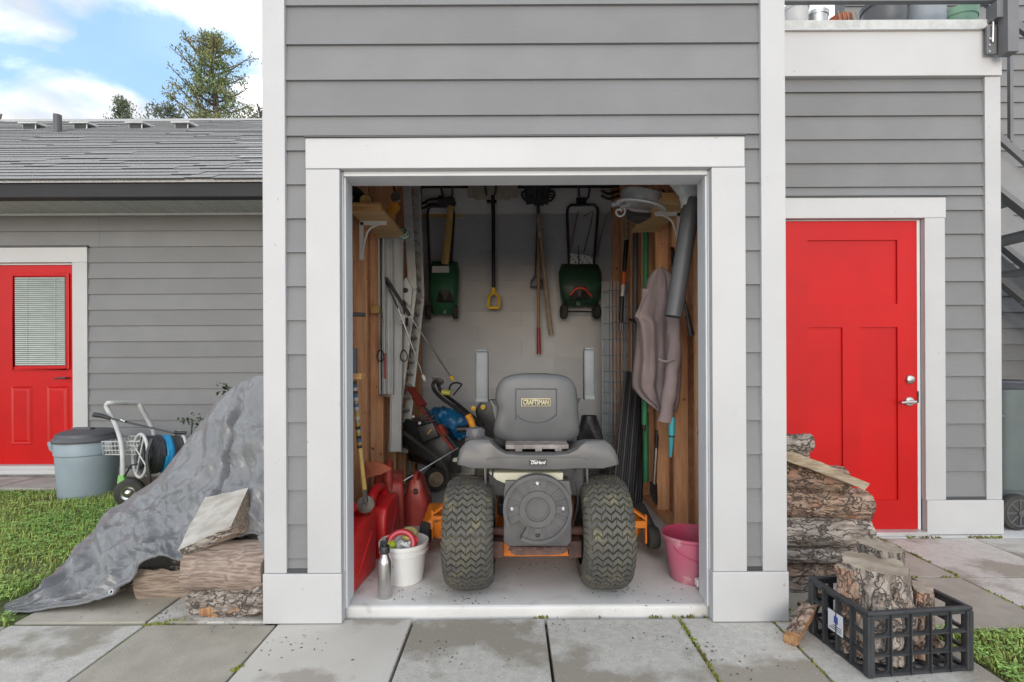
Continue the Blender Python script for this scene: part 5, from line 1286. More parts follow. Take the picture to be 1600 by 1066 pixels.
MB().tube(smooth_path([P(701, 618, 4.2), P(704, 602, 4.2), P(714, 598, 4.2), P(722, 601, 4.2)], 3), .009, 6).build('lever', black, bn, smooth=True)
MB().tube([P(722, 601, 4.2), P(708, 618, 4.2)], .007, 6).build('lever_link', black, bn)
MB().tube([P(690, 613, 4.15), P(704, 614, 4.15)], .022, 10).build('yellow_band', mat('lime_band', (.5,.5,.08), rough=.5), bn, smooth=True)
mb = MB().tube([P(731, 648, 3.9), P(736, 658, 3.9), P(740, 671, 3.88)], [.026, .028, .022], 12); mb.build('grip', orgrip, bn, smooth=True)
p = P(680, 748, 4.35)
wh = MB().lathe([(.03, -.03), (.075, -.03), (.098, -.022), (.102, 0), (.098, .022), (.075, .03), (.03, .03)], p, (.35, -1, 0), 28).build('wheel', blackrub, bn, smooth=35)
MB().lathe([(.062, .026), (.064, .032), (.02, .036), (.018, .05), (0, .05)], p, (.35, -1, 0), 24).build('hub', plankw, wh, smooth=30)
hb_ = MB()
for k in range(8):
    a = 2*pi*k/8; ax_ = Vector((.35, -1, 0)).normalized(); u, v = frame(ax_); hb_.bar(p+ax_*.036+(u*cos(a)+v*sin(a))*.022, p+ax_*.036+(u*cos(a)+v*sin(a))*.056, .012, .006, up=ax_)
hb_.build('spokes', oldwood, wh)
mb = MB().box(P(700, 722, 4.3), P(716, 712, 4.4)); mb.build('steel_bracket', steel, bn)
# red tool
rt = thing('hedge_trimmer', 'red and black long tool lying diagonally across the rear left corner', 'hedge trimmer', P(680, 680, 4.2))
for o_ in (0, 7): MB().tube([P(645+o_, 622, 4.3), P(710+o_, 705, 4.0)], .011, 6).build('bar', redpaint if o_ == 0 else darkmetal, rt)
MB().bar(P(641, 606, 4.3), P(662, 634, 4.22), .075, .03).build('red_cover', redpaint, rt, bevel=.006); MB().bar(P(688, 664, 4.12), P(697, 680, 4.1), .05, .03).build('red_cover', redpaint, rt, bevel=.006)
for q0, q1 in (((651, 652), (668, 650)), ((664, 661), (680, 657)), ((672, 655), (680, 648))): MB().tube([P(*q0, 4.1), P(*q1, 4.1)], .007, 6).build('cross_pin', steel, rt)
for q in ((646, 651), (656, 661)):
    MB().lathe([(.011, 0), (.011, .01), (0, .012)], P(*q, 4.08), (0, -1, 0), 10).build('bolt', vinyl, rt)
bx_ = MB().hull([P(*q) for q in ((652,668,4.05),(676,660,4.05),(686,682,4.05),(660,692,4.05),(656,668,4.25),(680,664,4.25),(688,684,4.25))]).build('engine_box', black, rt, bevel=.012, smooth=True)
MB().bar(P(668, 678, 4.03), P(675, 671, 4.03), .035, .006).build('warning_label', yellow, bx_)
rr = random.Random(5); mb = MB()
mb.hull([P(*q) for q in ((664,650,4.6),(672,640,4.6),(700,638,4.55),(728,645,4.55),(735,660,4.5),(730,682,4.5),(716,686,4.5),(690,672,4.5),(676,668,4.55),(690,640,4.9),(730,650,4.9),(725,684,4.9))], cuts=3, rough=.05, seed=3)
mb.build('blue_tarp', bluetarp, label='bundle of bright blue tarp behind the black machine handle', cat='tarp', smooth=True)
MB().lathe([(.03, 0), (.03, .12), (0, .12)], P(714, 671, 4.25), (1, 0, .05), 14).build('black_can', black, label='short black cylinder lying in front of the blue tarp bundle', cat='cylinder', smooth=30)
MB().tube([P(610, 764, 3.6), P(716, 700, 3.9)], .0055, 6).build('thin_rod', steel, label='thin pale rod slanting up from behind the fuel cans to the fender', cat='rod', smooth=True)
MB().box(P(632, 742, 4.9), P(648, 715, 5.1)).build('white_box', vinyl, label='small white box on the floor in the rear left corner', cat='box', bevel=.006)
a = P(768, 648, 4.0)
cs = thing('leaf_blower', 'black machine with yellow knobs behind the left armrest', 'garden machine', a)
MB().hull([P(*q) for q in ((742,640,4.45),(752,626,4.45),(776,622,4.45),(790,650,4.45),(786,690,4.45),(752,680,4.45),(742,640,4.7),(780,625,4.7),(790,690,4.7))]).build('body', black, cs, bevel=.03, smooth=True)
for q in ((740, 638), (755, 636)): MB().lathe([(.02, 0), (.022, .02), (0, .024)], P(*q, 4.42), (0, -1, 0), 12).build('knob', yellow, cs, smooth=30)
MB().box((IL+.1, 5.0, .046), (.2, DB+.015, .17)).build('concrete_curb', floorm, label='low grey concrete curb along the foot of the back wall', cat='curb', bevel=.006)

# ---------------------------------------------------------------- right wall of the store
# wire mesh roll
c0 = P(964, 700, 4.85); zt = P(0, 446, 4.85).z; rr_ = .135
mb = MB()
for turn, k in ((rr_, 26), (rr_*.78, 20)):
    for i in range(k):
        a = 2*pi*i/k; mb.tube([(c0.x+cos(a)*turn, 4.85+sin(a)*turn, FZ), (c0.x+cos(a)*turn, 4.85+sin(a)*turn, zt)], .0032, 3)
z = FZ+.02
while z < zt:
    for turn in (rr_, rr_*.78): mb.tube([(c0.x+cos(2*pi*i/20)*turn, 4.85+sin(2*pi*i/20)*turn, z) for i in range(20)], .0032, 3, closed=True)
    z += .10 if z < 1.0 else .15
mb.build('wire_mesh_roll', galv, label='tall roll of galvanised wire mesh in the rear right corner', cat='wire roll')
for (q, lab) in ((((976,580,4.4),(1003,586,4.25),(990,772,3.95),(957,768,4.05)), 'ribbed black plastic sheet leaning in front of the wire roll'), (((1003,585,4.35),(1012,590,4.3),(1001,790,4.0),(990,786,3.9)), 'narrow black plastic sheet edge leaning right of the ribbed black sheet')):
    t = thing('black_sheet', lab, 'plastic sheet', P(975, 770, 4.0), 'black plastic sheets')
    w = [P(*x) for x in q]
    MB().add(w+[v+Vector((.015, .012, .0)) for v in w], [(0,1,2,3),(7,6,5,4),(0,4,5,1),(1,5,6,2),(2,6,7,3),(3,7,4,0)]).build('panel', black, t)
    n = 9 if q[0][0] < 1000 else 3
    for k in range(n):
        f = (k+.5)/n; a, b = w[0].lerp(w[1], f), w[3].lerp(w[2], f); MB().bar(a+Vector((0, -.005, 0)), b+Vector((0, -.005, 0)), .012, .012).build('rib', greypipe if k % 3 == 0 else black, t)
# poles, forks and sticks along the wall
wt = thing('pole_pruner', 'black pole tool with wooden handle, orange collar and steel fork end', 'garden tool', P(969, 518, 4.6)); Y = 4.62
MB().tube([P(980, 328, Y), P(979, 373, Y)], .021, 10).build('handle', plankw, wt, smooth=True); MB().lathe([(.02, 0), (.023, .01), (.0, .03)], P(979, 373, Y), (0, 0, -1), 10).build('ferrule', steel, wt)
MB().tube([P(979, 374, Y), P(975, 428, Y)], .019, 10).build('shaft', labblack, wt, smooth=True); MB().tube([P(975, 425, Y), P(974, 445, Y)], .023, 10).build('collar', mat('orange_collar', (.62,.13,.03), rough=.5), wt, smooth=True)
MB().tube([P(974, 444, Y), P(972, 464, Y)], .0175, 10).build('white_label', labwhite, wt, smooth=True); MB().tube([P(972, 463, Y), P(970, 505, Y)], .019, 10).build('lower_shaft', black, wt, smooth=True)
for k, (xa, xb) in enumerate(((967, 964), (970, 970), (973, 973))): MB().tube([P(xa, 500, Y), P(xb, 517, Y)], .008, 6).build('tine', steel, wt)
MB().tube([P(984, 500, 4.3), P(997, 503, 4.2)], .014, 8).build('wall_peg', black, label='black peg sticking out beside the jacket elbow', cat='peg')
def stick(name, lab, a, b, r, mt, cat): return MB().tube([P(*a), P(*b)], r, 10).build(name, mt, label=lab, cat=cat, smooth=True)
stick('garden_stake', 'green coated garden pole standing behind the jacket against the right studs', (1009, 355, 4.0), (1009, 752, 3.95), .022, greenpole, 'pole')
stick('grey_pole', 'flat grey pole standing left of the green pole on the right wall', (993, 365, 4.3), (991, 760, 4.25), .024, greypipe, 'pole')
stick('wooden_pole', 'pale wooden pole behind the left edge of the jacket', (990, 505, 4.55), (988, 730, 4.5), .022, plankw, 'pole')
ut = thing('closed_umbrella', 'closed green umbrella with a cord hanging under the jacket', 'umbrella', P(1008, 665, 3.75))
MB().tube([P(1008, 600, 3.74), P(1007, 664, 3.72)], [.024, .021], 10).build('canopy', greenpole, ut, smooth=True); MB().tube([P(1007, 664, 3.72), P(1006, 674, 3.72)], .012, 8).build('tip', black, ut)
MB().tube(smooth_path([P(1012, 618, 3.7), P(1015, 630, 3.7), P(1013, 644, 3.7)], 4), .006, 6).build('cord', plankw, ut)
tt = thing('weeding_tool', 'turquoise handled garden tool hanging below the jacket sleeve', 'garden tool', P(1048, 716, 3.1)); Y = 3.12
MB().tube([P(1051, 648, Y), P(1050, 653, Y)], .013, 8).build('cap', black, tt); MB().tube([P(1050, 652, Y), P(1049.5, 680, Y)], .020, 12).build('grip', teal, tt, smooth=True)
MB().tube([P(1049.5, 680, Y), P(1049.3, 683, Y)], .019, 12).build('band', black, tt); MB().tube([P(1049.3, 683, Y), P(1047.5, 714, Y)], [.018, .009], 12).build('lower_grip', teal, tt, smooth=True)
sp = thing('spade', 'narrow grey blade with black socket leaning at the foot of the right wall', 'spade', P(1024, 790, 3.6)); Y = 3.66
MB().tube([P(1027, 680, Y), P(1022, 760, Y)], .013, 8).build('shaft', steel, sp, smooth=True); MB().hull([P(*q) for q in ((1015,752,Y),(1027,756,Y),(1028,792,3.5),(1019,782,3.55),(1015,770,3.6),(1027,756,3.7))]).build('blade', black, sp, bevel=.004)
stick('hand_level', 'thin black strip fixed upright on a right wall stud', (1026, 672, 3.5), (1025.5, 700, 3.5), .008, black, 'strip')
# hanging black bar beyond the pipe
bt_ = thing('pry_bar', 'long black handled bar hanging to the right of the grey pipe', 'bar tool', P(1079, 524, 3.0)); Y = 2.95
MB().tube([P(1049, 388, 3.3), P(1065, 450, Y), P(1076, 500, Y)], .010, 8).build('shaft', black, bt_, smooth=True); MB().tube([P(1074, 493, Y), P(1080, 524, Y)], [.014, .018], 10).build('grip', black, bt_, smooth=True)
MB().hull([P(*q) for q in ((1047,385,3.3),(1054,388,3.3),(1058,425,3.25),(1049,418,3.25),(1050,385,3.34),(1056,425,3.3))]).build('head', black, bt_, bevel=.006)
# grey pipe with a bag over its top
gp = thing('grey_pipe', 'fat grey pipe hanging at a slant with its top wrapped in white plastic', 'pipe', P(1052, 495, 2.72)); a, b = P(1082, 312, 2.74), P(1052, 495, 2.72)
mb = MB(); d = (b-a).normalized(); L = (b-a).length
mb.lathe([(.036, 0), (.047, .0), (.046, L*.5), (.0475, L), (.043, L), (.042, L*.3)], a, d, 26); mb.build('tube', greypipe, gp, smooth=35)
mb = MB(); rr = random.Random(8)
def bag(u, v):
    an = 2*pi*u; c1 = P(1080-8*(1-v)+8*(1-v)**2*0, 280+45*v, 2.74); r_ = .05+.012*noise.noise((cos(an)*2, sin(an)*2, v*6))+(.05*(1-v)**2)
    return c1+Vector((cos(an)*r_, sin(an)*r_*.7, 0))
mb.grid(bag, 24, 12, wrap=True); mb.build('plastic_wrap', bagpl, gp, smooth=True)
MB().tube([P(1076, 284, 2.74), P(1076, 262, 2.74)+Vector((0, 0, .1))], .006, 6).build('hanging_cord', vinyl, gp)
# pan with handle
pn = thing('metal_pan', 'shiny round metal pan with rod handle and curled fittings overhanging the right shelf', 'pan', P(1000, 318, 3.3)); Y = 3.35
Y = 3.12; c0 = P(1002, 321, Y); ax_ = Vector((.20, -.10, .97)).normalized()
MB().lathe([(0, .0), (.125, 0), (.135, .006), (.135, .07), (.128, .075), (.125, .06), (.12, .01), (0, .008)], c0, ax_, 40).build('pan_body', chrome, pn, smooth=35)
MB().lathe([(.135, -.012), (.150, -.010), (.152, -.002), (.136, .004), (.135, -.012)], c0, ax_, 40).build('rolled_rim', vinyl, pn, smooth=True)
MB().tube([P(972, 312, 3.18), P(1015, 289, 3.22)], .007, 8).build('handle_rod', chrome, pn, smooth=True)
mb = MB(); p = P(968, 331, 3.15); mb.tube([p+Vector((cos(a)*(.008+.0042*a), 0, sin(a)*(.008+.0042*a))) for a in [k*.5 for k in range(16)]], .006, 6); mb.build('curled_end', vinyl, pn, smooth=True)
for q in ((964, 318), (972, 314), (977, 323)):
    p = P(*q, 3.16); MB().lathe([(.012, -.035), (.018, -.03), (.018, .03), (.012, .035)], p, (1, .2, .3), 12).build('clamp', chrome, pn, smooth=30)
MB().tube(smooth_path([P(1027, 303, 3.2), P(1029, 297, 3.2), P(1035, 295, 3.2), P(1037, 301, 3.2)], 4), .007, 6).build('side_lug', chrome, pn, smooth=True)
MB().hull([c0+Vector(q) for q in ((-.1,.05,-.02),(.08,.05,-.03),(-.06,-.06,-.08),(.05,-.06,-.09),(0,.08,-.1),(-.08,.0,-.1))]).build('burner_base', darkmetal, pn, bevel=.015)
# jacket
jk = thing('jacket', 'mauve brown jacket hanging from a peg on the right studs', 'jacket', P(1030, 660, 3.3))
def jY(px): return 3.62-(px-988)/76*.42
jr = [(418,1032,1036),(424,1020,1046),(432,1014,1053),(446,1009,1057),(470,1003,1060),(488,995,1061),(498,992,1062),(506,996,1062),(530,994,1063),(560,991,1064),(590,988,1064),(604,988,1063),(620,1000,1062),(634,1018,1060),(644,1030,1056)]
def jx(v, s):
    k = v*(len(jr)-1); i = min(int(k), len(jr)-2); f = k-i
    return tuple(jr[i][j]+(jr[i+1][j]-jr[i][j])*f for j in range(3))
def jf(back):
    def fn(u, v):
        y, a, b = jx(v, 0); px = a+(b-a)*u; Y = jY(px)
        fold = .11*(sin(u*8+v*2.6)*.55+sin(u*19-v*4+2*noise.noise((u*2, v*3, 4)))*.30+(1-2*abs(noise.noise((u*3.5+v, v*2.2, 8))))*.3)*min(1, .25+v*1.2)+.02*noise.noise((u*4, v*6, 1))
        edge = 4*u*(1-u); thick = (.018+.05*edge**.5)*(.5+.5*min(1, v*3))
        p = P(px, y, Y); n_ = Vector((-.55, -.83, 0))
        return p+n_*(fold*edge+ (thick*.5 if not back else -thick*.5))
    return fn
mb = MB(); nu, nv = 34, 44; mb.grid(jf(False), nu, nv); n = len(mb.v); mb.grid(jf(True), nu, nv)
for j in range(nv-1):
    for i in (0, nu-1): mb.f.append((j*nu+i, (j+1)*nu+i, n+(j+1)*nu+i, n+j*nu+i)); mb.m.append(0)
mb.f += [tuple(range(nu))+tuple(range(n+nu-1, n-1, -1)), tuple(range((nv-1)*nu, nv*nu))+tuple(range(n+nv*nu-1, n+(nv-1)*nu-1, -1))]; mb.m += [0, 0]
mb.build('body', jacketm, jk, smooth=60)
def sleeve(pts, rs_, name='sleeve'):
    w = smooth_path([P(*q) for q in pts], 5); mb = MB(); rr = [rs_[0]+(rs_[1]-rs_[0])*i/(len(w)-1) for i in range(len(w))]
    mb.tube(w, rr, 14)
    for i, v in enumerate(mb.v): v += Vector((noise.noise(v*14), noise.noise(v*14+Vector((3, 0, 0))), 0))*.012
    mb.build(name, jacketm, jk, smooth=True)
sleeve([(1050, 470, 3.20), (1053, 520, 3.14), (1052, 570, 3.11), (1046, 620, 3.12), (1040, 658, 3.14)], (.04, .045))
sleeve([(1014, 452, 3.46), (1006, 480, 3.50), (998, 497, 3.52)], (.04, .028))
mb = MB(); w = [P(*q) for q in ((1029, 561, 3.10), (1041, 565, 3.07), (1056, 560, 3.04))]; mb.tube(smooth_path(w, 4), .007, 6); mb.build('cuff_seam', jacketm, jk)
# black netting pile
nt = MB(); rr = random.Random(11)
def nz_(u, v):
    a = 2*pi*u; r_ = .22*(1-.75*v)*(1+.2*noise.noise((cos(a), sin(a), v*2))); c1 = P(922, 690, 4.0)
    return Vector((c1.x+cos(a)*r_, 4.05+sin(a)*r_, FZ+(P(0, 655, 4.0).z-FZ)*v))
for k in range(34):
    a0 = k/34
    for sgn in (1, -1): nt.tube([nz_(a0+sgn*.9*t/16*.6, t/16) for t in range(17)], .006, 4)
nt.build('black_netting', black, label='heap of black diamond netting behind the right side of the mower', cat='netting')

# ================================================================== FIREWOOD
def log(name, label, p, q, r, sec='round', mb_=(bark, cutwood, rawwood), seed=0, twist=0, flat=1.0, amp=.08, cat='log', group=None, taper=1.0, nseg=44, nr=44, kids=None):
    """A log along p->q; sec: round, half (flat below) or wedge (two split faces). Slots: bark, sawn end, split face."""
    p, q = Vector(p), Vector(q); d = (q-p); L = d.length; d.normalize(); a, b = frame(d); b = -b if b.z < 0 else b
    if sec == 'round': angs = [(2*pi*i/nr, 1, 0) for i in range(nr)]
    else:
        pts = []
        if sec == 'half': a0, a1, apex = R(0), R(180), (0, -.12)
        else: a0, a1, apex = R(20), R(125), (0, -.1)
        m = nr*2//3
        for i in range(m+1):
            t = a0+(a1-a0)*i/m; pts.append((cos(t), sin(t), 0))
        k = nr//4
        e, s_ = pts[-1], pts[0]
        for i in range(1, k): pts.append((e[0]+(apex[0]-e[0])*i/k, e[1]+(apex[1]-e[1])*i/k, 2))
        pts.append((apex[0], apex[1], 2))
        for i in range(1, k): pts.append((apex[0]+(s_[0]-apex[0])*i/k, apex[1]+(s_[1]-apex[1])*i/k, 2))
        cx_ = sum(x[0] for x in pts)/len(pts); cy_ = sum(x[1] for x in pts)/len(pts); pts = [(x-cx_, y-cy_, m_) for x, y, m_ in pts]
    mb = MB(); vs = []; n = nr if sec == 'round' else len(pts)
    rnd = Vector((seed*3.7, seed*1.3, 0))
    for i in range(nseg+1):
        t = i/nseg; k = r*(1+(taper-1)*t)
        for j in range(n):
            if sec == 'round': u, v, m_ = cos(angs[j][0]), sin(angs[j][0]), 0
            else: u, v, m_ = pts[j]
            tw = twist; u2, v2 = u*cos(tw)-v*sin(tw), u*sin(tw)+v*cos(tw)
            w = Vector((u2*1.0, v2*1.0, t*L/r*.5))
            nn = noise.turbulence(w*1.5+rnd, 3, False)*1.4+.8*noise.noise(w*4.0+rnd)+(1-abs(noise.noise(Vector((w.x*5, w.y*5, w.z*2.6))+rnd))*3)*.7 if m_ == 0 else (noise.noise(Vector((u2*3, v2*3, t*1.2))+rnd)*.7+noise.noise(Vector((u2*9, v2*9, t*2))+rnd)*.35)
            f = 1+amp*nn
            vs.append(p+d*(L*t+ (r*.10*noise.noise(Vector((u2*2, v2*2, seed))) if i in (0, nseg) else 0))+a*(u2*k*f)+b*(v2*k*f*flat))
    fs, ms = [], []
    for i in range(nseg):
        for j in range(n):
            fs.append((i*n+j, i*n+(j+1) % n, (i+1)*n+(j+1) % n, (i+1)*n+j)); ms.append(0 if sec == 'round' or (pts[j][2] == 0 and pts[(j+1) % n][2] == 0) else 2)
    for i, rev in ((0, True), (nseg, False)):
        c_ = sum((vs[i*n+j] for j in range(n)), Vector())/n; ci = len(vs); vs.append(c_)
        for j in range(n): fs.append((i*n+j, ci, i*n+(j+1) % n)); ms.append(1)
    mb.add(vs, fs); mb.m = ms
    return mb.build(name, list(mb_), label=label, cat=cat, group=group, smooth=40)
gl = 'logs under the grey tarp'
log('firewood_log', 'fat stripped round log at the front right of the tarp heap', P(308, 883, 2.50), P(430, 884, 2.46), .118, 'round', (stripwood, cutwood, rawwood), 1, amp=.05, group=gl)
log('firewood_log', 'flaky barked log with red split edge lying lowest beside the left pillar', P(309, 940, 2.46), P(432, 932, 2.42), .082, 'round', (bark, cutwood, freshwood), 2, flat=.95, amp=.16, group=gl)
MB().hull([P(*q) for q in ((312,952,2.36),(372,943,2.36),(400,938,2.36),(398,950,2.36),(330,966,2.36),(314,962,2.36),(330,945,2.42),(395,940,2.42))], cuts=2, rough=.01, seed=4).build('split_stick', freshwood, label='reddish split stick against the lowest log by the pillar', cat='stick', smooth=30)
log('firewood_log', 'split log with shaggy bark top lying under the tarp edge', P(217, 914, 2.57), P(312, 911, 2.60), .098, 'half', (bark, cutwood, rawwood), 3, flat=1.0, amp=.10, twist=R(78), group=gl)
log('firewood_log', 'dark log in the gap between the tarp edge and the fat stripped log', P(280, 862, 2.72), P(425, 858, 2.70), .07, 'round', (bark, cutwood, rawwood), 17, amp=.12, group=gl)
log('firewood_log', 'short dark split log half hidden by the tarp grommet', P(178, 922, 2.66), P(226, 918, 2.68), .075, 'wedge', (bark, rawwood, rawwood), 4, amp=.08, group=gl)
log('firewood_log', 'small broken bark end poking out beside the left pillar', P(392, 942, 2.36), P(420, 930, 2.36), .045, 'round', (bark, cutwood, rawwood), 15, amp=.2, group=gl)
# the sawn wedge on top
fa = [P(321, 778, 2.60), P(388, 762, 2.55), P(361, 822, 2.38), P(276, 861, 2.37)]
bk = [P(389, 832, 2.50), P(286, 869, 2.385), P(362, 834, 2.40)]
bm = bmesh.new()
mb = MB().hull(fa+bk, cuts=3, rough=.006, seed=7)
sl = mb.build('log_slab', [greyface, bark, rawwood], label='big wedge shaped log slab with pale grey sawn face lying on the tarp', cat='log', smooth=25)
nrm = (fa[1]-fa[0]).cross(fa[3]-fa[0]).normalized(); nrm = nrm if nrm.y < 0 or nrm.z > 0 else -nrm
if nrm.z < 0: nrm = -nrm
for pl in sl.data.polygons:
    if pl.normal.dot(nrm) > .80: pl.material_index = 0
    elif pl.normal.x > .45: pl.material_index = 2
    else: pl.material_index = 1

# the tarp
Bc = [P(*q) for q in ((432,586,3.05),(398,589,3.08),(372,600,3.12),(352,616,3.15),(326,646,3.2),(300,682,3.25),(272,722,3.28),(246,752,3.28),(208,776,3.25),(170,800,3.18),(143,836,3.05),(112,866,2.9),(84,905,2.68),(48,932,2.52),(8,944,2.46))]
Fc = [P(*q) for q in ((432,842,2.44),(410,838,2.46),(392,834,2.48),(368,838,2.50),(336,850,2.50),(312,866,2.50),(290,878,2.48),(262,870,2.46),(240,870,2.46),(222,884,2.46),(206,910,2.46),(190,930,2.45),(150,940,2.44),(80,951,2.43),(8,966,2.42))]
Mc = [P(*q) for q in ((432,700,2.76),(402,706,2.78),(376,716,2.80),(352,728,2.82),(326,752,2.83),(302,778,2.84),(276,800,2.84),(252,815,2.82),(226,835,2.80),(202,858,2.76),(180,882,2.70),(150,905,2.64),(112,925,2.56),(66,942,2.50),(8,955,2.44))]
Bs, Fs, Ms = (smooth_path(c, 14) for c in (Bc, Fc, Mc)); NT = len(Bs)
NV = 110
def tarp_pt(i, v):
    f, m, b = Fs[i], Ms[i], Bs[i]
    if v <= 1:
        # quadratic through f (0), m (.5), b (1)
        p = f*(2*(v-.5)*(v-1))+m*(4*v*(1-v))+b*(2*v*(v-.5))
    else: p = b+Vector((-.06*(v-1), .55*(v-1), -(b.z+.0)*min(1, (v-1)*2.2)))
    s = i/(NT-1)
    # folds run down the heap from the ridge
    q = Vector((p.x*1.0, p.y, p.z))
    run = s*11-(1-v)*1.6
    w1 = noise.noise(Vector((run*.8, v*.7, 1.0))); w2 = noise.noise(Vector((run*2.0, v*1.6, 5.0))); w3 = noise.noise(Vector((run*6, v*6+s*8, 9.0)))
    def rdg(x): return 1-2*abs(x)
    # long straight creases at a slant, and crumpled facets between them
    sl = s*15+v*3.2; r1 = rdg(noise.noise(Vector((sl*.75, (s*15-v*4)*.16, 3.0))))
    sl2 = s*17-v*5.5; r2 = rdg(noise.noise(Vector((sl2*.7, (s*10+v*4)*.22, 6.0))))
    r3 = rdg(noise.noise(Vector((s*34+v*9, v*13-s*12, 7.0)))); r4 = rdg(noise.noise(Vector((s*62-v*15, v*24+s*30, 8.0))))
    crease = -math.exp(-((s-.10-.20*(1-v))/.010)**2)*.06+math.exp(-((s-.128-.20*(1-v))/.02)**2)*.03
    damp = min(1, .2+4*min(v, 1)*(1-min(v, 1))+.3*s)*min(1, (1-s)*9+.2)
    def vor(a, b, c_):
        d_ = noise.voronoi(Vector((a, b, c_)))[0]; return min(d_[0], 1)**1.3
    wp = .5*noise.noise(Vector((s*9, v*4, 2.5)))
    c1 = .35-vor(s*6.5+v*2.2+wp, v*.9-s*1.8, 1.5); c2 = .35-vor(s*13-v*3.4+wp*1.5, v*2.2+s*3, 4.5); c3 = .35-vor(s*30+v*9+wp*3, v*7-s*14, 8.5)
    r5 = rdg(noise.noise(Vector((s*2.4+v*.8, v*4.6-s*2.0, 11.0)))); r6 = rdg(noise.noise(Vector((s*4.5-v, v*9+s*5, 13.0))))
    dsp = (c1*.035+c2*.012+r5*.042+r6*.014)*damp+c3*.008*min(1, damp+.3)+(.3-vor(s*52-v*14+wp*4, v*17+s*20, 12.5))*.005+(w1*.06+w2*.034+r1*.026+r2*.018+crease)*damp*.75+(r3*.005+r4*.003)*min(1, damp+.3)
    n_ = Vector((-.35, -.62, .70))
    out = p+n_*(dsp-.012)
    if out.z < .004: out.z = .004+.004*abs(w3)
    return out
mb = MB(); NVV = NV+16
for j in range(NVV):
    v = j/(NV-1)
    for i in range(NT): mb.v.append(tarp_pt(i, v))
for j in range(NVV-1):
    for i in range(NT-1): mb.f.append((j*NT+i, j*NT+i+1, (j+1)*NT+i+1, (j+1)*NT+i)); mb.m.append(0)
tarp = thing('grey_tarp', 'rumpled grey tarpaulin draped over the firewood beside the left pillar', 'tarp', P(200, 960, 2.6))
sh_ = mb.build('sheet', tarpm, tarp, smooth=32)
md = sh_.modifiers.new('thickness', 'SOLIDIFY'); md.thickness = .003
# hem along the front edge and grommets
hem = [tarp_pt(i, .012)+Vector((0, -.004, 0)) for i in range(0, NT)]
MB().tube(hem, .006, 5).build('hem', tarpm, tarp, smooth=True)
def grommet(i, v=.035):
    p = tarp_pt(i, v); n_ = Vector((-.15, -.85, .45)).normalized(); mb = MB()
    u, w = frame(n_); p = p+n_*.006
    mb.tube([p+(u*cos(a)+w*sin(a))*.0105 for a in [2*pi*k/14 for k in range(14)]], .0042, 6, closed=True); mb.build('grommet', steel, tarp, smooth=True)
    MB().lathe([(.0075, 0), (0, .0005)], p-n_*.002, n_, 10).build('grommet_hole', labblack, tarp)
for px in (313, 186):
    best = min(range(NT), key=lambda i: abs(800+Fs[i].x/Fs[i].y*F-px)); grommet(best)
# loose corner flap hanging by the pillar
fl = MB(); w = [P(*q) for q in ((402,838,2.36),(420,832,2.34),(420,884,2.34),(412,868,2.35))]
fl.add(w+[v+Vector((0, .004, 0)) for v in w], [(0,1,2,3),(7,6,5,4),(0,4,5,1),(1,5,6,2),(2,6,7,3),(3,7,4,0)]); fl.build('corner_flap', tarpm, tarp)
MB().tube([P(q[0], q[1], 2.36) for q in ((420,902),(406,903),(404,908),(410,912),(420,912))], .004, 6).build('bungee_hook', steel, label='small steel bungee hook at the pillar between two logs', cat='hook', smooth=True)
# weeds behind the heap
for px, py, Y, lab in ((356, 608, 3.9, 'dark weed sprig showing over the top of the grey tarp'), (300, 656, 3.9, 'dark weed sprig behind the sloping edge of the grey tarp')):
    t = thing('weed_plant', lab, 'weed', (P(px, py, Y).x, Y, 0), 'weeds behind the tarp'); rr = random.Random(px); top = P(px, py, Y)
    MB().tube(smooth_path([(top.x+.02, Y, 0), (top.x-.01, Y, top.z*.5), top], 4), .005, 5).build('stem', ivym, t)
    mb = MB()
    for k in range(34):
        c1 = top+Vector((rr.gauss(0, .04), rr.gauss(0, .03), rr.gauss(-.01, .035))); d = Vector((rr.gauss(0, 1), rr.gauss(0, 1), rr.gauss(0, .6))).normalized(); e = d.orthogonal().normalized(); s_ = rr.uniform(.02, .05)
        n = len(mb.v); mb.v += [c1, c1+(d+e*.5)*s_*.5, c1+d*s_, c1+(d-e*.5)*s_*.5]; mb.f.append((n, n+1, n+2, n+3)); mb.m.append(0)
    mb.build('leaves', ivym, t)

# ================================================================== TRASH CAN AND HOSE CART
c0 = P(138, 780, 4.55); tx, ty, rt_ = c0.x, 4.55, .228
t = thing('trash_can', 'round grey plastic trash can with dark lid in front of the house wall', 'trash can', (tx, ty, 0))
hz = P(0, 690, 4.4).z
MB().lathe([(0, 0), (rt_*.90, 0), (rt_*.92, .012), (rt_*1.0, hz-.13), (rt_*1.035, hz-.12), (rt_*1.04, hz-.01), (rt_*1.02, hz)], (tx, ty, 0), (0, 0, 1), 44).build('body', canbody, t, smooth=30)
for s in (-1, 1):
    mb = MB(); mb.hull([(tx+s*rt_*1.02, ty-.05-.06, hz-.005), (tx+s*rt_*1.02, ty-.05+.06, hz-.005), (tx+s*(rt_*1.02+.05), ty-.05-.045, hz-.02), (tx+s*(rt_*1.02+.05), ty-.05+.045, hz-.02), (tx+s*rt_*1.0, ty-.10, hz-.11), (tx+s*rt_*1.0, ty+.0, hz-.11), (tx+s*(rt_*1.02+.045), ty-.08, hz-.09), (tx+s*(rt_*1.02+.045), ty-.02, hz-.09)]); mb.build('handle', canbody, t, bevel=.008, smooth=True)
MB().lathe([(rt_*1.09, hz-.015), (rt_*1.10, hz+.0), (rt_*1.06, hz+.018), (rt_*1.0, hz+.03), (rt_*.97, hz+.055), (rt_*.80, hz+.075), (rt_*.4, hz+.085), (0, hz+.087)], (tx, ty, 0), (0, 0, 1), 44).build('lid', canlid, t, smooth=30)
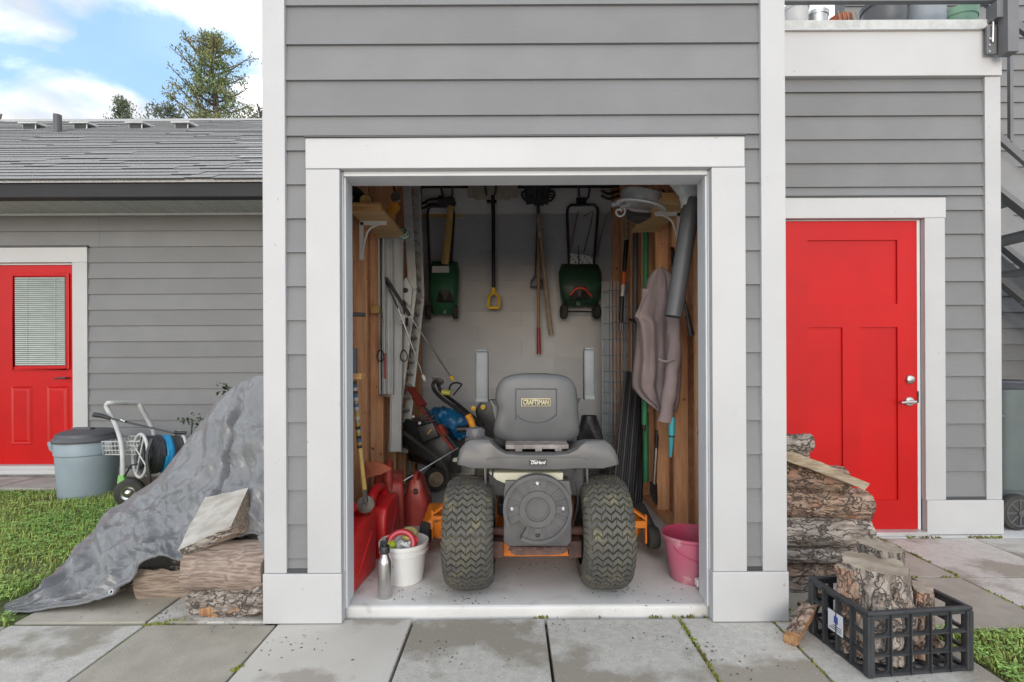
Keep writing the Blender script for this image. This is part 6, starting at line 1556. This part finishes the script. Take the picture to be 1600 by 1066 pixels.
MB().bar((tx-.11, ty-.02, hz+.09), (tx+.06, ty-.02, hz+.09), .06, .022).build('lid_handle', canlid, t, bevel=.008)
hc_ = thing('hose_cart', 'grey tube frame hose reel cart with wire basket by the house wall', 'hose cart', P(215, 780, 4.3))
Yc = 4.35
fr = smooth_path([P(192, 745, 4.2), P(192, 720, 4.2), P(189, 690, 4.22), P(180, 662, 4.26), P(168, 640, 4.3)], 4)+smooth_path([P(166, 635, 4.3), P(169, 630, 4.3), P(177, 629.5, 4.32), P(213, 630, 4.5), P(219, 633, 4.52)], 4)+smooth_path([P(223, 642, 4.55), P(232, 658, 4.58), P(240, 675, 4.6), P(241, 700, 4.6), P(241, 740, 4.6)], 4)
MB().tube(fr, .0185, 10).build('tube_frame', cartm, hc_, smooth=True)
MB().bar(P(186, 668, 4.27), P(236, 668, 4.58), .03, .012).build('cross_bar', cartm, hc_)
MB().tube([P(192, 728, 4.2), P(236, 735, 4.55)], .015, 8).build('cross_bar', cartm, hc_, smooth=True)
MB().tube([P(194, 745, 4.2), P(205, 727, 4.2), P(214, 725, 4.2)], .008, 6).build('brace', black, hc_)
# wire basket
bk_ = MB(); x0, x1, ya, yb_ = P(163, 0, 4.3).x, P(222, 0, 4.3).x, 4.25, 4.55; zt, zb = P(0, 691, 4.25).z, P(0, 712, 4.25).z
for z_, ins in ((zt, 0), ((zt*2+zb)/3, .006), ((zt+2*zb)/3, .012), (zb, .018)):
    bk_.tube([(x0+ins, ya+ins, z_), (x1-ins, ya+ins, z_), (x1-ins, yb_-ins, z_), (x0+ins, yb_-ins, z_)], .004, 5, closed=True)
for k in range(13):
    x = x0+(x1-x0)*k/12
    for y in (ya, yb_): bk_.tube([(x, y, zt), (x, y+(.018 if y == ya else -.018), zb)], .0032, 4)
    bk_.tube([(x, ya+.018, zb), (x, yb_-.018, zb)], .0032, 4)
for k in range(1, 6):
    y = ya+(yb_-ya)*k/6
    for x in (x0, x1): bk_.tube([(x, y, zt), (x, y, zb)], .0032, 4)
bk_.build('wire_basket', cartm, hc_)
# reel rings, drum, hose
ra = P(219, 712, 4.2); rb_ = P(279, 707, 4.42); axr = (rb_-ra).normalized(); u, v = frame(axr)
def ring(c, r, tr, mt, name, par, n=36): return MB().tube([c+(u*cos(a)+v*sin(a))*r for a in [2*pi*k/n for k in range(n)]], tr, 8, closed=True).build(name, mt, par, smooth=True)
ring(ra, .175, .012, cartm, 'reel_ring', hc_); ring(rb_, .175, .012, cartm, 'reel_ring', hc_)
for c in (ra, rb_):
    for k in range(4):
        a = k*pi/2+.4; MB().tube([c, c+(u*cos(a)+v*sin(a))*.17], .007, 6).build('reel_spoke', cartm, hc_)
MB().tube([ra, rb_], .09, 16).build('drum', black, hc_, smooth=True)
hs = thing('garden_hose', 'black garden hose with blue middle turns wound on the hose cart reel', 'hose', P(245, 740, 4.3))
def turns(name, t0, t1, n, r0, mt, seed):
    rr = random.Random(seed); pts = []
    for k in range(int(n*18)+1):
        a = 2*pi*k/18; t = t0+(t1-t0)*(k/(n*18)); pts.append(ra.lerp(rb_, t)+(u*cos(a)+v*sin(a))*(r0+.012*noise.noise((a*.3, seed, 0))))
    MB().tube(pts, .0135, 7).build(name, mt, hs, smooth=True)
turns('black_turns', .06, .50, 9, .125, hoseblk, 1); turns('black_turns', .10, .46, 7, .148, hoseblk, 2); turns('blue_turns', .50, .72, 5, .128, hoseblue, 3); turns('blue_turns', .53, .69, 4, .146, hoseblue, 4); turns('black_turns', .73, .95, 5, .138, hoseblk, 5)
MB().tube(smooth_path([P(238, 686, 4.12), P(230, 712, 4.08), P(233, 742, 4.08), P(237, 760, 4.12), P(250, 756, 4.2)], 6), .0135, 7).build('loose_end', hoseblk, hs, smooth=True)
p = P(203, 769, 4.18)
wl_ = MB().lathe([(.03, -.035), (.06, -.04), (.095, -.036), (.108, -.02), (.11, 0), (.108, .02), (.095, .036), (.06, .04), (.03, .035)], p, (.35, -1, 0), 30).build('wheel', blackrub, hc_, smooth=30)
MB().lathe([(.058, .03), (.056, .044), (.045, .038), (.03, .034), (.022, .05), (.012, .055), (0, .055)], p, (.35, -1, 0), 22).build('rim', steel, wl_, smooth=30)
p2 = p+Vector((.30, .42, 0)); MB().lathe([(.03, -.035), (.06, -.04), (.095, -.036), (.108, -.02), (.11, 0), (.108, .02), (.095, .036), (.06, .04), (.03, .035)], p2, (.35, -1, 0), 24).build('wheel', blackrub, hc_, smooth=30)
MB().tube([p, p2], .01, 6).build('axle', steel, hc_)
q = P(191, 748, 4.2); MB().hull([q+Vector(x) for x in ((-.03,-.02,-.04),(.035,-.02,-.03),(-.02,-.02,.03),(.02,-.02,.035),(-.03,.02,-.04),(.035,.02,-.03),(-.02,.02,.03),(.02,.02,.035))]).build('green_clip', greenpl, hc_, bevel=.004)
wd = thing('spray_wand', 'long black spray wand with pistol grip resting across the hose cart', 'spray wand', P(215, 665, 4.2))
MB().tube([P(147, 648, 4.18), P(160, 650, 4.18), P(172, 654, 4.18)], [.02, .018, .014], 10).build('grip', black, wd, smooth=True); MB().tube([P(170, 653, 4.18), P(186, 657, 4.18), P(273, 677, 4.25)], .0075, 8).build('rod', darkmetal, wd, smooth=True)
MB().tube([P(272, 676, 4.25), P(291, 677, 4.28)], .015, 8).build('nozzle', black, wd, smooth=True); MB().tube([P(189, 656, 4.17), P(196, 659, 4.17)], .011, 8).build('valve', steel, wd)

# ================================================================== LOGS BY THE RIGHT PILLAR
gr = 'logs stacked beside the right pillar'
def px_log(lab, yc, x1, r, Y, seed, sec='round', mats=(bark, cutwood, rawwood), flat=1, dy=0, amp=.13, tw=0):
    a = P(1180, yc, Y); b = P(x1-13, yc+dy, Y-.02); r *= .87; amp *= .5; Y += .012*(seed % 3)
    log('firewood_log', lab, a, b, r, sec, mats, seed, tw, flat, amp, group=gr)
px_log('lowest dark log end in the stack behind the right pillar', 948, 1272, .075, 2.62, 41, mats=(barkred, cutwood, rawwood), flat=.8)
px_log('short grey log second from the bottom of the right stack', 916, 1292, .07, 2.66, 42, flat=.82)
px_log('grey barked log third from the bottom of the right stack, above the crate corner', 891, 1318, .065, 2.70, 43, flat=.70, mats=(barkred, cutwood, rawwood))
px_log('thin pale log with a crack in the middle of the right stack', 866, 1345, .064, 2.70, 44, flat=.72)
px_log('thick grey barked log, longer of the two big ones in the right stack', 828, 1366, .098, 2.72, 45, flat=.92, amp=.11, dy=4)
px_log('big log with red torn bark below the slanting plank', 779, 1364, .098, 2.74, 46, mats=(barkred, cutwood, rawwood), flat=.92, dy=10, amp=.14)
px_log('mossy red brown log directly under the slanting plank', 738, 1330, .088, 2.72, 47, mats=(barkred, cutwood, rawwood), flat=.86, dy=12)
px_log('small rounded bark log on the very top of the right stack', 692, 1279, .052, 2.60, 48, flat=.95)
px_log('thin bark chip under the topmost log of the right stack', 710, 1274, .03, 2.64, 49)
pk_ = [P(1200, 690, 2.60), P(1232, 703, 2.58), P(1312, 735, 2.56), P(1358, 756, 2.56), P(1350, 765, 2.56), P(1314, 748, 2.56), P(1233, 721, 2.58), P(1200, 707, 2.60)]
MB().hull(pk_+[q+Vector((.0, .13, -.012)) for q in pk_], cuts=2, rough=.008, seed=2).build('split_plank', [plankw], label='rough pale split plank slanting down across the right log stack', cat='plank', smooth=25, group=None)
# bark piece leaning on the crate
log('bark_slab', 'red brown split bark slab leaning between the right pillar and the crate', P(1238, 1000, 2.10), P(1284, 925, 2.30), .05, 'half', (barkred, freshwood, freshwood), 51, twist=1.2, amp=.14, cat='bark slab')
# chips on the ground
rr = random.Random(21)
for k, (px, py) in enumerate(((1250, 968), (1262, 950), (1230, 972))):
    Y = 800*H/(py-560); c1 = P(px, py, Y); MB().hull([c1+Vector((rr.uniform(-.05, .05), rr.uniform(-.03, .03), rr.uniform(0, .02))) for _ in range(9)]).build('wood_chip', barkred, label=('loose wood chip nearest the leaning bark slab', 'loose wood chip behind the leaning bark slab', 'loose wood chip against the foot of the right pillar')[k], cat='wood chip', group='wood chips by the right pillar')

# ---------------------------------------------------------------- crate of split stumps
CC = Vector((1.505, 2.07, 0)); CA = R(6); CW, CD, CH = .405, .30, .245
cxf = Matrix.Translation(CC) @ Matrix.Rotation(CA, 4, 'Z')
ct = thing('milk_crate', 'black plastic lattice crate holding split stumps on the paving', 'crate', CC)
def wall(x0, y0, x1, y1, ncol, nrow, name):
    mb = MB(cxf); a, b = Vector((x0, y0, 0)), Vector((x1, y1, 0)); d = (b-a).normalized(); n_ = Vector((-d.y, d.x, 0))
    taper = .0
    for k in range(ncol+1):
        p = a.lerp(b, k/ncol); mb.bar(p+Vector((0, 0, .006)), p+Vector((0, 0, CH-.012)), .017 if 0 < k < ncol else .03, .010, up=n_)
        if 0 < k < ncol: mb.bar(p+n_*-.009+Vector((0, 0, .006)), p+n_*-.009+Vector((0, 0, CH-.012)), .004, .012, up=n_)
    for k in range(nrow+1):
        z_ = .010+(CH-.032)*k/nrow; mb.bar(a+Vector((0, 0, z_)), b+Vector((0, 0, z_)), .0115, .0135 if 0 < k else .018, up=n_)
        if k < nrow: mb.bar(a-n_*.008+Vector((0, 0, z_)), b-n_*.008+Vector((0, 0, z_)), .006, .004, up=n_)
    # rounded corners of the openings
    for k in range(ncol):
        for r_ in range(nrow):
            p0, p1 = a.lerp(b, k/ncol), a.lerp(b, (k+1)/ncol); z0, z1 = .010+(CH-.032)*r_/nrow, .010+(CH-.032)*(r_+1)/nrow
            for pp, sg in ((p0+d*.0085, 1), (p1-d*.0085, -1)):
                q = pp+Vector((0, 0, z0+.006)); t_ = .017
                mb.add([q-n_*.004, q+d*sg*t_-n_*.004, q+d*sg*t_*.3+Vector((0,0,t_*.3))-n_*.004, q+Vector((0,0,t_))-n_*.004, q+n_*.004, q+d*sg*t_+n_*.004, q+d*sg*t_*.3+Vector((0,0,t_*.3))+n_*.004, q+Vector((0,0,t_))+n_*.004], [(0,1,2,3),(7,6,5,4),(1,5,6,2),(2,6,7,3)])
    return mb.build(name, cratem, ct)
w2, d2 = CW/2, CD/2
wall(-w2, -d2, w2, -d2, 5, 3, 'side_wall'); wall(w2, d2, -w2, d2, 5, 3, 'side_wall'); lw = wall(-w2, d2, -w2, -d2, 4, 3, 'side_wall'); wall(w2, -d2, w2, d2, 4, 3, 'side_wall')
mb = MB(cxf)
for (ax0, ay0, ax1, ay1) in ((-w2-.012, -d2-.012, w2+.012, -d2+.006), (-w2-.012, d2-.006, w2+.012, d2+.012), (-w2-.012, -d2+.0061, -w2+.006, d2-.0061), (w2-.006, -d2+.0061, w2+.012, d2-.0061)): mb.box((ax0, ay0, CH-.014), (ax1, ay1, CH))
mb.build('rim', cratem, ct, bevel=.004)
mb = MB(cxf); 
for k in range(7): y = -d2+CD*k/6; mb.box((-w2, y-.006, .006), (w2, y+.006, .016))
for k in range(9): x = -w2+CW*k/8; mb.box((x-.005, -d2, .008), (x+.005, d2, .014))
mb.build('base_grid', cratem, ct)
for sx, sy in ((-1, -1), (1, -1), (-1, 1), (1, 1)):
    mb = MB(cxf); mb.box((sx*w2-.014, sy*d2-.014, .004), (sx*w2+.014, sy*d2+.014, CH-.0145)); mb.build('corner_post', cratem, ct, bevel=.005)
mb = MB(cxf).box((-w2-.0125, -.035, .085), (-w2-.0105, .045, .165)); sk = mb.build('sticker', cratelabel, ct)
mb = MB(cxf).box((-w2-.0133, -.01, .122), (-w2-.0126, .012, .150)); mb.build('sticker_print', stickblue, sk)
for k in range(3): MB(cxf).box((-w2-.0133, -.028, .094+k*.008), (-w2-.0126, .038-k*.01, .097+k*.008)).build('sticker_print', greypipe, sk)
gs = 'split stumps standing in the crate'
def stump(lab, x, y, r, h, sec, tw, seed, mats, lean=(0, 0), flat=1.0, amp=.09):
    a = cxf @ Vector((x, y, .018)); b = a+Vector((lean[0], lean[1], h)); log('stump', lab, a, b, r, sec, mats, seed, tw, flat, amp, 'stump', gs, nseg=44, nr=46, taper=.95)
stump('widest grey barked stump in the crate, cut flat on top', -.05, -.01, .125, .345, 'round', 0, 61, (bark_up, cutwood, rawwood), (-.005, .0), .9)
stump('orange torn split stump at the left side of the crate', -.152, -.02, .05, .33, 'half', R(60), 62, (barkred_up, cutwood, freshwood), (.0, .01), 1.2, .14)
stump('tall pale barked stump at the back of the crate', .05, .095, .095, .375, 'round', 0, 63, (bark_up, cutwood, rawwood), (.012, .0), .75)
stump('narrow reddish stump at the right front of the crate', .085, -.06, .06, .26, 'half', R(150), 64, (barkred_up, cutwood, rawwood), (.012, .0), 1.0, .12)
stump('low pale stump end just above the right crate rim', .13, -.02, .045, .25, 'round', 0, 65, (rawwood, cutwood, rawwood), (.01, .01), 1.0)
mb = MB(cxf); mb.hull([(.14, -.1, .02), (.19, -.06, .02), (.18, .06, .02), (.12, .03, .02), (.15, -.08, .10), (.18, .04, .09), (.13, -.02, .10)], cuts=2, rough=.02); mb.build('bark_piece', barkred, label='rough red bark piece lying low in the right end of the crate', cat='bark piece', smooth=30)

# ================================================================== WHEELIE BIN, POTS
wb_ = thing('wheelie_bin', 'grey wheeled bin cut by the right edge beyond the white corner trim', 'wheelie bin', (3.72, 3.78, -.003))
x0 = 3.345; zt = P(0, 615, 3.6).z; zb = P(0, 776, 3.5).z
def bin_fn(u, v):
    a = 2*pi*u; e = .32; c_, s_ = cos(a), sin(a); k = .84+.16*v
    return (3.345+.30+math.copysign(abs(c_)**e, c_)*.30*k, 3.82+math.copysign(abs(s_)**e, s_)*.33*k, zb+(zt-zb)*v)
mb = MB().grid(bin_fn, 40, 8, wrap=True); mb.f += [tuple(range(39, -1, -1))]; mb.m += [0]; mb.build('body', wheelie, wb_, smooth=35)
mb = MB().lathe([(.298, -.035), (.312, -.035), (.316, 0), (.306, .0)], (3.645, 3.82, zt-.01), (0, 0, 1), 44, sx=1.05, sy=1.12); mb.build('rim', wheelie, wb_, smooth=35)
mb = MB().lathe([(.34, -.01), (.345, .012), (.32, .03), (.24, .042), (.235, .052), (.12, .058), (0, .06)], (3.645, 3.82, zt), (0, 0, 1), 44, sx=1, sy=1.05); mb.build('lid', canlid, wb_, smooth=30)
MB().box((3.36, 3.53, zt-.19), (3.9, 3.56, zt-.175)).build('front_ridge', wheelie, wb_, bevel=.004)
p = P(1592, 808, 3.50); r = .122
wh = MB().lathe([(.03, -.03), (.09, -.03), (.115, -.025), (r, -.012), (r, .012), (.115, .025), (.09, .03), (.03, .03)], (p.x, 3.52, r-.003), (0, -1, 0), 34).build('wheel', blackrub, wb_, smooth=30)
mb = MB().lathe([(.092, .028), (.094, .033), (.086, .034), (.084, .028)], (p.x, 3.52, r-.003), (0, -1, 0), 34)
for k in range(8):
    a = 2*pi*k/8; d = Vector((cos(a), 0, sin(a))); c1 = Vector((p.x, 3.52-.031, r-.003)); mb.bar(c1+d*.02, c1+d*.086, .012, .006, up=(0, 1, 0))
mb.lathe([(.022, .02), (.022, .045), (0, .047)], (p.x, 3.52, r-.003), (0, -1, 0), 16); mb.build('spokes', greypipe, wh, smooth=30)
MB().box((3.40, 3.60, .03), (3.9, 4.0, zb+.01)).build('base', wheelie, wb_, bevel=.02)
DZ = zr(39.5)+.001
def pot(name, lab, px0, px1, mt, Y=D2+.28, h=.30, flare=.78, rim=.03, metal=False):
    a, b = P(px0, 38, Y), P(px1, 38, Y); cx_, r = (a.x+b.x)/2, (b.x-a.x)/2
    t = thing(name, lab, 'flower pot' if name != 'metal_bucket' else 'bucket', (cx_, Y, DZ))
    MB().lathe([(0, 0), (r*flare, 0), (r*.97, h-rim), (r*1.03, h-rim), (r*1.06, h), (r*.98, h), (r*.93, h-.02), (r*flare*.95, .02), (0, .02)], (cx_, Y, DZ), (0, 0, 1), 32).build('body', mt, t, smooth=30)
    return t, cx_, r
pot('flower_pot', 'pale translucent plastic pot at the left end of the deck edge', 1226, 1262, clearpot)
t, cx_, r = pot('metal_bucket', 'shiny metal bucket between the pale pot and the terracotta pot on the deck', 1258, 1292, steel, D2+.36)
MB().lathe([(r*.95, .10), (r*.97, .105), (r*.97, .115), (r*.95, .12), (r*.95, .10)], (cx_, D2+.36, DZ), (0, 0, 1), 28).build('bead', steel, t)
t, cx_, r = pot('flower_pot', 'terracotta pot with pale dangling strings on the deck edge', 1296, 1328, terracotta, D2+.26, h=.20, flare=.72, rim=.05)
for k in range(5):
    x = cx_-r*.8+k*r*.42; MB().tube(smooth_path([(x, D2+.26-r*1.02, DZ+.21), (x+.01, D2+.26-r*1.12, DZ+.12), (x-.005, D2+.26-r*1.08, DZ+.02)], 3), .004, 5).build('string', plankw, t)
pot('flower_pot', 'dark grey pot in the middle of the deck edge', 1350, 1412, greypot, flare=.86)
pot('flower_pot', 'grey blue pot between the dark grey and green pots', 1412, 1472, bluepot, h=.34, flare=.95)
pot('flower_pot', 'sage green pot nearest the stair end of the deck', 1468, 1520, grnpot, h=.24, flare=.80, rim=.05)
